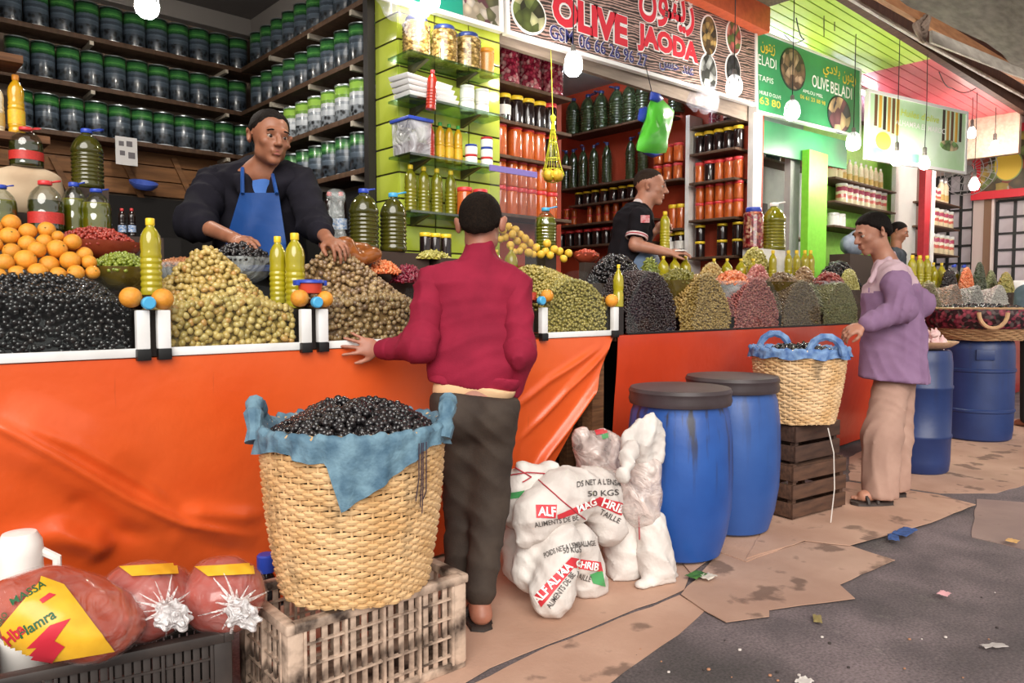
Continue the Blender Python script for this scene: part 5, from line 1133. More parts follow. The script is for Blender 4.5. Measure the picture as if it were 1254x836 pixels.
heap('glossy black olives heaped behind the cracked olives', 755, 312, 2.935, .27, .085, .16, BLACK, (.013, .011, .011), 900, rough=.15, zb=ZR)
heap('red tomato paste in a low dish near the second seller', 718, 306, 3.075, .1, .05, .03, ['#b8442a', '#a83820', '#c85a34'], (.012, .008, .008), 200, (M_bowlr, .05, 'red-brown dish of tomato paste near the second seller'))
heap('green chillies behind the tiny dark olives', 796, 317, 2.945, .075, .07, .05, ['#6f7a2c', '#8f9640', '#5a6420'], (.022, .006, .006), 260, zb=ZR)
heap('yellow-green pickled peppers heaped before the white stand', 925, 303, 3.08, .30, .04, .12, ['#a89c44', '#c0b45c', '#8f8434', '#d0c678'], (.016, .011, .011), 500, zb=ZR)
VAL = [(832, 'olive-green pickled chillies', ['#6a6424', '#7f7830', '#565018'], (.02, .007, .007), 330), (897, 'orange carrot pickles', ['#d8703c', '#e08a58', '#c85c2c', '#e8a880'], (.015, .01, .01), 332), (958, 'brown spiced olives', ['#6a5034', '#8a6c48', '#4f3a26', '#a88a62'], (.014, .011, .011), 334), (1014, 'dark red peppers', ['#7a1c16', '#8f2a1e', '#601410'], (.016, .01, .01), 334)]
for px, nm, cols, sz, py in VAL:
    heap(f'{nm} heaped between two arched bins', px, py, YC + .16, .15, .11, .08, cols, sz, 330, (M_bowlg if px in (832, 958) else M_bowlc, .13, f'glass bowl of {nm} between two arched bins'))
for px, py, nm, cols, sz, rx in [(872, 322, 'tan almonds', ['#b89a5c', '#a3864a', '#c8ae74'], (.014, .01, .01), .18), (928, 325, 'pink turnip pickles', ['#b86a62', '#a8564f', '#c88a7c'], (.015, .011, .011), .19), (985, 327, 'brown dried fruit', ['#8a6a48', '#a88860', '#705236'], (.016, .011, .011), .2), (1040, 330, 'yellow-green olives', ['#a8a058', '#8f8844', '#c0b870'], (.015, .012, .012), .2), (1028, 320, 'glossy black olives', BLACK, (.014, .012, .012), .5)]:
    heap(f'{nm} heaped at the back of the long counter', px, py, YC + {'g': .47, 'y': .335}.get(nm[0], .345), rx, {'g': .065, 'y': .04}.get(nm[0], .045), .16, cols, sz, 420, zb=ZR)
ZF = ZC + .302
for px, py, nm, cols, rx in [(1137, 345, 'green chillies', ['#6a6a3a', '#8a8650'], .22), (1163, 330, 'glossy black olives', BLACK, .26), (1184, 328, 'orange carrot pickles', ['#d0703c', '#e09060'], .24), (1200, 322, 'dark green herbs', ['#3a4230', '#56604a'], .22), (1214, 332, 'green herbs', ['#6a7050', '#8f9468'], .22), (1232, 334, 'yellow-green pickles', ['#8a8444', '#a89c58'], .19)]:
    heap(f'{nm} heaped on the far counter', px, py, YC + (.36 if px < 1230 else .16), rx, .05 if px < 1230 else .085, .22, cols, (.018, .014, .014), 420, zb=ZF)

tag(MB().span((3.12, YC + .275, ZC + .004), (6.96, YC + .53, ZC + .29)).build('riser_box', M_ck), 'long dark riser along the back of the arched bins', 'box'); ZR = ZC + .292
tp_ = at(718, 306, Y=3.075); tag(MB().span((tp_.x - .06, 3.035, ZR - .001), (tp_.x + .06, 3.08, tp_.z - .079)).build('riser_box', M_ck), 'small dark block under the dish of tomato paste', 'box')
# --- bottles and flagons standing about the counter
def stand(kind, px, ytop, ybot, Y, label, ws=1., group=None, zfix=None):
    b = at(px, ybot, Y=Y)
    if zfix: b.z = zfix
    t = at(px, ytop, Y=Y); h = t.z - b.z
    PR[kind].place((b.x, b.y, b.z), random.uniform(-.5, .5), label, group, scale=(h * ws, h * ws, h)); return b
def block(px, w, ytop, Y, d, label, m=M_ck, cat='box', name='riser_box'):
    p = at(px, ytop, Y=Y); tag(MB().span((p.x - w / 2, Y - d / 2, ZC + .004), (p.x + w / 2, Y + d / 2, p.z - .001)).build(name, m), label, cat)
stand('oily', 186, 267, 362, YC + .1, 'tall yellow-green oil bottle between the black and green heaps', 1.0)
stand('oily', 341, 289, 372, 2.76, 'smaller yellow-green oil bottle right of the green heap', .95); stand('oily', 362, 285, 378, 2.70, 'larger yellow-green oil bottle right of the green heap', 1.0)
for px, w, yt, Y, d, lab in [(352, .09, 379, 2.72, .13, 'dark riser under the two oil bottles'), (462, .53, 308, 3.03, .1, 'dark riser under the two big flagons'), (662, .09, 312, 3.11, .17, 'dark riser under the sky-capped flagon'), (620, .2, 345, 2.9, .05, 'dark riser under the oil bottles behind the boy')]: block(px, w, yt, Y, d, lab)
ZFL = at(462, 308, Y=3.03).z; stand('bigblue', 446, 231, 305, 3.03, 'big oil flagon with blue cap next to the tiled pillar', .98, None, ZFL); stand('bigsky', 482, 236, 310, 3.03, 'big oil flagon with sky blue cap before the tiled pillar', .92, None, ZFL)
a_, b_ = at(514, 318, Y=3.1), at(553, 318, Y=3.1); tag(MB().span((a_.x, 2.93, ZC + .004), (b_.x, 3.145, ZJ - .001)).build('riser_box', M_ck), 'dark riser under the dark jars and pale green peppers', 'box')
stand('bigol', 668, 254, 312, 3.14, 'olive oil flagon with sky blue looped cap by the lemons', 1.0)
stand('small', 608, 305, 345, 2.9, 'squat oil bottle half hidden by the boy', .9); stand('small', 626, 302, 345, 2.9, 'squat oil bottle beside the boy\'s ear', .95)
stand('small', 757, 323, 376, YC + .055, 'slim oil bottle on the joint of the tarpaulins', .62)
for i, px in enumerate([812, 826, 839]): stand('small', px, 313, 345, 2.995, 'squat oil bottle in the row of three by the golden olives', .95, 'row of three squat oil bottles', ZR)
for i, px in enumerate([874, 890, 907, 922]): stand('small', px, 316, 348, 2.995, 'squat oil bottle in the row of four by the pink olives', .95, 'row of four squat oil bottles', ZR)
for i, px in enumerate([946, 965, 975, 985, 992]): stand('oily', px, 306, 342, 2.99, 'slim oil bottle in the row beside the white stand', .8, 'slim oil bottles beside the white stand', ZR)
block(936, .42, 306, 3.22, .16, 'white stand carrying the pickle jar and the flagon', M_white, 'stand', 'display_stand')
ZW = at(936, 306, Y=3.22).z; stand('onionr', 922, 254, 306, 3.22, 'ribbed jar of red pickles with blue lid on the white stand', 1.05, None, ZW); stand('bigw', 947, 248, 306, 3.22, 'green oil flagon with white looped cap on the white stand', 1.0, None, ZW)
stand('jugred', 33, 155, 206, 3.31, 'red-labelled oil jug standing on the pale sack', .98); stand('jugred', 57, 220, 286, 3.165, 'red-labelled oil jug behind the oranges', .8); stand('bigblue', 108, 158, 232, 3.31, 'tall dark flagon with blue cap above the jugs', 1.0)
stand('jugblue', 92, 222, 286, 3.215, 'oil jug with blue cap, rear one of the pair', .6); stand('jugblue', 119, 230, 286, 3.16, 'oil jug with blue cap, front one of the pair', .8); stand('jugblue', 2, 225, 285, 3.17, 'oil jug cut by the picture edge behind the oranges', .8)
block(70, .7, 286, 3.175, .15, 'dark riser under the row of oil jugs'); block(108, .12, 232, 3.31, .11, 'dark stack under the tall dark flagon'); block(35, .2, 262, 3.31, .11, 'dark stack under the pale sack')
# pale sack under the upper jug
sk = at(35, 236, Y=3.31); blob('flour_sack', [ell((sk.x, 3.31, sk.z), (.12, .055, .098)), ell((sk.x, 3.31, sk.z + .06), (.11, .052, .03))], mat('pale_sack', '#c9b294', '#b89e80', rough=.8, scale=8, bump=.2), .012, .03); tag(bpy.data.objects['flour_sack'], 'pale sack between the oil jugs', 'sack')
# left edge shelf with cooking oil
p = at(12, 165, Y=3.4); shelf((p.x - .3, 3.33, p.z - .03), (p.x + .12, 3.5, p.z), M_wood, 'short wooden shelf with cooking oil at the shop edge'); stand('oilk', 21, 92, 165, 3.4, 'cooking oil bottle with yellow label on the short wooden shelf', .95); stand('pale', -3, 100, 165, 3.4, 'pale bottle beside the cooking oil on the short wooden shelf', .95)
p2 = at(5, 70, Y=3.4); shelf((p2.x - .3, 3.33, p2.z - .03), (p2.x + .05, 3.5, p2.z), M_wood, 'upper short wooden shelf at the shop edge')
# soda bottles in the dark
for i, px in enumerate([150, 162, 390, 404, 418]): stand('soda', px, 235 if px > 300 else 255, 290, 4.6 if px < 300 else 3.9, 'dark soda bottle in the recess behind the first seller', 1.0, 'soda bottles in the dark recess')
tag(MB().span((.6, 4.5, .38), (1.5, 4.9, at(155, 290, Y=4.6).z - .001)).build('cabinet', M_dark), 'black cabinet in the recess behind the first seller', 'cabinet'); tag(MB().span((1.75, 3.75, .38), (2.28, 4.05, at(404, 290, Y=3.9).z - .001)).build('cabinet', M_dark), 'black cabinet behind the two big flagons', 'cabinet')
# brown preserved lemons in a clear bag held by the first seller
c0 = at(430, 308, Y=2.89); r = thing('preserve_bag', 'lumpy bag of brown preserved lemons in the first seller\'s hand', 'bag', c0)
lum = [(ell((c0.x + rng.uniform(-.1, .09), 2.89 + rng.uniform(-.035, .035), c0.z + rng.uniform(-.04, .03)), (.045, .04, .035)), .01) for _ in range(22)]
blob('fruit', lum, mat('brown_preserve', '#9a5a2a', '#7a4218', rough=.2, coat=.6, scale=14), .009, .01, r)
# plastic wrap and clear bag
c1 = at(402, 255, Y=3.1)
# net of lemons hanging at the honey wall
p = at(677, 214, Y=3.25); r = thing('net_bag', 'yellow net of lemons hanging before the honey jars', 'bag', p); tp = at(681, 150, Y=3.25) - p
M_net = mat('yellow_net', '#c8c82c', rough=.6); mb = MB()
for i in range(10):
    a = i * math.pi / 5; mb.tube([(.005 * math.cos(a), .005 * math.sin(a), tp.z), (.025 * math.cos(a), .025 * math.sin(a), tp.z * .6), (.05 * math.cos(a), .05 * math.sin(a), .06), (.072 * math.cos(a), .072 * math.sin(a), .0), (.04 * math.cos(a), .04 * math.sin(a), -.04), (0, 0, -.05)], .0018, 4)
for z, q in ((tp.z * .3, .042), (tp.z * .6, .026), (.03, .058), (-.02, .05), (tp.z * .85, .014)): mb.tube([(q * math.cos(a), q * math.sin(a), z) for a in np.linspace(0, 6.28, 11)[:-1]], .003, 4, closed=True)
put('net', mb.mesh('net', M_net), r)
V, F = ico(3, (.034, .034, .037))
for dx, dy in ((-.034, 0), (.034, -.01), (0, .036), (0, -.036)): put('fruit', mesh_np('fruit', V, F, M_lemon), r, (dx, dy, -.005))
put('string', MB().tube([(0, 0, tp.z), (0, .02, 2.75 - p.z)], .002, 5).mesh('string', M_net), r)
put('knot', MB().lathe([(.001, tp.z + .05), (.02, tp.z + .03), (.012, tp.z)], 8).mesh('knot', M_net), r)
# --- hanging bags: green bundle, clear bag, clear bags at the pillar top
p = at(803, 152, Y=3.12); gm = mat('lime_bag', '#5fd03c', '#52bc32', rough=.35, scale=6, bump=.3, coat=.2); r = thing('bag_bundle', 'bundle of lime green plastic bags hanging under the sign', 'bag', p)
def drape(outline, Y, th, m, name, parent, amp=.012):
    """hanging bag: outline (pixels) swept into a pillow with folds"""
    P = [at(x, y, Y=Y) for x, y in outline]; c = sum(P, Vector()) / len(P); vs = [c + Vector((0, -th, 0)), c + Vector((0, th, 0))]; n = len(P); K = 5
    for s_ in (-1, 1):
        for k in range(1, K + 1):
            f = k / K
            for q in P: w = c.lerp(q, f); vs.append(w + Vector((0, s_ * th * math.sqrt(max(0, 1 - f * f)) + amp * math.sin(w.x * 60 + w.z * 25) * (1 - f * .5), 0)))
    fs = []
    for h in range(2):
        o = 2 + h * K * n
        fs += [(h, o + i, o + (i + 1) % n) for i in range(n)] + [(o + k * n + i, o + (k + 1) * n + i, o + (k + 1) * n + (i + 1) % n, o + k * n + (i + 1) % n) for k in range(K - 1) for i in range(n)]
    a_, b_ = 2 + (K - 1) * n, 2 + (2 * K - 1) * n; fs += [(a_ + i, b_ + i, b_ + (i + 1) % n, a_ + (i + 1) % n) for i in range(n)]
    mb = MB(); mb.add(vs, fs); return mb.build(name, m, parent, smooth=True, sharp=70)
drape([(797, 121), (806, 119), (813, 123), (826, 136), (822, 152), (818, 172), (815, 187), (800, 189), (789, 187), (779, 184), (782, 172), (786, 160), (791, 145), (794, 132)], 3.12, .05, gm, 'green_bag', r)
drape([(797, 112), (806, 114), (812, 122), (804, 126), (796, 122)], 3.1, .03, CAPS['blue'], 'blue_tie', r, .004); drape([(783, 133), (791, 130), (795, 136), (788, 150), (781, 147)], 3.15, .02, CAPS['blue'], 'blue_bag', r, .004); drape([(787, 187), (812, 189), (800, 193)], 3.13, .03, CAPS['blue'], 'blue_hem', r, .003)
put('string', MB().tube([(0, 0, .1), (.01, .1, 2.84 - p.z)], .003, 5).mesh('string', M_cord), r)
p = at(858, 125, Y=3.16); r = thing('clear_bag', 'crumpled clear plastic bag hanging before the pickle rack', 'bag', p)
blob('film', [cap((p.x - .12, 3.16, p.z - .02), (p.x + .12, 3.16, p.z + .04), .06, .1, flat=((0, 1, 0), .5))], film_mat('bag_film', '#a8a8b4', .2), .012, .03, r, disp=lambda P: waves(P, [(.012, 45, 0, 22, 0), (.008, 20, 30, -60, 1)]))
p = at(496, 15, Y=3.09); r = thing('clear_bag', 'clump of clear plastic bags hanging at the top of the tiled pillar', 'bag', p)
blob('film', [cap((p.x - .12, 3.09, p.z + .05), (p.x + .05, 3.09, p.z - .04), .05, .08, flat=((0, 1, 0), .6)), ell((p.x + .02, 3.09, p.z + .02), (.1, .045, .07))], film_mat('bag_film2', '#a8a8b4', .12), .012, .03, r, disp=lambda P: waves(P, [(.012, 45, 0, 30, 0), (.008, 20, 30, -60, 1)]))
p = at(411, 262, Y=3.03); r = thing('clear_bag', 'standing clear plastic bag left of the blue-capped flagon', 'bag', (p.x, 3.03, ZFL))
blob('film', [cap((p.x, 3.03, ZFL + .045), (p.x, 3.03, p.z), .042, .03), cap((p.x, 3.03, p.z), (p.x + .01, 3.03, p.z + .07), .025, .045)], film_mat('bag_film3', '#dfe6e4', .22), .009, .02, r, disp=lambda P: waves(P, [(.006, 45, 0, 22, 0), (.004, 20, 30, -60, 1)]))

# ================================================================== in front of the counters
def wicker_mat(name, a, b, dark):
    m = mat(name, a, b, rough=.55, scale=9, bump=.1, bscale=80)
    nt = m.node_tree; L = nt.links; p = nt.nodes['Principled BSDF']; src = p.inputs['Base Color'].links[0].from_socket
    tc = node(nt, 'ShaderNodeTexCoord'); mp = node(nt, 'ShaderNodeMapping'); mp.inputs['Scale'].default_value = (9, 9, 2.5); L.new(tc.outputs['Object'], mp.inputs[0])
    n1 = node(nt, 'ShaderNodeTexNoise'); n1.inputs['Scale'].default_value = 1; n1.inputs['Detail'].default_value = 7; L.new(mp.outputs[0], n1.inputs['Vector'])
    cr = node(nt, 'ShaderNodeValToRGB'); cr.color_ramp.elements[0].position = .58; cr.color_ramp.elements[1].position = .72; L.new(n1.outputs['Fac'], cr.inputs[0])
    mf = node(nt, 'ShaderNodeMath', operation='MULTIPLY'); mf.inputs[1].default_value = dark; L.new(cr.outputs[0], mf.inputs[0])
    mx = node(nt, 'ShaderNodeMix', data_type='RGBA'); L.new(mf.outputs[0], mx.inputs['Factor']); L.new(src, mx.inputs['A']); mx.inputs['B'].default_value = (*hexc('#2a1a14'), 1); L.new(mx.outputs['Result'], p.inputs['Base Color']); return m
def basket(label, c, h, rb, rt, rows, stakes, m, bulge=.02, sq=1.0, name='wicker_basket'):
    """woven basket standing on c: upright stakes with strands passing in front of and behind them"""
    r = thing(name, label, 'basket', c)
    def rad(t): return rb + (rt - rb) * t + bulge * math.sin(t * math.pi)
    wv = MB(); rs = h / rows * .56; n = stakes * 3
    for k in range(rows):
        z = (k + .5) / rows * h; pts = []
        for i in range(n):
            a = 2 * math.pi * i / n; R_ = rad(z / h) + .0062 * math.cos(stakes / 2 * a + (math.pi if k % 2 else 0)); pts.append((R_ * math.cos(a), R_ * sq * math.sin(a), z + .0035 * math.sin(a * 5 + k * 1.3)))
        wv.tube(pts, rs, 5, closed=True)
    o = put('weave', wv.mesh('weave', m, smooth=True), r); o['kind'] = 'stuff'
    stm = MB()
    for i in range(stakes):
        a = 2 * math.pi * i / stakes; stm.tube([(rad(t) * math.cos(a), rad(t) * sq * math.sin(a), t * h) for t in np.linspace(0, 1, 6)], .0045, 5)
    o = put('stakes', stm.mesh('stakes', m, smooth=True), r); o['kind'] = 'stuff'
    put('base', MB().lathe([(.001, .006), (rb * .96, .004), (rb * .96, .02), (.001, .022)], 32, sy=sq).mesh('base', m), r)
    rim = MB()
    for s in range(2): rim.tube([((rt + .004 * math.cos(a * 20 + s * math.pi)) * math.cos(a), (rt + .004 * math.cos(a * 20 + s * math.pi)) * sq * math.sin(a), h + .004 * math.sin(a * 20 + s * math.pi)) for a in np.linspace(0, 2 * math.pi, 121)[:-1]], .009, 6, closed=True)
    put('rim', rim.mesh('rim', m, smooth=True), r)
    put('lining', MB().lathe([(rb * .93, .02), (rad(.5) * .96, h * .5), (rt * .965, h * .97)], 32, cap=False, sy=sq).mesh('lining', mat('dark_lining', '#2c2018', rough=.9)), r)
    return r
M_wick = wicker_mat('wicker', '#c9a06c', '#dcb98a', .8); M_wick2 = wicker_mat('wicker_pale', '#cfa876', '#e2c298', .5)
M_cloth = mat('blue_cloth', '#436378', '#6b8b9c', rough=.75, scale=18, bump=.5, bscale=55, detail=6); M_cloth2 = mat('blue_cloth_plain', '#3f629a', '#7c9cc4', rough=.7, scale=24, bump=.4, bscale=50)
# --- big basket on the dirty plastic crate
BC, BH, BZ = (1.187, 2.035), .50, .3185
bk = basket('large wicker basket of black olives with a blue cloth round its rim', (BC[0], BC[1], BZ), BH, .222, .275, 40, 56, M_wick, bulge=.012)
def ang(dx, dy): return math.atan2(dy, dx)
view_a = ang(-BC[0], -BC[1])     # the side of the basket that faces the street camera
def cloth_ring(parent, rt, h, drop, m, n=150, lift=None, sq=1.0, inner=.028):
    g = []; prof = [(-inner, -.045), (-inner * .8, -.012), (-.008, .012), (.012, .016), (.022, .004)]
    rows_ = [[] for _ in range(len(prof) + 8)]
    for i in range(n + 1):
        a = 2 * math.pi * i / n; w = .004 * math.sin(a * 23) + .004 * math.sin(a * 41 + 1); up = lift(a) if lift else 0
        for k, (dr, dz) in enumerate(prof): rows_[k].append(((rt + dr + w) * math.cos(a), (rt + dr + w) * sq * math.sin(a), h + dz + up + w))
        d = drop(a)
        for k in range(8):
            f = (k + 1) / 8; dr = .022 + .008 * math.sin(a * 17 + f * 2) * f + .006 * math.sin(a * 37) * f; rows_[len(prof) + k].append(((rt + dr) * math.cos(a), (rt + dr) * sq * math.sin(a), h + up * (1 - f) + .004 - d * f))
    MB().sheet(rows_).build  # grid assembled below
    me = MB().sheet(rows_, 0).mesh('cloth', m, smooth=True, sharp=80)
    return put('cloth', me, parent)
def adiff(a, b): return (a - b + math.pi) % (2 * math.pi) - math.pi
def drop1(a):
    d = adiff(a, view_a); base = .055 + .012 * math.sin(a * 7)
    flap = max(0, .2 - (d + .12) * .175 if d > -.12 else .2 - abs(d + .12) * 1.0) if -.4 < d < 1.0 else 0   # long pointed flap in front
    return max(base, flap)
def lift1(a):
    d = adiff(a, view_a); return .045 * math.exp(-((d - 1.75) / .25) ** 2) * 0
cloth_ring(bk, .275, BH, drop1, M_cloth)
for s, dd in ((-1, -1.62), (1, 1.42)):    # two handles wrapped in the cloth
    a0 = view_a + dd; pts = []
    for t in np.linspace(0, 1, 13):
        a = a0 + (t - .5) * .62; pts.append(((.295) * math.cos(a), .295 * math.sin(a), BH - .03 + .10 * math.sin(t * math.pi) ** .8))
    put('handle', MB().tube(pts, [.026 + .006 * math.sin(i * 2.2) for i in range(13)], 9).mesh('handle', M_cloth, smooth=True), bk)
threads = MB()
for i in range(4):
    a = view_a + .62 + i * .028 + .02 * math.sin(i * 3); threads.tube([((.312) * math.cos(a), .312 * math.sin(a), BH - .02), (.307 * math.cos(a + .01), .307 * math.sin(a + .01), BH - .12 - .015 * i), (.296 * math.cos(a + .03 * math.sin(i)), .296 * math.sin(a), BH - .19 - .02 * (i % 3))], .0016, 4)
o = put('loose_threads', threads.mesh('loose_threads', mat('dark_thread', '#3a2c3c', rough=.9)), bk); o['kind'] = 'stuff'
# black olives in the basket: the largest-showing ones singly, the rest as one heap
def basket_olives(c, z, r_, h, n, size, cols, label, singles, slabel, sq=1.0, cen=(0, 0)):
    a = rng.uniform(0, 2 * math.pi, n); s = np.sqrt(rng.uniform(0, 1, n)); pts = np.stack([c[0] + r_ * s * np.cos(a), c[1] + r_ * sq * s * np.sin(a), z + h * (1 - s ** 2.2) + rng.normal(0, size[1] * .5, n) + .008 * np.sin(a * 3 + s * 5)], 1)
    d = np.linalg.norm(pts - np.array(cam.location), axis=1); hi = pts[:, 2] - (z + h * (1 - s ** 2.2)) > -size[1] * .4; idx = np.argsort(np.where(hi, d, 99))[:singles] if singles else np.array([], int)
    keep = np.ones(n, bool); keep[idx] = False; I, J = 28, 8
    cv = [(c[0] + r_ * (j / J) * math.cos(2 * math.pi * i / I), c[1] + r_ * sq * (j / J) * math.sin(2 * math.pi * i / I), z + h * (1 - (j / J) ** 2.2) - size[1] * .9) for j in range(J + 1) for i in range(I)]
    cf = [(j * I + i, j * I + (i + 1) % I, (j + 1) * I + (i + 1) % I, (j + 1) * I + i) for j in range(J) for i in range(I)]
    tag(put('olive_heap', scatter_mesh('olive_heap', pts[keep], size, 2 if singles else 1, ramp_mat('basket_olives', cols, .2, .5), (np.array(cv), np.array(cf)))), label, 'heap', kind='stuff')
    if singles:
        bv, bf = ico(2, size); me = mesh_np('black_olive', bv, bf, ramp_mat('basket_olives', cols, .2, .5, True))
        for i in idx: tag(put('black_olive', me, None, pts[i], rot=Euler(rng.uniform(0, 6.28, 3))), slabel, 'olive', 'black olives topping the large basket')
basket_olives(BC, BZ + BH - .03, .26, .095, 2000, (.0115, .0092, .0092), BLACK, 'black olives filling the large wicker basket', 300, 'wet black olive on top of the large wicker basket')

# --- plastic crates
def plastic_crate(label, c, rz, L_, W_, H_, m, bays=4, wbays=2, slats=3):
    r = thing('plastic_crate', label, 'crate', c, rz); t = .012
    rim = MB()
    for y in (-1, 1): rim.span((-L_ / 2, y * W_ / 2 - .018, H_ - .03), (L_ / 2, y * W_ / 2 + .018, H_))
    for x in (-1, 1): rim.span((x * L_ / 2 - .018, -W_ / 2 - .018, H_ - .03), (x * L_ / 2 + .018, W_ / 2 + .018, H_))
    put('rim', rim.mesh('rim', m, bevel=.008), r)
    put('floor_panel', MB().span((-L_ / 2, -W_ / 2, .0), (L_ / 2, W_ / 2, .02)).mesh('floor_panel', m), r)
    foot = MB().span((-L_ / 2 - .01, -W_ / 2 - .01, 0), (L_ / 2 + .01, -W_ / 2 + .01, .028)).span((-L_ / 2 - .01, W_ / 2 - .01, 0), (L_ / 2 + .01, W_ / 2 + .01, .028)).span((-L_ / 2 - .01, -W_ / 2, 0), (-L_ / 2 + .01, W_ / 2, .028)).span((L_ / 2 - .01, -W_ / 2, 0), (L_ / 2 + .01, W_ / 2, .028)); put('foot_band', foot.mesh('foot_band', m, bevel=.004), r)
    pm = MB().box((0, 0, 0), (.05, .05, H_ - .04)).mesh('corner_post', m, bevel=.012)
    for x in (-1, 1):
        for y in (-1, 1): put('corner_post', pm, r, (x * (L_ / 2 - .012), y * (W_ / 2 - .012), H_ / 2 - .005))
    def side(length, nb, fn, rzz):
        bw = (length - .08) / nb
        ub = MB().box((0, 0, 0), (.009, .026, H_ - .05)).mesh('upright_rib', m, bevel=.002); sl = MB().box((0, 0, 0), (bw * .145, .006, H_ - .05)).mesh('slat', m, bevel=.002); hb = MB().box((0, 0, 0), (length - .06, .014, .006)).mesh('cross_rib', m)
        for b in range(nb + 1): put('upright_rib', ub, r, fn(-length / 2 + .04 + b * bw), rzz)
        for b in range(nb):
            for k in range(slats): put('slat', sl, r, fn(-length / 2 + .04 + bw * (b + (k + .72) / (slats + .45))), rzz)
        for k in range(1, 5):
            q = fn(0); put('cross_rib', hb, r, (q[0], q[1], H_ * k / 5 - .01), rzz)
    for y in (-1, 1): side(L_, bays, lambda u, y=y: (u, y * W_ / 2, H_ / 2 - .005), 0)
    for x in (-1, 1): side(W_, wbays, lambda u, x=x: (x * L_ / 2, u, H_ / 2 - .005), R(90))
    return r
M_dirty = mat('dirty_plastic', '#c4ab97', '#33261f', rough=.6, scale=11, bump=.3, bscale=40, detail=8, contrast=(.42, .66))
plastic_crate('dirt-stained pale plastic crate under the large wicker basket', (1.19, 2.045, .0069), R(-2), .585, .345, .312, M_dirty, 4, 2, 3)
M_blackpl = mat('black_plastic', '#2a2422', '#3c3430', rough=.5, scale=9)
plastic_crate('dark plastic crate holding the spice bags', (.53, 2.235, .0035), R(-13), .56, .36, .30, M_blackpl, 4, 2, 5)

# --- spice bags
def knot_bag(label, c, rx, ry, rz_, rot, kn, content, film, wr=1.0, ruffle=True):
    r = thing('spice_bag', label, 'bag', c); c = Vector(c)
    e = Euler(rot).to_matrix(); kn = Vector(kn)
    def folds(P):
        q = P - np.array(kn); ra = np.linalg.norm(q, axis=-1); th = np.arctan2(q[..., 2], q[..., 0] * .9 + q[..., 1] * .3); return .0065 * wr * np.sin(th * 13) * np.exp(-ra / .09) + waves(P, [(.003, 40, 20, 30, 0), (.002, -30, 60, 50, 1)])
    prims = [ell(c, (rx, ry, rz_), e)]
    if ruffle: prims.append((cap(c.lerp(kn, .75), kn, .06, .016), .05))
    blob('spice', [ell(c, (rx * .985, ry * .985, rz_ * .985), e)], content, .012, .03, r, disp=folds)
    blob('film', prims, film, .010, .035, r, disp=lambda P: folds(P) - .003)
    if ruffle:
        d = (kn - c).normalized(); blob('knot_ruffle', [cap(kn - d * .01, kn + d * .012, .012, .016), (ell(kn + d * .03 - Vector((0, 0, .012)), (.036, .03, .034)), .012), (ell(kn + d * .045 + Vector((.022, 0, -.03)), (.022, .02, .03)), .012)], film_mat('ruffle_film', '#f4f0f0', .85, .3, 30), .005, .012, r, disp=lambda P: waves(P, [(.005, 160, 60, 90, 0), (.004, -120, 150, 110, 1), (.003, 60, -90, 260, 2)]), smooth=0)
    return r
M_spice = mat('paprika', '#9a3218', '#ac4424', rough=.3, scale=14, coat=.7, bump=.4, bscale=12); M_spice2 = mat('pale_paprika', '#a8483c', '#96392e', rough=.3, scale=10, coat=.7, bump=.5, bscale=14); M_film = film_mat('spice_film', '#f2dcd8', .08, .08, 16)
sb1 = at(82, 752, Y=2.06); sb2 = at(180, 735, Y=2.14); sb3 = at(273, 728, Y=2.06)
b1 = knot_bag('spice bag printed yellow with a pepper, lying on the dark crate', sb1, .185, .125, .10, (R(8), R(24), R(-20)), sb1 + Vector((.1, -.1, -.05)), M_spice, M_film, ruffle=False)
b2 = knot_bag('clear spice bag with ruffled knot between two other spice bags', sb2, .135, .12, .105, (0, R(10), R(-15)), at(203, 745, Y=1.985), M_spice2, M_film)
b3 = knot_bag('clear spice bag with ruffled knot next to the wicker basket', sb3, .115, .115, .105, (0, 0, 0), at(290, 742, Y=1.935), M_spice2, M_film)
def decal(target, pts_px, faces, m, parent, name, off=.004):
    """print wrapped on a surface: pixel points dropped on to the mesh below them"""
    from mathutils.bvhtree import BVHTree
    me = target.data; org = origin_of(target); bv = BVHTree.FromPolygons([v.co + org for v in me.vertices], [tuple(p.vertices) for p in me.polygons]); V = []; ok = []
    for x, y in pts_px:
        v = ray(x, y).normalized(); h = bv.ray_cast(Vector(cam.location), v); ok.append(h[0] is not None); V.append((h[0] + h[1] * off) if h[0] else Vector((0, 0, 0)))
    fs = [f for f in faces if all(ok[i] for i in f) and max((V[i] - V[f[0]]).length for i in f) < .06]
    if not fs: return None
    used = sorted({i for f in fs for i in f}); re = {u: k for k, u in enumerate(used)}
    mb = MB(); mb.add([V[i] for i in used], [tuple(re[i] for i in f) for f in fs]); return mb.build(name, m, parent, smooth=True, sharp=180)
def decal_poly(target, corners, m, parent, name, n=(14, 6), off=.003):
    """corners: quad in pixels (tl, tr, br, bl), filled by a grid"""
    a, b, c, d = [np.array(q, float) for q in corners]; I, J = n; P = []
    for j in range(J + 1):
        for i in range(I + 1):
            u, v = i / I, j / J; P.append(tuple((a * (1 - u) + b * u) * (1 - v) + (d * (1 - u) + c * u) * v))
    return decal(target, P, [(j * (I + 1) + i, j * (I + 1) + i + 1, (j + 1) * (I + 1) + i + 1, (j + 1) * (I + 1) + i) for j in range(J) for i in range(I)], m, parent, name, off)
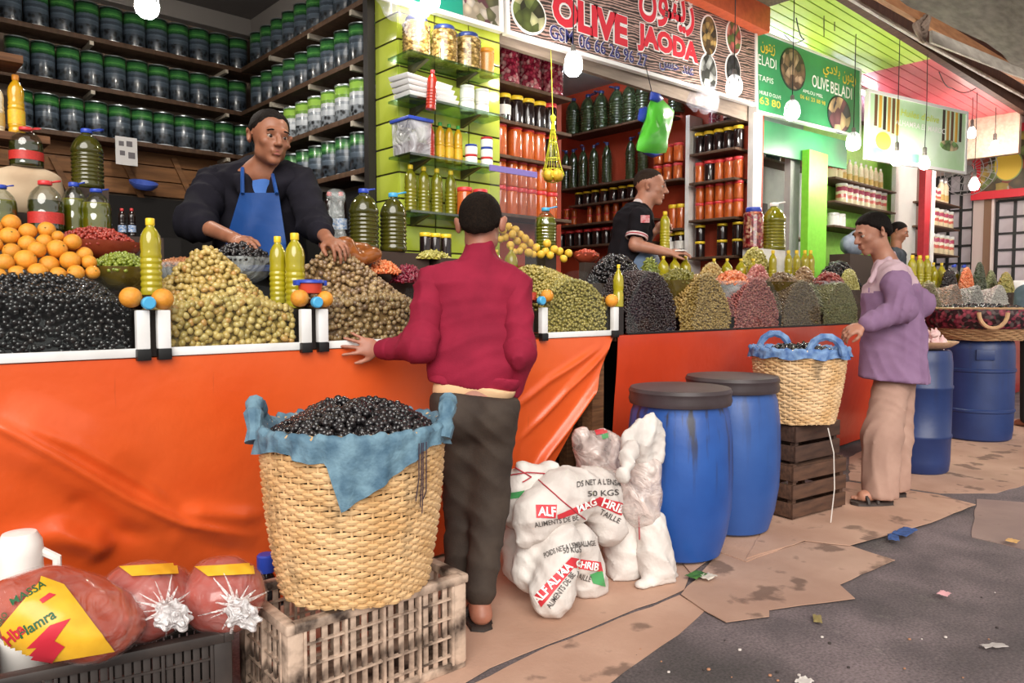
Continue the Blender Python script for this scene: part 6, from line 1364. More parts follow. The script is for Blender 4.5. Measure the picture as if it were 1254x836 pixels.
def decal_text(target, body, p0, p1, h, m, parent, name='lettering', off=.005, bold=.01, curve=0):
    """a line of lettering from pixel p0 to p1 (baseline), letter height h px"""
    p0, p1 = np.array(p0, float), np.array(p1, float); L_ = np.linalg.norm(p1 - p0); u = (p1 - p0) / L_; n_ = np.array((u[1], -u[0])); me = text_mesh(body, m, width=L_, height=h, bold=bold)
    bm = bmesh.new(); bm.from_mesh(me); bmesh.ops.triangulate(bm, faces=bm.faces)
    for _ in range(1): bmesh.ops.subdivide_edges(bm, edges=[e for e in bm.edges if e.calc_length() > h * .5], cuts=1)
    bmesh.ops.triangulate(bm, faces=bm.faces); P = []
    for v in bm.verts: t = v.co.x / L_; P.append(tuple(p0 + u * v.co.x + n_ * (v.co.y + curve * 4 * t * (1 - t))))
    bm.verts.index_update(); F = [tuple(v.index for v in f.verts) for f in bm.faces]; bm.free(); bpy.data.meshes.remove(me)
    return decal(target, P, F, m, parent, name, off)
f1 = [o for o in b1.children if o.name.startswith('film')][0]
for o in (b2, b3):
    f_ = [q for q in o.children if q.name.startswith('film')][0]; sx = 182 if o is b2 else 275
    for q in [((sx - 36, 694), (sx + 34, 690), (sx + 36, 703), (sx - 20, 706))]: decal_poly(f_, q, mat('yellow_print', '#e8b430', '#dca528', rough=.3), o, 'printed_band', (16, 4))
decal_poly(f1, [(50, 706), (78, 716), (140, 797), (30, 815)], mat('yellow_print', '#e8b430', '#dca528', rough=.3), b1, 'printed_label', (16, 16), .003); decal_poly(f1, [(1, 768), (52, 709), (40, 814), (10, 802)], mat('yellow_print', '#e8b430', '#dca528', rough=.3), b1, 'printed_label', (12, 16), .003)
DG = flat('1c5a34'); PRD = flat('c8283a')
decal_text(f1, 'MASSA', (17, 742), (57, 719), 9, DG, b1); decal_text(f1, 'GRO', (2, 768), (12, 752), 7, DG, b1); decal_text(f1, 'Hba', (14, 790), (34, 772), 16, PRD, b1, bold=.03); decal_text(f1, 'Hamra', (28, 781), (70, 756), 13, DG, b1, bold=.02)
for q in ([(34, 792), (62, 765), (86, 757), (62, 790)], [(30, 808), (58, 778), (80, 790), (62, 812)], [(48, 735), (60, 727), (68, 729), (52, 739)]): decal_poly(f1, q, PRD, b1, 'printed_pepper', (8, 6), .005)
M_streak = film_mat('film_crease', '#fbf4f2', .75, .2, 40)  # white strips paint glints along the film folds round each knot
for o, (kx, ky), lim in ((b2, (203, 745), 46), (b3, (290, 742), 50)):
    f_ = [q for q in o.children if q.name.startswith('film')][0]
    for i in range(17):
        a = i * 2 * math.pi / 17 + random.uniform(-.12, .12); L_ = random.uniform(.45, 1) * lim; w = random.uniform(.8, 2.0); c_, s_ = math.cos(a), math.sin(a); x0, y0 = kx + c_ * 7, ky + s_ * 7; x1, y1 = kx + c_ * L_, ky + s_ * L_ * .9
        decal_poly(f_, [(x0 - s_ * w * 1.6, y0 + c_ * w * 1.6), (x1 - s_ * w * .3, y1 + c_ * w * .3), (x1 + s_ * w * .3, y1 - c_ * w * .3), (x0 + s_ * w * 1.6, y0 - c_ * w * 1.6)], M_streak, o, 'film_fold', (10, 2), .003)
# white jug and blue-capped bottle at the tarpaulin
p = at(2, 735, Y=2.3); r = thing('plastic_jug', 'white plastic jug at the edge of the spice crate', 'jug', (.345, 2.345, .026))
put('body', MB().lathe([(.05, 0), (.056, .02), (.057, .42), (.053, .47), (.056, .5), (.053, .53), (.04, .555), (.001, .56)], 24).mesh('body', mat('white_jug', '#ece8e2', rough=.4), smooth=True), r); put('handle', MB().tube([(.046, -.02, .5), (.08, -.03, .475), (.08, -.03, .43), (.05, -.02, .4)], .012, 8).mesh('handle', MATS['white_jug'], smooth=True), r)
p = at(326, 688, Y=2.42); r = thing('water_bottle', 'bottle with bright blue cap tucked behind the wicker basket', 'bottle', (p.x, 2.42, .0035)); hz = p.z
put('body', MB().lathe([(.04, 0), (.045, .01), (.045, hz * .7), (.02, hz - .04), (.016, hz - .02)], 16).mesh('body', mat('dark_bottle', '#16181c', rough=.15), smooth=True), r); put('cap', MB().lathe([(.03, hz - .035), (.031, hz - .03), (.031, hz + .02), (.026, hz + .025), (.001, hz + .025)], 16).mesh('cap', CAPS['blue'], smooth=True), r)

# --- blue barrels
def barrel_mat(name, a, b, grime):
    m = mat(name, a, b, rough=.42, scale=4, bump=.08, bscale=30, detail=7); nt = m.node_tree; L = nt.links; p = nt.nodes['Principled BSDF']; src = p.inputs['Base Color'].links[0].from_socket
    tc = node(nt, 'ShaderNodeTexCoord'); mp = node(nt, 'ShaderNodeMapping'); mp.inputs['Scale'].default_value = (22, 22, 1.6); L.new(tc.outputs['Object'], mp.inputs[0]); n1 = node(nt, 'ShaderNodeTexNoise'); n1.inputs['Scale'].default_value = 1; n1.inputs['Detail'].default_value = 8; L.new(mp.outputs[0], n1.inputs['Vector'])
    cr = node(nt, 'ShaderNodeValToRGB'); cr.color_ramp.elements[0].position = .52; cr.color_ramp.elements[1].position = .62; L.new(n1.outputs['Fac'], cr.inputs[0]); sx = node(nt, 'ShaderNodeSeparateXYZ'); L.new(tc.outputs['Object'], sx.inputs[0])
    mr = node(nt, 'ShaderNodeMapRange'); mr.inputs['From Min'].default_value = .3; mr.inputs['From Max'].default_value = .6; mr.inputs['To Max'].default_value = grime; L.new(sx.outputs['Z'], mr.inputs[0]); mm = node(nt, 'ShaderNodeMath', operation='MULTIPLY'); L.new(cr.outputs[0], mm.inputs[0]); L.new(mr.outputs[0], mm.inputs[1])
    mx = node(nt, 'ShaderNodeMix', data_type='RGBA'); L.new(mm.outputs[0], mx.inputs['Factor']); L.new(src, mx.inputs['A']); mx.inputs['B'].default_value = (*hexc('#2a2420'), 1); L.new(mx.outputs['Result'], p.inputs['Base Color']); return m
M_bar = barrel_mat('barrel_blue', '#1c468c', '#24529c', .9); M_barb = barrel_mat('barrel_blue_clean', '#254a8a', '#2d5496', .3); M_bard = barrel_mat('barrel_dark', '#1c2f5e', '#24386a', .2); M_lid = mat('barrel_lid', '#33292a', '#41363a', rough=.45, scale=6)
def keg(label, c, r_, h, m):
    r = thing('plastic_barrel', label, 'barrel', c)
    put('body', MB().lathe([(r_ * .72, 0), (r_ * .8, .012), (r_ * .92, h * .14), (r_ * 1.0, h * .3), (r_ * 1.02, h * .5), (r_ * 1.0, h * .7), (r_ * .94, h * .85), (r_ * .88, h * .9), (r_ * .9, h * .92)], 48).mesh('body', m, smooth=True), r)
    put('clamp_ring', MB().lathe([(r_ * .88, h * .9), (r_ * .965, h * .905), (r_ * .985, h * .93), (r_ * .965, h * .955), (r_ * .985, h * .98), (r_ * .95, h), (r_ * .9, h)], 48).mesh('clamp_ring', M_lid, smooth=True), r)
    put('lid', MB().lathe([(r_ * .92, h * .93), (r_ * .9, h * .985), (r_ * .84, h * .975), (r_ * .5, h * .965), (.001, h * .965)], 48).mesh('lid', M_lid, smooth=True), r); put('plug', MB().lathe([(.009, h * .96), (.009, h * .975), (.001, h * .976)], 10, c=(.03, .05, 0)).mesh('plug', mat('plug_pale', '#b89878', rough=.5)), r)
    return r
keg('blue plastic barrel with dark drips below its black lid, beside the sacks', (2.925, 2.03, .0175), .243, .785, M_bar)
keg('cleaner blue plastic barrel with black lid, next to the wooden crates', (3.455, 2.075, .0175), .243, .80, M_barb)
def drum(label, c, r_, h, m, grip=True):
    r = thing('plastic_barrel', label, 'barrel', c)
    put('body', MB().lathe([(r_ * .9, 0), (r_ * .96, .015), (r_ * .99, h * .1), (r_, h * .28), (r_ * 1.03, h * .29), (r_ * 1.03, h * .31), (r_, h * .32), (r_, h * .68), (r_ * 1.03, h * .69), (r_ * 1.03, h * .71), (r_, h * .72), (r_ * .99, h * .9), (r_ * .95, h * .98), (r_ * .9, h), (.001, h)], 40).mesh('body', m, smooth=True), r)
    if grip:
        a = ang(-c[0], -c[1]) + .2; put('grip', MB().box((r_ * math.cos(a), r_ * math.sin(a), h * .86), (.02, .14, .09), rz=a).mesh('grip', m, bevel=.008), r)
    return r
drum('dark blue barrel carrying the tray of garlic', (5.70, 1.93, .0045), .21, .86, M_bard, False); drum('dark blue barrel carrying the wide low basket', (7.45, 2.05, .0045), .285, .87, M_bard)

# --- wooden crates and the second basket
M_crate = mat('dark_crate', '#4a3226', '#35221a', rough=.8, scale=7, stretch=(1, 6, 6), bump=.35); M_crate2 = mat('brown_crate', '#5a3d2c', '#412a1e', rough=.8, scale=7, stretch=(1, 6, 6), bump=.35)
def wood_crate(label, c, rz, L_, W_, H_, n, m):
    r = thing('wooden_crate', label, 'crate', c, rz); sh = H_ / n; a = MB().box((0, 0, 0), (L_, .012, sh - .022)).mesh('slat', m, bevel=.002); b = MB().box((0, 0, 0), (.012, W_ - .026, sh - .022)).mesh('slat', m, bevel=.002)
    for k in range(n):
        z = sh * (k + .5)
        for s in (-1, 1): put('slat', a, r, (0, s * (W_ / 2 - .006), z)); put('slat', b, r, (s * (L_ / 2 - .006), 0, z))
    pm = MB().box((0, 0, 0), (.03, .03, H_)).mesh('corner_post', m)
    for x in (-1, 1):
        for y in (-1, 1): put('corner_post', pm, r, (x * (L_ / 2 - .028), y * (W_ / 2 - .028), H_ / 2))
    put('floor_panel', MB().box((0, 0, .01), (L_ - .03, W_ - .03, .012)).mesh('floor_panel', m), r); put('top_panel', MB().box((0, 0, H_ - .012), (L_ - .03, W_ - .03, .01)).mesh('top_panel', m), r); return r
wood_crate('lower of two stacked dark wooden crates', (4.06, 2.01, .0175), R(-8), .50, .30, .30, 3, M_crate2); wood_crate('upper of two stacked dark wooden crates, under the handled basket', (4.06, 2.02, .319), R(-6), .44, .28, .215, 2, M_crate)
B2 = basket('pale wicker basket of black olives with two blue wrapped handles', (4.0, 1.985, .536), .40, .188, .246, 30, 44, M_wick2, bulge=.008)
cloth_ring(B2, .246, .40, lambda a: .035 + .015 * math.sin(a * 5) ** 2, M_cloth2, 110)
va2 = ang(-3.99, -1.985)
for s in (-1, 1):
    pts = []; cx_, cy_ = .13 * math.cos(va2 + math.pi / 2 + .25) * -s, .13 * math.sin(va2 + math.pi / 2 + .25) * -s; tv = Vector((math.cos(va2 + math.pi / 2), math.sin(va2 + math.pi / 2), 0)); ce = Vector((math.cos(va2) * .19 * (1 if s < 0 else -1), math.sin(va2) * .19 * (1 if s < 0 else -1), 0)) + tv * (-s * .135)
    pts = [ce + tv * (-.085 * math.cos(t)) + Vector((0, 0, .38 + .10 * math.sin(t))) for t in np.linspace(0, math.pi, 13)]
    put('handle', MB().tube(pts, [.019 + .004 * (i % 2) for i in range(13)], 8).mesh('handle', M_cloth2, smooth=True), B2)
basket_olives((4.0, 1.985), .536 + .36, .222, .055, 700, (.014, .011, .011), BLACK, 'black olives in the handled pale basket', 0, '')
tag(MB().tube([(3.99 - .1, 1.76, .53), (3.90, 1.73, .4), (3.93, 1.735, .2), (3.905, 1.74, .02)], .003, 5).build('string', mat('white_string', '#d8d0c8', rough=.8), smooth=True), 'white string dangling from the handled basket to the ground', 'string')
# garlic tray and wide basket
r = thing('garlic_tray', 'shallow woven tray of garlic on the dark barrel', 'tray', (5.70, 1.93, .866)); put('tray', MB().lathe([(.12, 0), (.19, .02), (.235, .05), (.24, .06), (.225, .055), (.18, .03), (.001, .018)], 28).mesh('tray', mat('straw_tray', '#d0a888', '#c09878', rough=.7, scale=30), smooth=True), r)
gar = MB().lathe([(.001, -.024), (.022, -.02), (.032, -.004), (.03, .012), (.016, .026), (.007, .036), (.005, .046), (.001, .047)], 12).mesh('garlic_bulb', mat('garlic', '#d8a8a8', '#e8d0cc', rough=.5, scale=20), smooth=True)
gp = [(0, 0, 0)] + [(.068 * math.cos(k), .068 * math.sin(k), 0) for k in np.arange(6) * math.pi / 3] + [(.138 * math.cos(k), .138 * math.sin(k), .006) for k in np.arange(12) * math.pi / 6] + [(.042 * math.cos(k), .042 * math.sin(k), .060) for k in np.arange(3) * 2.094 + .5] + [(.1 * math.cos(k), .1 * math.sin(k), .058) for k in np.arange(7) * .897] + [(0, 0, .118)]
for x_, y_, z_ in gp: tag(put('garlic_bulb', gar, None, (5.70 + x_, 1.93 + y_, .866 + .052 + z_), rot=Euler(rng.uniform(-.5, .5, 3))), 'pinkish garlic bulb heaped on the woven tray', 'garlic', 'garlic bulbs on the woven tray')

wb = basket('wide low basket with dark red and black weave, full of black olives', (7.45, 2.05, .876), .27, .32, .43, 16, 40, wicker_mat('wicker_low', '#a8805c', '#b8946c', .4), bulge=.02, name='low_basket')
band = MB().lathe([(.395, .1), (.425, .13), (.445, .2), (.447, .265)], 48, cap=False); put('patterned_band', band.mesh('patterned_band', photo_mat('woven_pattern', ['#3a1420', '#8a2a40', '#1c1418', '#6a5a58', '#a84a5a'], 34), smooth=True), wb)
va = ang(-7.45, -2.05); tv = Vector((-math.sin(va), math.cos(va), 0)); ce = Vector((math.cos(va) * .455, math.sin(va) * .455, 0)) + tv * .1
put('handle', MB().tube([ce + tv * (-.1 * math.cos(t)) + Vector((math.cos(va) * .02, math.sin(va) * .02, .24 - .13 * math.sin(t))) for t in np.linspace(0, math.pi, 11)], .016, 7).mesh('handle', mat('rope_handle', '#c8a078', rough=.8), smooth=True), wb)
basket_olives((7.45, 2.05), .876 + .24, .40, .05, 800, (.02, .016, .016), BLACK + ['#4a4450'], 'black olives in the wide low basket', 0, '')

# --- white feed sacks
def creases(P, comps):
    """cloth folds: warped, sharp-crested ridges rather than even waves"""
    w = np.sin(P[..., 0] * 9 + P[..., 2] * 7) * 1.1 + np.sin(P[..., 1] * 11 - P[..., 2] * 5 + 1) * 1.1 + np.sin((P[..., 0] + P[..., 1]) * 17 + P[..., 2] * 4) * .6; out = 0
    for i, (a, kx, ky, kz, ph) in enumerate(comps):
        q = (P[..., 0] * kx + P[..., 1] * ky + P[..., 2] * kz) * .55 + ph + w * (1 + .3 * i); amp = .5 + .5 * np.sin(P[..., 2] * (6 + i) + P[..., 0] * 8 + i * 2); out = out - a * 2.3 * amp * ((1 - np.abs(np.sin(q))) ** 1.6 - .3)
    return out
M_sack = mat('white_sack', '#d6d0ca', '#c2b8b2', rough=.7, scale=6, bump=.7, bscale=22, detail=6); M_sackt = film_mat('clear_sack', '#e0cfc8', .72, .25, 9)
WR = [(.006, 38, 15, 22, 0), (.005, -25, 30, 48, 1), (.004, 70, -20, 35, 2), (.003, 20, 60, -90, .5)]
def sack(label, prims, base, m=M_sack, disp=1.0, zmin=.0068, k=.05, res=.011):
    r = thing('feed_sack', label, 'sack', base); b = blob('fabric', prims, m, res, k, r, disp=lambda P: creases(P, WR) * disp, clip=lambda P: zmin - P[..., 2]); return r, b
def A_(px, py, Y): return at(px, py, Y=Y)
Y1 = 1.975
S1, S1b = sack('standing sack lettered in red with a deep crease, lowest of the heap', [(cap(A_(676, 726, Y1 - .03), A_(688, 664, Y1 + .01), .095, .082, flat=((0, 1, 0), .9)), .03), (cap(A_(721, 718, Y1 + .02), A_(708, 664, Y1 + .02), .084, .082, flat=((0, 1, 0), .9)), .02), (cap(A_(650, 700, Y1 + .1), A_(655, 665, Y1 + .1), .08, .07), .03)], at(690, 745, Z=0))
S2, S2b = sack('red lettered sack lying across the top of the heap', [(cap(A_(656, 632, 2.06), A_(690, 608, 2.05), .095, .112), .05), (cap(A_(690, 610, 2.06), A_(728, 600, 2.05), .112, .102), .05), (cap(A_(730, 606, 2.05), A_(746, 648, 2.0), .1, .075), .05), (cap(A_(655, 640, 2.06), A_(642, 662, 2.06), .06, .035), .04)], at(700, 690, Y=2.05))
S3, S3b = sack('white standing sack between the lettered sack and the barrel', [cap(A_(764, 706, 2.02), A_(760, 636, 2.05), .085, .085), (cap(A_(745, 735, 1.99), A_(782, 728, 1.98), .03, .03), .05)], at(762, 740, Z=0)); S4, S4b = sack('smooth white standing sack against the dripping barrel', [cap(A_(804, 694, 1.895), A_(797, 642, 1.925), .084, .07), (cap(A_(786, 716, 1.88), A_(824, 710, 1.86), .03, .03), .05)], at(806, 722, Z=0))
S5, S5b = sack('white sack standing behind the boy\'s leg', [cap(A_(640, 690, 2.24), A_(634, 655, 2.24), .085, .08)], at(640, 715, Z=0)); S6, S6b = sack('knotted white sack with green print on top behind the boy', [cap(A_(636, 622, 2.2), A_(634, 600, 2.2), .09, .075), (cap(A_(640, 590, 2.18), A_(672, 579, 2.16), .055, .05), .03), (cap(A_(655, 580, 2.16), A_(640, 573, 2.16), .045, .028), .02)], at(636, 640, Y=2.2))
S7, S7b = sack('half-clear pinkish sack tied shut behind the heap', [cap(A_(733, 600, 2.33), A_(736, 555, 2.33), .122, .115), (cap(A_(740, 592, 2.24), A_(778, 605, 1.98), .08, .085), .05), (cap(A_(785, 622, 1.95), A_(790, 575, 1.94), .085, .075), .05), (cap(A_(722, 548, 2.33), A_(712, 535, 2.33), .08, .05), .05)], at(750, 650, Y=2.25), M_sackt)
S8, S8b = sack('crumpled white bag knotted on top of the clear sack', [cap(A_(772, 540, 1.92), A_(796, 523, 1.92), .055, .065, flat=((0, 1, 0), .5)), (cap(A_(784, 536, 1.935), A_(789, 572, 1.94), .05, .05), .03), (cap(A_(803, 528, 1.91), A_(808, 560, 1.90), .045, .033, flat=((0, 1, 0), .6)), .03), (cap(A_(772, 550, 1.89), A_(764, 582, 1.88), .04, .024), .02)], at(790, 590, Y=1.92), disp=1.6, res=.009)
SR, SG, SK = flat('c8323c'), flat('4a9a5c'), flat('4a4644')
decal_poly(S1b, [(655, 729), (699, 682), (702, 695), (663, 743)], SR, S1, 'printed_band', (18, 5)); decal_poly(S1b, [(699, 682), (735, 688), (738, 700), (702, 695)], SR, S1, 'printed_band', (16, 5))
decal_text(S1b, 'ALF AL MA', (660, 740), (701, 694), 11, M_wh, S1, off=.007, bold=.03); decal_text(S1b, 'GHRIB', (703, 693), (731, 698), 9, M_wh, S1, off=.007, bold=.03); decal_text(S1b, 'ALIMENTS DE BE', (674, 745), (704, 704), 7, SK, S1); decal_text(S1b, 'TAILLE', (704, 706), (722, 712), 7, SK, S1); decal_text(S1b, "POIDS NET A L'EMBALLAGE", (668, 684), (729, 668), 7, SK, S1, curve=4); decal_text(S1b, '50 KGS', (690, 678), (711, 676), 7, SK, S1)
decal_poly(S1b, [(722, 703), (737, 697), (741, 718), (726, 714)], SG, S1, 'printed_emblem', (6, 6))
decal_poly(S2b, [(656, 618), (682, 618), (680, 634), (657, 634)], SR, S2, 'printed_band', (10, 5)); decal_poly(S2b, [(682, 630), (735, 608), (735, 617), (683, 636)], SR, S2, 'printed_band', (18, 4)); decal_poly(S2b, [(733, 608), (768, 617), (763, 632), (731, 618)], SR, S2, 'printed_band', (14, 5))
decal_text(S2b, 'ALF', (659, 632), (680, 632), 11, M_wh, S2, off=.007, bold=.03); decal_text(S2b, 'MAG', (708, 627), (730, 617), 9, M_wh, S2, off=.007, bold=.03); decal_text(S2b, 'HRIB', (735, 618), (762, 629), 10, M_wh, S2, off=.007, bold=.03); decal_text(S2b, "DS NET A L'ENSAC", (706, 597), (764, 596), 7, SK, S2, curve=3); decal_text(S2b, '50 KGS', (719, 608), (757, 606), 7, SK, S2); decal_text(S2b, 'ALIMENTS DE BE', (655, 645), (708, 636), 6, SK, S2); decal_text(S2b, 'TAILLE', (733, 628), (757, 641), 7, SK, S2)
decal_poly(S6b, [(615, 605), (642, 600), (642, 608), (616, 612)], SG, S6, 'printed_band', (8, 3)); decal_poly(S7b, [(728, 527), (742, 525), (744, 530), (730, 533)], SR, S7, 'printed_mark', (5, 3)); decal_poly(S7b, [(736, 533), (744, 530), (745, 536), (738, 538)], SG, S7, 'printed_mark', (4, 3))
tw = mat('red_twine', '#a8323c', rough=.7)
def twine(tgt, px, par):
    from mathutils.bvhtree import BVHTree
    org = origin_of(tgt); bv = BVHTree.FromPolygons([v.co + org for v in tgt.data.vertices], [tuple(p.vertices) for p in tgt.data.polygons]); pts = []
    for (x0, y0), (x1, y1) in zip(px, px[1:]):
        for k in range(7):
            t = k / 6; h = bv.ray_cast(Vector(cam.location), ray(x0 + (x1 - x0) * t, y0 + (y1 - y0) * t).normalized())
            if h[0]: pts.append(h[0] + h[1] * .004)
    if len(pts) > 2: MB().tube(pts, .0028, 5).build('twine', tw, par, smooth=True)
twine(S2b, [(660, 588), (690, 615), (716, 635)], S2); twine(S6b, [(626, 582), (645, 578), (668, 580)], S6); twine(S4b, [(783, 632), (784, 660)], S4); twine(S6b, [(632, 572), (650, 584), (640, 590)], S6)

# --- litter on the street
def scrap(px, py, w, h, m, label, name='litter', cat='litter', rz=0):
    c = at(px, py, Z=.0205 if px > 830 and py < 745 else .0075); n = 7; g = [[(c.x + (i / n - .5) * w * math.cos(rz) - (j / n - .5) * h * math.sin(rz) + .01 * mnoise.noise(Vector((i, j, px))), c.y + (i / n - .5) * w * math.sin(rz) + (j / n - .5) * h * math.cos(rz) + .01 * mnoise.noise(Vector((j, i, px))), c.z + .004 + .012 * abs(mnoise.noise(Vector((i * .7, j * .7, px))))) for i in range(n + 1)] for j in range(n + 1)]
    tag(MB().sheet(g, .001, (0, 0, 1)).build(name, m, smooth=True, sharp=80), label, cat)
bl = mat('blue_rag', '#3a5a94', '#2c4678', rough=.7, scale=30)
scrap(1108, 652, .16, .07, bl, 'larger scrap of blue plastic on the cardboard edge'); scrap(1094, 659, .1, .05, bl, 'smaller scrap of blue plastic on the cardboard edge', rz=.4)
scrap(853, 705, .09, .06, mat('leaf_green', '#4a7a34', '#3a6428', rough=.6), 'crumpled green leaf beside the dripping barrel', 'leaf', 'leaf'); scrap(867, 707, .07, .05, mat('lace', '#c8beb0', rough=.8), 'pale scrap beside the green leaf')
scrap(1156, 728, .05, .04, mat('pink_scrap', '#d8a0a4', rough=.6), 'pink paper scrap on the asphalt'); scrap(1001, 759, .07, .03, mat('ochre_leaf', '#8a7a4a', rough=.7), 'dry ochre leaf on the asphalt', 'leaf', 'leaf', .5); scrap(1217, 792, .09, .03, mat('grey_scrap', '#a8a09c', rough=.7), 'pale grey twist of paper on the asphalt', rz=-.6); scrap(1240, 663, .06, .05, mat('tan_scrap', '#c89a5c', rough=.6), 'small tan scrap on the outer cardboard'); scrap(985, 836, .05, .04, mat('pale_scrap', '#c8c0ba', rough=.7), 'whitish scrap on the asphalt')
for i in range(46):   # crumbs strewn over the asphalt
    px, py = random.uniform(760, 1250), random.uniform(690, 834)
    if py < 770 and px < 1060: continue
    c = at(px, py, Z=.0); s = random.uniform(.003, .009); V, F = ico(1, (s, s * .8, s * .5)); tag(put('pebble', mesh_np('pebble', V, F, mat('crumb_%d' % (i % 3), ['#c9bfb8', '#3a3230', '#a8785a'][i % 3], rough=.8)), None, (c.x, c.y, s * .4)), ['pale crumb of grit on the asphalt', 'dark crumb of grit on the asphalt', 'tan crumb of grit on the asphalt'][i % 3], 'pebble', ['pale', 'dark', 'tan'][i % 3] + ' grit crumbs strewn on the asphalt')

# ================================================================== people
CR, CF = Vector((math.sin(YAW), -math.cos(YAW), 0)), Vector((math.cos(YAW), math.sin(YAW), 0))   # picture right, picture depth
def D(px, py, d):
    v = ray(px, py); return Vector(cam.location) + v * (d / v.dot(ray(627, 418).normalized()))
def vec(r, f, u=0): return (CR * r + CF * f + Vector((0, 0, u))).normalized()     # right, away from camera, up
def frame(fwd, up=Vector((0, 0, 1))):
    f = fwd.normalized(); x = f.cross(up).normalized(); return Matrix((x, f, x.cross(f))).transposed()
def tf(p, M, c, s=1.0):
    Mn, cn = np.array(M), np.array(c, float)
    def f(P): return p(((P - cn) @ Mn) / s) * s
    lo, hi = p.box; cs = np.array([[(lo, hi)[a][0], (lo, hi)[b][1], (lo, hi)[e][2]] for a in (0, 1) for b in (0, 1) for e in (0, 1)]) * s @ Mn.T + cn
    f.box = (cs.min(0), cs.max(0)); return f
def skin_mat(name, a, b): return mat(name, a, b, rough=.48, scale=16, sss=.06, bump=.04, bscale=90)
def head(c, fwd, up, s, neck_to, nr=.05, lean=1.0):
    """prims of a head (local x right, y face, z up; chin at -.117, crown at +.117)"""
    M = frame(fwd, up); t = lambda p: tf(p, M, c, s)
    pr = [(t(ell((0, -.018, .034), (.077, .097, .083))), .02), (t(ell((0, .018, -.035), (.061, .072, .078))), .03), (t(ell((0, .062, -.096), (.026, .022, .02))), .02), (t(ell((-.042, .008, -.066), (.02, .03, .026))), .02), (t(ell((.042, .008, -.066), (.02, .03, .026))), .02),
          (t(cap((-.034, .08, .026), (.034, .08, .026), .0125)), .012), (t(ell((-.042, .056, -.022), (.021, .022, .02))), .015), (t(ell((.042, .056, -.022), (.021, .022, .02))), .015),
          (t(cap((0, .085, .016), (0, .108, -.026), .008, .0125)), .008), (t(ell((-.0125, .098, -.031), (.0085, .011, .008))), .006), (t(ell((.0125, .098, -.031), (.0085, .011, .008))), .006),
          (t(cap((-.02, .087, -.056), (.02, .087, -.056), .0065)), .006), (t(cap((-.016, .086, -.069), (.016, .086, -.069), .0065)), .006),
          (t(ell((-.089, -.016, -.004), (.0095, .022, .034), Euler((R(-12), R(-10), R(38))))), .006), (t(ell((.089, -.016, -.004), (.0095, .022, .034), Euler((R(-12), R(10), R(-38))))), .006),
          (t(cap((-.044, .078, .0105), (-.019, .084, .0105), .005)), .004), (t(cap((.044, .078, .0105), (.019, .084, .0105), .005)), .004), (t(cap((-.043, .077, -.005), (-.019, .083, -.006), .0045)), .004), (t(cap((.043, .077, -.005), (.019, .083, -.006), .0045)), .004)]
    top = Vector(c) + M @ Vector((0, -.022, -.05)) * s; pr.append((cap(top, neck_to, nr, nr * 1.08), .025))
    minus = [(t(ell((-.031, .1, .003), (.015, .016, .0065))), .006), (t(ell((.031, .1, .003), (.015, .016, .0065))), .006), (t(cap((-.016, .1, -.0625), (.016, .1, -.0625), .0025)), .003), (t(ell((-.096, -.004, -.002), (.008, .011, .018))), .004), (t(ell((.096, -.004, -.002), (.008, .011, .018))), .004)]
    return pr, minus, M
def face_parts(parent, c, M, s, hair_m, iris='#2a1a12', brow=True, lips='#a8685c', stubble=None):
    body_o = origin_of(parent)
    ev, ef = ico(3, (.0115,) * 3); ew = mesh_np('eye', ev * s, ef, mat('eye_white', '#a89a8e', rough=.35)); iv, if_ = ico(2, (.0066, .003, .0066)); im = mesh_np('iris', iv * s, if_, mat('iris_brown', iris, rough=.15))
    for x in (-.031, .031):
        e = put('eye', ew, parent, Vector(c) + M @ Vector((x, .0745, .003)) * s - body_o); i = put('iris', im, e, M @ Vector((0, .0103, -.0005)) * s); i.rotation_euler = M.to_euler()
        if brow:
            pts = [Vector(c) + M @ Vector((x + q * .02 * (1 if x > 0 else -1), .0915 - abs(q) * .006, .024 + .004 * (1 - q * q) - .002 * q)) * s for q in np.linspace(-1, 1, 7)]; MB().tube(pts, [.0022, .0034, .004, .004, .0036, .003, .0018], 6).build('eyebrow', hair_m, parent, smooth=True)
    for z, r_ in ((-.0565, .0048), (-.0685, .0054)):
        pts = [Vector(c) + M @ Vector((q * .021, .0905 - q * q * .009, z + (.0015 if z > -.06 else -.0005) * (1 - q * q))) * s for q in np.linspace(-1, 1, 9)]; MB().tube(pts, [r_ * max(.25, 1 - abs(q) ** 2 * .75) for q in np.linspace(-1, 1, 9)], 6).build('lip', mat('lips_' + lips[1:], lips, rough=.4), parent, smooth=True)
def hair(parent, c, M, s, m, line=(.012, .78), grow=.006, recede=0, low=-.075, name='hair'):
    Mn, cn = np.array(M), np.array(c, float)
    def clip(P):
        p = ((P - cn) @ Mn) / s; zt = np.maximum(line[0] + line[1] * p[..., 1] + recede * np.clip(p[..., 1] - .04, 0, 1) * np.clip(np.abs(p[..., 0]) / .05, 0, 1), low)
        side = np.clip((np.abs(p[..., 0]) - .055) / .02, 0, 1) * ((p[..., 1] > -.03) & (p[..., 1] < .045)); zt = zt - side * .012 + .004 * np.sin(p[..., 0] * 140) * np.sin(p[..., 1] * 120); return (zt - p[..., 2]) * s * .8
    def fuzz(P):   # thin out towards the hairline so that the edge melts into the skin
        return waves(P, [(.0007, 260, 190, 310, 0), (.0007, -220, 330, 140, 1)]) + (grow + .004) * s * np.clip(1 + clip(P) / (.022 * s), 0, 1)
    return blob(name, [tf(ell((0, -.018, .034), (.077 + grow, .097 + grow, .083 + grow)), M, c, s), (tf(ell((0, -.03, -.02), (.066 + grow, .08 + grow, .07)), M, c, s), .03)], m, .0045, .02, parent, clip=clip, disp=fuzz, smooth=1)
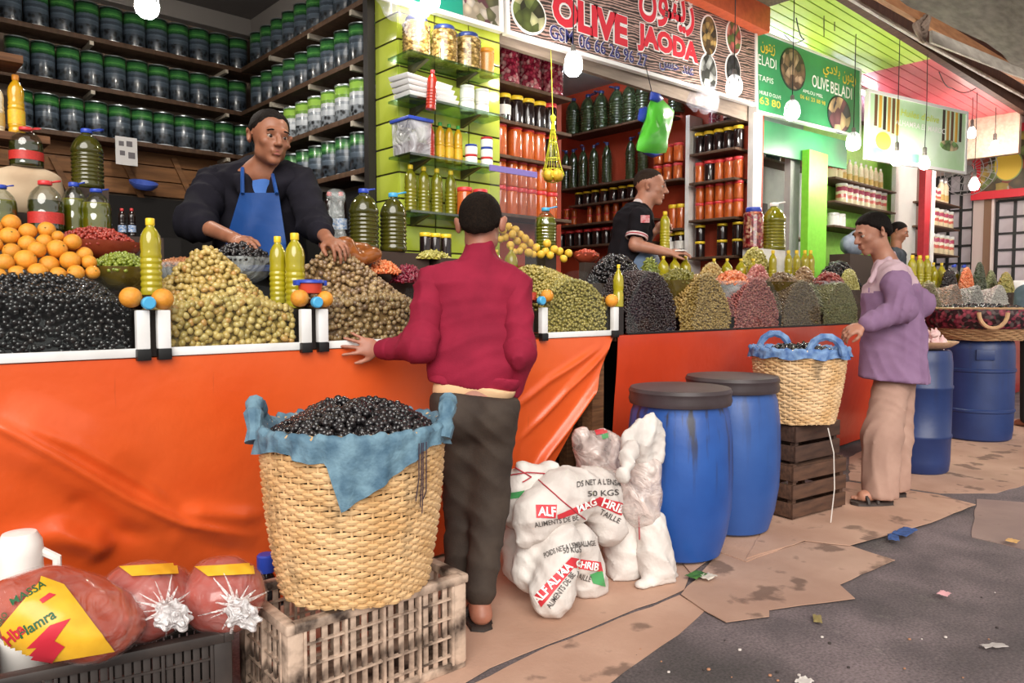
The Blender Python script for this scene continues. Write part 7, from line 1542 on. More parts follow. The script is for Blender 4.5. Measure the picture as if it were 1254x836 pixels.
def hand(wrist, direc, normal, thumb=1, curl=(.35, .4, .3), s=1.0, spread=.12, thumb_curl=.3, fore=None):
    """prims of a hand: palm, four jointed fingers of unequal length and a thumb leaving the side of the palm"""
    y = Vector(direc).normalized(); z = (Vector(normal) - y * Vector(normal).dot(y)).normalized(); x = y.cross(z) * thumb; W_ = Vector(wrist); P = lambda a: W_ + (x * a[0] + y * a[1] + z * a[2]) * s
    pr = [(cap(W_, P((0, .05, 0)), .027 * s, .037 * s, flat=(z, .5)), .015), (cap(P((.018, .05, 0)), P((.022, .086, 0)), .024 * s, .018 * s, flat=(z, .62)), .012), (cap(P((-.016, .05, 0)), P((-.022, .08, 0)), .024 * s, .017 * s, flat=(z, .62)), .012)]
    for k, (bx, ln, r_) in enumerate([(.031, .074, .0088), (.011, .084, .0092), (-.010, .077, .0088), (-.029, .06, .0078)]):
        a = Vector((bx, .086 - abs(bx - .005) * .18, .002)); th = 0; dirx = (bx - .001) / .03 * spread
        for j, f in enumerate((.45, .32, .26)):
            th += curl[j]; d = Vector((math.sin(dirx) * math.cos(th), math.cos(dirx) * math.cos(th), -math.sin(th))); b = a + d * ln * f; pr.append((cap(P(a), P(b), (r_ - .0006 * j) * s, (r_ - .0006 * (j + 1)) * s), .004)); a = b
    a = Vector((.022, .022, -.004)); d = Vector((.72, .66, -.22)).normalized()
    for j, (ln, r_) in enumerate(((.036, .0125), (.032, .0105), (.025, .009))):
        b = a + d * ln; pr.append((cap(P(a), P(b), r_ * s, (r_ - .001) * s), .007)); a = b; d = (d + Vector((-thumb_curl * .8, .35, -thumb_curl * .5))).normalized()
    return pr
def foot(ankle, direc, s=1.0, gz=0):
    y = Vector((direc[0], direc[1], 0)).normalized(); A = Vector(ankle); g = lambda f, w, z: Vector((A.x, A.y, gz)) + y * f * s + y.cross(Vector((0, 0, 1))) * w * s + Vector((0, 0, z * s))
    pr = [(cap(A, g(-.02, 0, .035), .04 * s, .038 * s), .03), (cap(g(-.03, 0, .035), g(.1, .0, .028), .036 * s, .034 * s, flat=((0, 0, 1), .8)), .03), (cap(g(.02, 0, .06), g(.1, .0, .03), .034 * s, .028 * s), .03)]
    for k in range(5): w = -.032 + .016 * k; pr.append((cap(g(.11, w, .018), g(.155 - .011 * (4 - k if True else k), w * 1.1, .013), (.014 - .0012 * (4 - k)) * s, (.0115 - .0008 * (4 - k)) * s), .008))
    return pr
def skin(parent, prims, minus, m, res=.006): return blob('body', prims, m, res, .02, parent, minus=minus, smooth=1)
def garment(name, parent, prims, m, folds=(), res=.010, k=.03, clip=None, smooth=1): return blob(name, prims, m, res, k, parent, disp=(lambda P: creases(P, folds)) if folds else None, clip=clip, smooth=smooth)
def below(z): return lambda P: z - P[..., 2]
SK1, SK2, SK3 = skin_mat('skin_a', '#a9705a', '#96604c'), skin_mat('skin_b', '#b58068', '#a4705a'), skin_mat('skin_c', '#a06a50', '#8f5c44')
HR, HRG = mat('black_hair', '#0f0b09', '#1a1411', rough=.75, scale=120, bump=.4, bscale=260, spec=.15), mat('grizzled_hair', '#120e0c', '#241d19', rough=.75, scale=120, bump=.4, bscale=260, spec=.15)
def cloth_m(name, a, b, rough=.85, sc=8, bs=220, bump=.12): return mat(name, a, b, rough=rough, scale=sc, bump=bump, bscale=bs, spec=.2)

# ---------------------------------------------------------------- the boy at the counter (seen from behind)
d0 = 2.84; base = at(588, 758, Z=.0068); boy = thing('person', 'boy in a burgundy sweater and dark trousers, seen from behind, hand on the counter', 'person', (base.x, base.y, .0068))
hc = D(589, 275, 2.93); fw = vec(.12, 1, -.12); up = vec(0, .12, 1)
neck0 = D(586, 328, 2.9); chest, waist, pelv = D(583, 375, 2.88), D(583, 440, 2.86), D(582, 500, 2.84)
shL, shR = D(530, 345, 2.88), D(632, 350, 2.86); elL, elR = D(514, 424, 2.76), D(637, 430, 2.80); wrL = at(467, 428, Y=2.475); wrR = D(628, 476, 2.90)
hpL, hpR = D(559, 505, 2.85), D(604, 505, 2.83); knL, knR = D(566, 612, 2.90), D(600, 618, 2.84); anL, anR = D(560, 722, 2.86), D(588, 728, 2.74)
hp, mn, HM = head(hc, fw, up, 1.03, neck0, .048)
pr = hp + [(cap(neck0, chest, .07, .1, flat=(CF, .7)), .04), (cap(chest, waist, .1, .1, flat=(CF, .65)), .05), (cap(waist, pelv, .1, .11, flat=(CF, .7)), .05), (cap(shL, neck0, .04, .045), .04), (cap(shR, neck0, .04, .045), .04),
     (cap(shL, elL, .035, .03), .03), (cap(elL, wrL, .032, .022), .02), (cap(shR, elR, .035, .03), .03), (cap(elR, wrR, .032, .022), .02), (cap(hpL, knL, .062, .045), .03), (cap(knL, anL, .045, .032), .03), (cap(hpR, knR, .062, .045), .03), (cap(knR, anR, .045, .032), .03)]
pr += hand(wrL, at(428, 420, Y=2.53) - wrL, vec(-.1, -1, .35), -1, (.05, .12, .1), .92, .3, .05) + hand(wrR, vec(-.3, .6, -.6), vec(.9, .2, .1), -1, (.3, .3, .3), .9)
pr += foot(anR, vec(-.25, 1), .92, .022) + foot(anL, vec(-.25, 1), .92, .022)
skin(boy, pr, mn, SK1); face_parts(boy, hc, HM, 1.03, HR); hair(boy, hc, HM, 1.03, mat('cropped_hair', '#140f0c', '#221913', rough=.85, scale=160, bump=.5, bscale=320, spec=.1), (.0, .62), .004, low=-.06)
M_burg = cloth_m('burgundy_knit', '#8f1f38', '#7f1a31')
fb = [(.0035, 20, 20, 60, 0), (.003, 55, -20, 25, 1), (.0025, -35, 45, 40, 2)]
tor = [cap(D(552, 352, 2.88), D(612, 353, 2.87), .082, .082, flat=(CF, .85)), (cap(chest, waist, .142, .132, flat=(CF, .68)), .06), (cap(D(556, 360, 2.88), D(548, 450, 2.86), .075, .085, flat=(CF, .9)), .05), (cap(D(612, 362, 2.87), D(612, 445, 2.85), .075, .08, flat=(CF, .9)), .05), (cap(waist, D(582, 462, 2.86), .132, .138, flat=(CF, .72)), .05), (cap(shL, D(590, 335, 2.9), .06, .07), .05), (cap(shR, D(590, 335, 2.9), .06, .07), .05)]
hem = lambda P: ((np.array(D(565, 472, 2.86)) - P) @ np.array(vec(.16, 0, 1)))
garment('sweater', boy, [(p, .05) if callable(p) else p for p in tor] + [(cap(neck0, D(588, 308, 2.91), .074, .064), .03)], M_burg, [(.004, 18, 14, 55, 0), (.0035, 40, -30, -28, 1), (.003, 8, 8, 85, 2), (.002, 70, 30, 20, 0)], .009, clip=hem)
garment('sleeve', boy, [(cap(shL, elL, .066, .055), .04), (cap(elL, wrL.lerp(elL, .1), .056, .040), .05)], M_burg, [(.005, 50, 30, 60, 0), (.004, -40, 60, 35, 1), (.003, 30, -70, 50, 2)], .008)
garment('sleeve', boy, [(cap(shR, elR, .064, .053), .04), (cap(elR, wrR.lerp(elR, .05), .053, .046), .05)], M_burg, [(.005, 50, 30, 60, 1), (.004, -40, 60, 35, 2)], .008)
cuffm = MB(); garment('cuff', boy, [cap(wrL.lerp(elL, .22), wrL.lerp(elL, .05), .044, .04)], M_burg, [(.0015, 150, 90, 120, 0)], .006); garment('hem_band', boy, [(cap(D(550, 468, 2.86), D(614, 458, 2.85), .084, .084, flat=(CF, .95)), .03)], M_burg, [(.0012, 200, 150, 0, 0)], .008, clip=lambda P: np.maximum((P - np.array(D(582, 455, 2.86))) @ np.array(vec(.16, 0, 1)), (np.array(D(570, 473, 2.86)) - P) @ np.array(vec(.16, 0, 1))))
garment('undershirt', boy, [(cap(D(556, 478, 2.855), D(606, 472, 2.845), .084, .082, flat=(CF, .95)), .03)], cloth_m('cream_shirt', '#d9b48c', '#cda67e'), [(.002, 40, 40, 60, 0)], .008, clip=lambda P: np.maximum((P - np.array(D(575, 467, 2.86))) @ np.array(vec(.2, 0, 1)), (np.array(D(575, 487, 2.86)) - P) @ np.array(vec(.12, 0, 1))))
M_jean = cloth_m('charcoal_denim', '#453b34', '#382f2a', .8, 10, 160, .15)
waistclip = lambda P: (P - np.array(D(575, 480, 2.85))) @ np.array(vec(.12, 0, 1))
garment('trousers', boy, [(cap(D(556, 492, 2.85), D(606, 490, 2.84), .088, .086, flat=(CF, .95)), .04), (cap(hpL, knL, .092, .066), .05), (cap(knL, anL - Vector((0, 0, .0)), .066, .054), .04), (cap(hpR, knR, .092, .07), .05), (cap(knR, anR - Vector((0, 0, -.01)), .07, .058), .04), (ell(D(562, 512, 2.80), (.085, .085, .09)), .04), (ell(D(604, 512, 2.79), (.085, .085, .09)), .04)], M_jean, [(.004, 30, 25, 55, 0), (.0035, -45, 30, -60, 1), (.003, 60, 20, 30, 2)], .009, clip=waistclip)
M_sand = mat('dark_leather', '#2b2320', '#3a302c', rough=.6, scale=12)
def sandal(parent, ankle, direc, s, gz):
    y = Vector((direc[0], direc[1], 0)).normalized(); x = y.cross(Vector((0, 0, 1))); o = Vector((ankle[0], ankle[1], gz)); out = [(-.045, -.05), (-.05, .02), (-.046, .1), (-.035, .15), (0, .168), (.034, .155), (.046, .1), (.042, .02), (.036, -.05), (0, -.068)]
    mb = MB(); n = len(out); mb.add([o + x * a * s + y * b * s for a, b in out] + [o + x * a * s + y * b * s + Vector((0, 0, .02)) for a, b in out], [tuple(range(n)), tuple(range(2 * n - 1, n - 1, -1))] + [(i, (i + 1) % n, (i + 1) % n + n, i + n) for i in range(n)]); so = mb.build('sandal', M_sand, parent, bevel=.003)
    for b in (.045, .1): MB().tube([o + x * (.048 * math.cos(t)) * s + y * b * s + Vector((0, 0, .012 + .05 * s * math.sin(t) * (1.15 if b < .06 else .85))) for t in np.linspace(0, math.pi, 11)], .012, 6).build('strap', M_sand, so, smooth=True)
sandal(boy, anR, vec(-.25, 1), .95, .0075); sandal(boy, anL, vec(-.25, 1), .95, .0075)

# ---------------------------------------------------------------- man in the lilac robe
dm = 4.42; base = at(1066, 618, Z=.0175); man = thing('person', 'man in a two-tone lilac robe and beige trousers, reaching to the handled basket', 'person', (base.x, base.y, .0175))
hc = D(1067, 286, 4.42); fw = vec(-1, -.12, -.30); up = vec(-.30, 0, 1)
neck0 = D(1086, 326, 4.44); chest, waist, pelv = D(1092, 362, 4.45), D(1096, 415, 4.45), D(1096, 455, 4.45)
shL, shR = D(1094, 338, 4.30), D(1092, 336, 4.60); elL, wrL = D(1106, 378, 4.24), D(1058, 398, 4.24); elR, wrR = D(1128, 372, 4.62), D(1105, 400, 4.6)
hpL, hpR = D(1092, 468, 4.42), D(1098, 466, 4.52); knL, knR = D(1080, 535, 4.36), D(1094, 535, 4.52); anL, anR = D(1078, 600, 4.36), D(1094, 592, 4.54)
hp, mn, HM = head(hc, fw, up, 1.0, neck0, .056); ax = vec(-1, 0)
pr = hp + [(cap(neck0, chest, .08, .12, flat=(ax, .7)), .04), (cap(chest, pelv, .12, .12, flat=(ax, .8)), .05), (cap(shL, elL, .04, .035), .03), (cap(elL, wrL, .035, .026), .02), (cap(shR, elR, .04, .035), .03), (cap(elR, wrR, .035, .026), .02), (cap(hpL, knL, .07, .05), .03), (cap(knL, anL, .05, .036), .03), (cap(hpR, knR, .07, .05), .03), (cap(knR, anR, .05, .036), .03)]
pr += hand(wrL, vec(-.85, .1, -.35), vec(-.25, -.6, .75), -1, (.5, .6, .4), 1.0, .08, .5) + hand(wrR, vec(-.6, .2, -.3), vec(0, .3, 1), 1, (.5, .6, .4))
fd = vec(-1, -.15); pr += foot(anL, fd, 1.0, .036) + foot(anR, fd, 1.0, .036)
skin(man, pr, mn, SK2); face_parts(man, hc, HM, 1.0, HR); hair(man, hc, HM, 1.0, HR, (.020, .66), .010)
M_lil, M_pale = cloth_m('lilac_cloth', '#8d6f8e', '#816382', .8), cloth_m('pale_lilac_cloth', '#c9aeb6', '#bfa3ac', .8)
RF = [(.006, 25, 30, 38, 0), (.005, -40, 30, 22, 1), (.004, 60, -30, 45, 2), (.003, 20, 70, -60, 1)]
rob = garment('robe', man, [(cap(D(1092, 340, 4.36), D(1092, 340, 4.56), .105, .105, flat=(ax, .85)), .06), (cap(chest, waist, .165, .16, flat=(CF, .95)), .06), (cap(waist, D(1095, 470, 4.45), .165, .19, flat=(CF, 1.0)), .06), (cap(neck0, D(1084, 320, 4.44), .075, .066), .03), (cap(D(1076, 365, 4.44), D(1077, 478, 4.43), .085, .105), .05)], M_lil, RF, .011, clip=lambda P: (np.array(D(1095, 466, 4.45)) - P) @ np.array(vec(.08, 0, 1)))
def paint(o, mats, fn):
    """material by position (the robe's sewn yoke)"""
    for m in mats: o.data.materials.append(m)
    org = np.array(origin_of(o)); c = np.empty(len(o.data.polygons) * 3, np.float32); o.data.polygons.foreach_get('center', c); o.data.polygons.foreach_set('material_index', fn(c.reshape(-1, 3) + org).astype(np.int32))
y0, y1 = np.array(D(1052, 360, 4.44)), np.array(D(1130, 343, 4.44)); sl = (y1[2] - y0[2]) / ((y1 - y0) @ np.array(CR))
paint(rob, [M_pale], lambda c: c[:, 2] > y0[2] + sl * ((c - y0) @ np.array(CR)))
garment('sleeve', man, [(cap(D(1096, 346, 4.31), elL, .083, .072), .04), (cap(elL, wrL.lerp(elL, .12), .072, .058), .05)], M_lil, [(.007, 60, 40, 50, 0), (.005, -50, 70, 40, 1), (.004, 90, -30, 60, 2)], .009)
garment('sleeve', man, [(cap(D(1094, 338, 4.60), elR, .08, .075), .04), (cap(elR, wrR.lerp(elR, .15), .072, .055), .05)], M_lil, [(.006, 60, 40, 50, 1), (.005, -50, 70, 40, 2)], .01)
garment('collar', man, [(cap(D(1078, 322, 4.40), D(1066, 345, 4.36), .02, .014), .02), (cap(D(1080, 322, 4.48), D(1066, 345, 4.44), .02, .014), .02), (cap(D(1088, 318, 4.38), D(1090, 318, 4.50), .024, .024), .03)], M_pale, (), .007)
MB().tube([D(1064, 352 + i * 2, 4.33) for i in range(4)], .004, 5).build('buttonhole_seam', M_lil, man)
M_beige = cloth_m('beige_cloth', '#b08f80', '#a38274', .85)
TF = [(.004, 35, 30, 12, 0), (.004, -30, 45, 18, 1), (.003, 60, 10, 70, 2)]
garment('trousers', man, [(cap(hpL, knL, .1, .106), .05), (cap(knL, anL - Vector((0, 0, .01)), .108, .098), .04), (cap(hpR, knR, .108, .105), .05), (cap(knR, anR - Vector((0, 0, .01)), .105, .092), .04)], M_beige, TF, .011, clip=below(.055))
sandal(man, anL, fd, 1.08, .0175); sandal(man, anR, fd, 1.08, .0175)

# ---------------------------------------------------------------- first seller (blue apron)
d1 = 3.42; c0 = D(318, 420, 3.5); sel = thing('person', 'seller in a dark jacket and blue apron behind the green olives', 'person', (c0.x, c0.y, .381))
hc = D(331, 169, 3.34); fw = vec(.62, -.75, -.14); up = vec(.16, -.12, 1)
neck0 = D(320, 212, 3.42); chest, waist, pelv = D(316, 250, 3.5), D(316, 310, 3.56), D(316, 370, 3.58); ax = CF
shR, shL = D(262, 226, 3.46), D(368, 224, 3.46); elR, wrR = D(238, 272, 3.30), D(287, 292, 3.08); elL, wrL = D(384, 272, 3.32), D(401, 293, 3.12)
hp, mn, HM = head(hc, fw, up, 1.04, neck0, .046)
pr = hp + [(cap(neck0, chest, .065, .09, flat=(ax, .6)), .04), (cap(chest, waist, .1, .1, flat=(ax, .6)), .05), (cap(waist, pelv, .11, .12, flat=(ax, .75)), .05), (cap(shR, neck0, .05, .055), .04), (cap(shL, neck0, .05, .055), .04), (cap(shR, elR, .045, .038), .03), (cap(elR, wrR, .041, .027), .02), (cap(shL, elL, .045, .038), .03), (cap(elL, wrL, .04, .027), .02)]
for s in (-1, 1): pr += [(cap(pelv + CR * s * .09, Vector((pelv.x, pelv.y, .84)) + CR * s * .1, .07, .05), .03), (cap(Vector((pelv.x, pelv.y, .84)) + CR * s * .1, Vector((pelv.x, pelv.y, .46)) + CR * s * .1, .05, .036), .03)] + foot(Vector((pelv.x, pelv.y, .46)) + CR * s * .1, -CF, 1.0, .381)
pr += hand(wrR, D(300, 300, 3.0) - wrR, vec(-.2, -.4, .8), -1, (.5, .5, .4), 1.0, .12, .4) + hand(wrL, D(420, 303, 3.04) - wrL, vec(.3, -.5, .8), 1, (.5, .6, .4), 1.0, .1, .4)
skin(sel, pr, mn, SK3); face_parts(sel, hc, HM, 1.04, HR, lips='#9a5a50'); hair(sel, hc, HM, 1.04, HRG, (.030, .60), .007, recede=1.2)
M_navy = cloth_m('dark_navy_cloth', '#1b1922', '#15131b', .9); M_tee = cloth_m('blue_shirt', '#4f78c0', '#456cb0'); M_apron = mat('blue_apron', '#244f94', '#1d4380', rough=.35, scale=5, bump=.25, bscale=12, coat=.15)
garment('shirt', sel, [(cap(D(321, 222, 3.41), D(319, 285, 3.44), .062, .1, flat=(ax, .75)), .03)], M_tee, (), .009)
JF = [(.006, 28, 30, 42, 0), (.005, -45, 35, 25, 1), (.004, 60, -25, 55, 2)]
garment('jacket', sel, [(cap(D(292, 228, 3.47), D(292, 330, 3.56), .105, .13, flat=(ax, .75)), .06), (cap(D(347, 226, 3.47), D(345, 330, 3.56), .1, .125, flat=(ax, .75)), .06), (cap(shR, D(312, 210, 3.5), .078, .06), .05), (cap(shL, D(328, 209, 3.5), .075, .06), .05), (cap(D(298, 222, 3.40), D(310, 204, 3.44), .045, .036), .03), (cap(D(344, 224, 3.40), D(332, 206, 3.44), .045, .036), .03), (cap(D(300, 226, 3.39), D(314, 262, 3.37), .045, .03), .03), (cap(D(343, 226, 3.39), D(326, 262, 3.37), .045, .03), .03), (cap(D(284, 218, 3.42), D(306, 199, 3.46), .042, .036), .03), (cap(D(352, 217, 3.42), D(336, 204, 3.46), .04, .034), .03)], M_navy, JF, .011)
garment('sleeve', sel, [(cap(shR, elR, .084, .082), .05), (cap(elR, elR.lerp(wrR, .25), .082, .07), .04)], M_navy, [(.007, 45, 30, 50, 0), (.006, -50, 40, 30, 1)], .010)
garment('sleeve', sel, [(cap(shL, elL, .08, .07), .05), (cap(elL, elL.lerp(wrL, .6), .07, .055), .04)], M_navy, [(.007, 45, 30, 50, 1), (.006, -50, 40, 30, 2)], .010)
g = []      # apron bib and skirt: a hanging sheet over the jacket
for j in range(17):
    v = j / 16; row_ = []
    for i in range(15):
        u = i / 14; xl, xr = (294 - 18 * min(1, v * 1.6), 341 + 9 * min(1, v * 1.6)); px = xl + (xr - xl) * u; py = 236 + (332 - 236) * v
        row_.append(D(px, py, 3.30 + .07 * v + .02 * math.cos((u - .5) * 3) * -1 + .012 * math.sin(u * 9 + v * 4) * v))
    g.append(row_)
MB().sheet(g, .006, CF).build('apron', M_apron, sel, smooth=True, sharp=70)
for a, b in (((297, 237), (297, 206)), ((339, 237), (334, 214))): MB().tube([D(a[0], a[1], 3.285), D((a[0] + b[0]) / 2, (a[1] + b[1]) / 2, 3.315), D(b[0], b[1], 3.37)], .009, 6).build('apron_strap', M_apron, sel, smooth=True)
garment('trousers', sel, [(cap(pelv + CR * s * .09, Vector((pelv.x, pelv.y, .45)) + CR * s * .1, .1, .07), .05) for s in (-1, 1)] + [(cap(waist, pelv, .13, .14, flat=(ax, .75)), .05)], mat('dark_trousers', '#22201f', rough=.9), (), .014)

# ---------------------------------------------------------------- second seller (dark polo), in profile
c0 = D(785, 420, 5.23); se2 = thing('person', 'seller in a dark polo shirt with pale trim, in profile with an oil bottle', 'person', (c0.x, c0.y, .381))
hc = D(797, 229, 5.23); fw = vec(1, -.25, -.10); up = vec(.1, 0, 1); ax = vec(1, 0)
neck0 = D(787, 252, 5.24); chest, waist, pelv = D(776, 275, 5.25), D(770, 315, 5.26), D(772, 345, 5.28)
shR, shL = D(784, 266, 5.10), D(782, 266, 5.40); elR, wrR = D(778, 300, 5.06), D(818, 309, 5.04); elL, wrL = D(788, 298, 5.36), D(801, 283, 5.22)
hp, mn, HM = head(hc, fw, up, 1.07, neck0, .06)
pr = hp + [(cap(neck0, chest, .08, .12, flat=(ax, .75)), .04), (cap(chest, pelv, .12, .12, flat=(ax, .8)), .05), (cap(shR, elR, .05, .042), .03), (cap(elR, wrR, .045, .029), .02), (cap(shL, elL, .05, .042), .03), (cap(elL, wrL, .043, .029), .02)]
for s in (-1, 1): pr += [(cap(pelv + CF * s * .09, Vector((pelv.x, pelv.y, .46)) + CF * s * .09, .07, .036), .03)] + foot(Vector((pelv.x, pelv.y, .46)) + CF * s * .09, CR, 1.0, .381)
pr += hand(wrR, vec(.95, .05, .05), vec(0, -.4, .9), 1, (.25, .3, .3), 1.0, .1, .3) + hand(wrL, vec(.75, -.3, .5), vec(-.2, .9, .3), -1, (.6, .7, .5), 1.0)
skin(se2, pr, mn, SK2); face_parts(se2, hc, HM, 1.07, HR); hair(se2, hc, HM, 1.07, mat('buzz_cut', '#2c231d', '#3a2e27', rough=.9, scale=160, spec=.1), (.040, .42), .0025)
M_polo = cloth_m('black_polo', '#131115', '#1a171c', .9); M_trim = cloth_m('polo_trim', '#d8cfcf', '#c89090')
garment('polo_shirt', se2, [(cap(D(780, 264, 5.16), D(779, 264, 5.34), .085, .085, flat=(ax, .9)), .05), (cap(chest, waist, .148, .14), .06), (cap(waist, D(772, 325, 5.27), .14, .15), .05)], M_polo, JF, .011)
for s_, e_ in ((shR, elR), (shL, elL)): garment('sleeve', se2, [(cap(s_, s_.lerp(e_, .5), .078, .07), .04)], M_polo, JF, .01)
_ax = (elR - shR).normalized(); _u = _ax.orthogonal().normalized(); _w = _ax.cross(_u)
for q_, m_ in ((.66, M_trim), (.70, mat('trim_red', '#a8303c', rough=.8)), (.74, M_trim)): MB().tube([shR.lerp(elR, q_) + (_u * math.cos(t) + _w * math.sin(t)) * .072 for t in np.linspace(0, 2 * math.pi, 25)[:-1]], .0065, 6, closed=True).build('sleeve_trim', m_, se2, smooth=True)
garment('collar', se2, [(cap(D(783, 250, 5.18), D(794, 260, 5.18), .03, .014), .02), (cap(D(781, 249, 5.20), D(781, 249, 5.30), .035, .035), .02)], M_trim, (), .007)
p = D(790, 268, 5.00); MB().box(p, (.06, .006, .05), rz=YAW - R(90)).build('chest_badge', mat('badge', '#c8a0a0', '#b83a44', rough=.5, scale=60), se2)
garment('apron_skirt', se2, [(cap(D(782, 326, 5.24), D(786, 370, 5.26), .155, .17, flat=(CF, .9)), .05)], mat('grey_blue_apron', '#5d7390', '#4f6480', rough=.6, scale=5), (), .012); garment('trousers', se2, [(cap(pelv + CF * s * .08, Vector((pelv.x, pelv.y, .45)) + CF * s * .09, .1, .07), .05) for s in (-1, 1)], MATS['dark_trousers'], (), .014)
b = D(814, 305, 5.12); PR['oily'].place((b.x, b.y, b.z), 0, 'oil bottle held by the seller in the polo shirt', None, scale=(.27, .27, .26))
b = D(834, 307, 5.04); tag(MB().box(b, (.1, .06, .008), rz=.4).build('paper_slip', M_wh), 'white slip of paper at the second seller\'s hand', 'paper')

# ---------------------------------------------------------------- man behind the robe, and a figure in grey at the street's end
def simple_person(label, hc, fw, up, neck, torso, width, m, skin_m, gz, hand_w=None):
    r = thing('person', label, 'person', (torso.x, torso.y, gz)); hp, mn, HM = head(hc, fw, up, 1.0, neck, .055); f = Vector((fw.x, fw.y, 0)).normalized(); x = f.cross(Vector((0, 0, 1))); Tz = lambda z, s=0, q=0: Vector((torso.x, torso.y, z)) + x * s + f * q
    sh = neck.z - .09; pr = hp + [(cap(neck, Tz(sh - .1), .07, .12, flat=(f, .7)), .04), (cap(Tz(sh - .1), Tz(gz + .95), .12, .12, flat=(f, .75)), .05)]
    for s in (-1, 1):
        S, E, Wp = Vector((neck.x, neck.y, sh)) + x * s * width, Tz(sh - .28, s * (width + .06), -.02), Tz(sh - .42, s * (width + .02), .2)
        pr += [(cap(S, E, .045, .04), .03), (cap(E, Wp, .04, .028), .02), (cap(Tz(gz + .92, s * .1), Tz(gz + .5, s * .1), .07, .05), .03), (cap(Tz(gz + .5, s * .1), Tz(gz + .08, s * .1), .05, .036), .03)] + hand(Wp, f - Vector((0, 0, .3)), Vector((0, 0, 1)), -s, (.3, .3, .3)) + foot(Tz(gz + .08, s * .1), f, 1, gz)
    skin(r, pr, mn, skin_m, .008); face_parts(r, hc, HM, 1.0, HR); hair(r, hc, HM, 1.0, HR)
    garment('jacket', r, [(cap(Vector((neck.x, neck.y, sh)) - x * (width - .05), Vector((neck.x, neck.y, sh)) + x * (width - .05), .09, .09), .05), (cap(Tz(sh - .08), Tz(gz + .9), .16, .16, flat=(f, .8)), .05)] + [(cap(Vector((neck.x, neck.y, sh)) + x * s * width, Tz(sh - .28, s * (width + .06), -.02), .075, .065), .04) for s in (-1, 1)] + [(cap(Tz(sh - .28, s * (width + .06), -.02), Tz(sh - .40, s * (width + .025), .16), .065, .05), .04) for s in (-1, 1)], m, JF, .014)
    garment('trousers', r, [(cap(Tz(gz + .92, s * .09), Tz(gz + .09, s * .1), .1, .07), .05) for s in (-1, 1)], MATS['dark_trousers'], (), .016); return r
hc = D(1101, 284, 8.95); simple_person('man with dark hair standing behind the lime shop counter, mostly hidden', hc, vec(.8, -.6, -.3), vec(.1, 0, 1), hc + Vector((0, 0, -.19)) - CR * .03, hc + Vector((0, 0, -.5)) - CR * .05, .17, cloth_m('slate_cloth', '#4a5058', '#3c4248'), SK3, .381)
hc = Vector((8.5, 1.86, 1.56))
simple_person('figure in grey-blue clothes standing beside the wide low basket', hc, vec(-.2, .9, -.5), Vector((0, 0, 1)), hc + Vector((0, -.03, -.19)), Vector((hc.x, 1.82, .9)), .2, cloth_m('grey_blue_cloth', '#56646c', '#4a565e'), SK3, .0045)

# ================================================================== the far end of the street
M_grid, M_pane = mat('black_grille', '#1f1c1d', rough=.5), mat('frosted_pane', '#c9bfc4', '#b8adb3', rough=.5, scale=3)
def lattice(n, y0, y1, z0, z1, cols, rows_, label):
    w = bpy.data.objects.new(f'window_{n}', None); COL.objects.link(w); w.location = (12.19, (y0 + y1) / 2, z0); w['kind'] = 'structure'; w['label'] = label; dy, dz = (y1 - y0) / cols, (z1 - z0) / rows_
    pm = MB().box((0, 0, 0), (.01, dy - .03, dz - .03)).mesh('pane', M_pane)
    for i in range(cols):
        for j in range(rows_): put('pane', pm, w, (-.005, y0 + dy * (i + .5) - (y0 + y1) / 2, dz * (j + .5)))
    for i in range(cols + 1): MB().span((12.165, y0 + dy * i - .02, z0), (12.185, y0 + dy * i + .02, z1)).build('bar', M_grid, w)
    for j in range(rows_ + 1): MB().span((12.160, y0, z0 + dz * j - .016), (12.19, y1, z0 + dz * j + .016)).build('bar', M_grid, w)
lattice(1, 3.46, 3.95, 1.25, 3.05, 3, 7, 'black lattice window beyond the red strip'); lattice(2, 2.1, 3.16, 1.25, 2.62, 5, 6, 'black lattice window under the red framed board')
for i, (y0, y1, z0, c, lab) in enumerate([(3.3, 3.44, 1.3, '#cdbab4', 'pale'), (3.2, 3.30, 1.2, '#8a6a54', 'brown'), (3.17, 3.20, 1.2, '#e0cfc8', 'white')]):
    tag(MB().span((12.08 - .02 * i, y0, z0), (12.14 - .02 * i, y1, 2.72)).build('hanging_strip', mat(f'strip_{i}', c, rough=.8)), f'{lab} hanging strip between the two lattice windows', 'curtain')
# wall fan
c = at(1186, 208, X=12.0); r = thing('wall_fan', 'round wire-caged fan beside the tilted sign', 'fan', c); Mr = Matrix.Rotation(R(90), 3, 'Y')
mb = MB()
for q in (.1, .2, .3, .36): mb.tube([(-.04 + .03 * (q > .3), q * math.cos(a), q * math.sin(a)) for a in np.linspace(0, 6.283, 33)[:-1]], .006, 5, closed=True)
for k in range(24): a = k * math.pi / 12; mb.tube([(-.05, .05 * math.cos(a), .05 * math.sin(a)), (-.05, .25 * math.cos(a), .25 * math.sin(a)), (-.01, .36 * math.cos(a), .36 * math.sin(a))], .004, 4)
put('cage', mb.mesh('cage', mat('fan_wire', '#b0a8a8', rough=.4, metal=.5)), r)
for k in range(3):
    a = k * 2.094; put('blade', MB().add([(0, .05 * math.cos(a), .05 * math.sin(a)), (.02, .3 * math.cos(a - .3), .3 * math.sin(a - .3)), (.0, .32 * math.cos(a + .1), .32 * math.sin(a + .1)), (-.02, .26 * math.cos(a + .45), .26 * math.sin(a + .45))], [(0, 1, 2, 3)]).mesh('blade', mat('fan_blade', '#8a8484', rough=.5)), r)
put('motor', MB().lathe([(.06, -.05), (.07, 0), (.06, .14), (.001, .15)], 16, M=Mr).mesh('motor', MATS['fan_blade'], smooth=True), r)
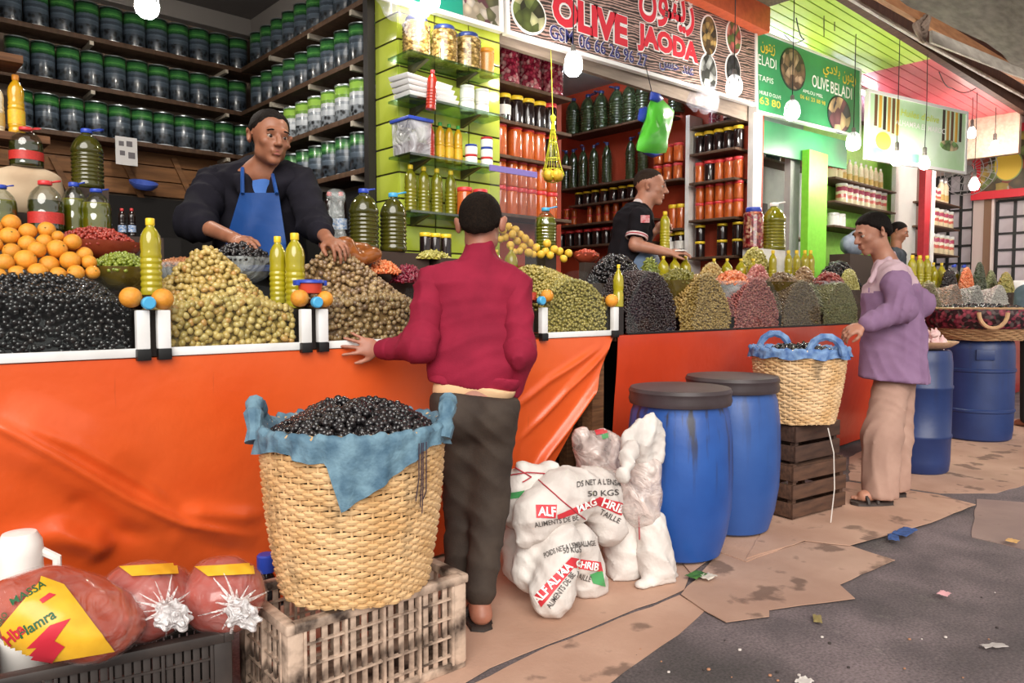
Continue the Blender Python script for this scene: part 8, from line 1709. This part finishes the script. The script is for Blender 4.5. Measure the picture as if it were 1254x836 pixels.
# far counter: riser with bottles and tubs
tag(MB().span((7.0, YC + .3, ZC + .004), (11.55, YC + .545, ZC + .3)).build('riser_box', M_ck), 'long dark riser along the far counter', 'box'); zf = ZC + .302
tag(MB().span((10.72, YC + .04, ZC + .004), (11.57, YC + .28, ZC + .3)).build('riser_box', M_ck), 'dark riser under the pickles and large tub at the far counter end', 'box')
def far(kind, px, hpx, label, group=None, ws=1., Y=YC + .475):
    p = at(px, 330, Y=Y); dep = (p - Vector(cam.location)).dot(ray(627, 418).normalized()); h = hpx * dep / FPX; PR[kind].place((p.x, p.y, zf), 0, label, group, scale=(h * ws, h * ws, h))
for px in (1117, 1126, 1135): far('oily', px, 44, 'tall oil bottle in the group behind the robed man', 'tall oil bottles behind the robed man', .9)
for px in (1143, 1153): far('small', px, 36, 'squat oil bottle on the far counter', 'squat oil bottles on the far counter', .75, YC + .49)
for px in (1168, 1180): far('jugblue', px, 34, 'clear jug with blue cap on the far counter', 'clear jugs on the far counter', .5, YC + .5)
p = at(1198, 318, Y=3.08); tag(MB().lathe([(.085, 0), (.095, .01), (.095, .12), (.088, .14), (.001, .14)], 28, c=(p.x, 3.08, zf)).build('food_tub', mat('white_tub', '#e8e6e2', rough=.4), smooth=True), 'flat white lidded tub on the far counter', 'tub')
tag(MB().lathe([(.105, 0), (.12, .02), (.12, .13), (.105, .16), (.001, .16)], 28, c=(11.42, 2.71, zf)).build('food_tub', mat('white_tub', '#e8e6e2', rough=.4), smooth=True), 'large white tub at the end of the far counter', 'tub')
# red basin, grey sack behind the robed man's face
p = at(1022, 316, Y=3.38); tag(MB().lathe([(.12, 0), (.2, .03), (.24, .09), (.25, .1), (.235, .095), (.18, .04), (.001, .02)], 28, c=(p.x, 3.38, ZC + .36), M=Matrix.Rotation(R(180), 3, 'X')).build('plastic_basin', mat('red_basin', '#b8242c', '#a81e26', rough=.3, coat=.4), smooth=True), 'upturned red plastic basin behind the long counter', 'basin')
tag(MB().span((p.x - .22, 3.2, .382), (p.x + .22, 3.58, ZC + .2595)).build('riser_box', M_ck), 'dark box under the upturned red basin', 'box')
p = at(1036, 300, Y=3.55); p.x += .06; blob('cloth_bundle', [ell((p.x, 3.5, p.z), (.22, .1, .12)), ell((p.x + .1, 3.5, p.z + .05), (.12, .09, .12))], mat('slate_bundle', '#8a94a4', '#76808f', rough=.7), .015, .04, disp=lambda P: creases(P, WR)); tag(bpy.data.objects['cloth_bundle'], 'grey-blue cloth bundle inside the lime shop', 'bundle')
tag(MB().span((p.x - .3, 3.4, .382), (p.x + .35, 3.62, p.z - .11)).build('shop_table', M_ck), 'dark table under the grey-blue bundle', 'table')
# dark stains of brine under the stalls
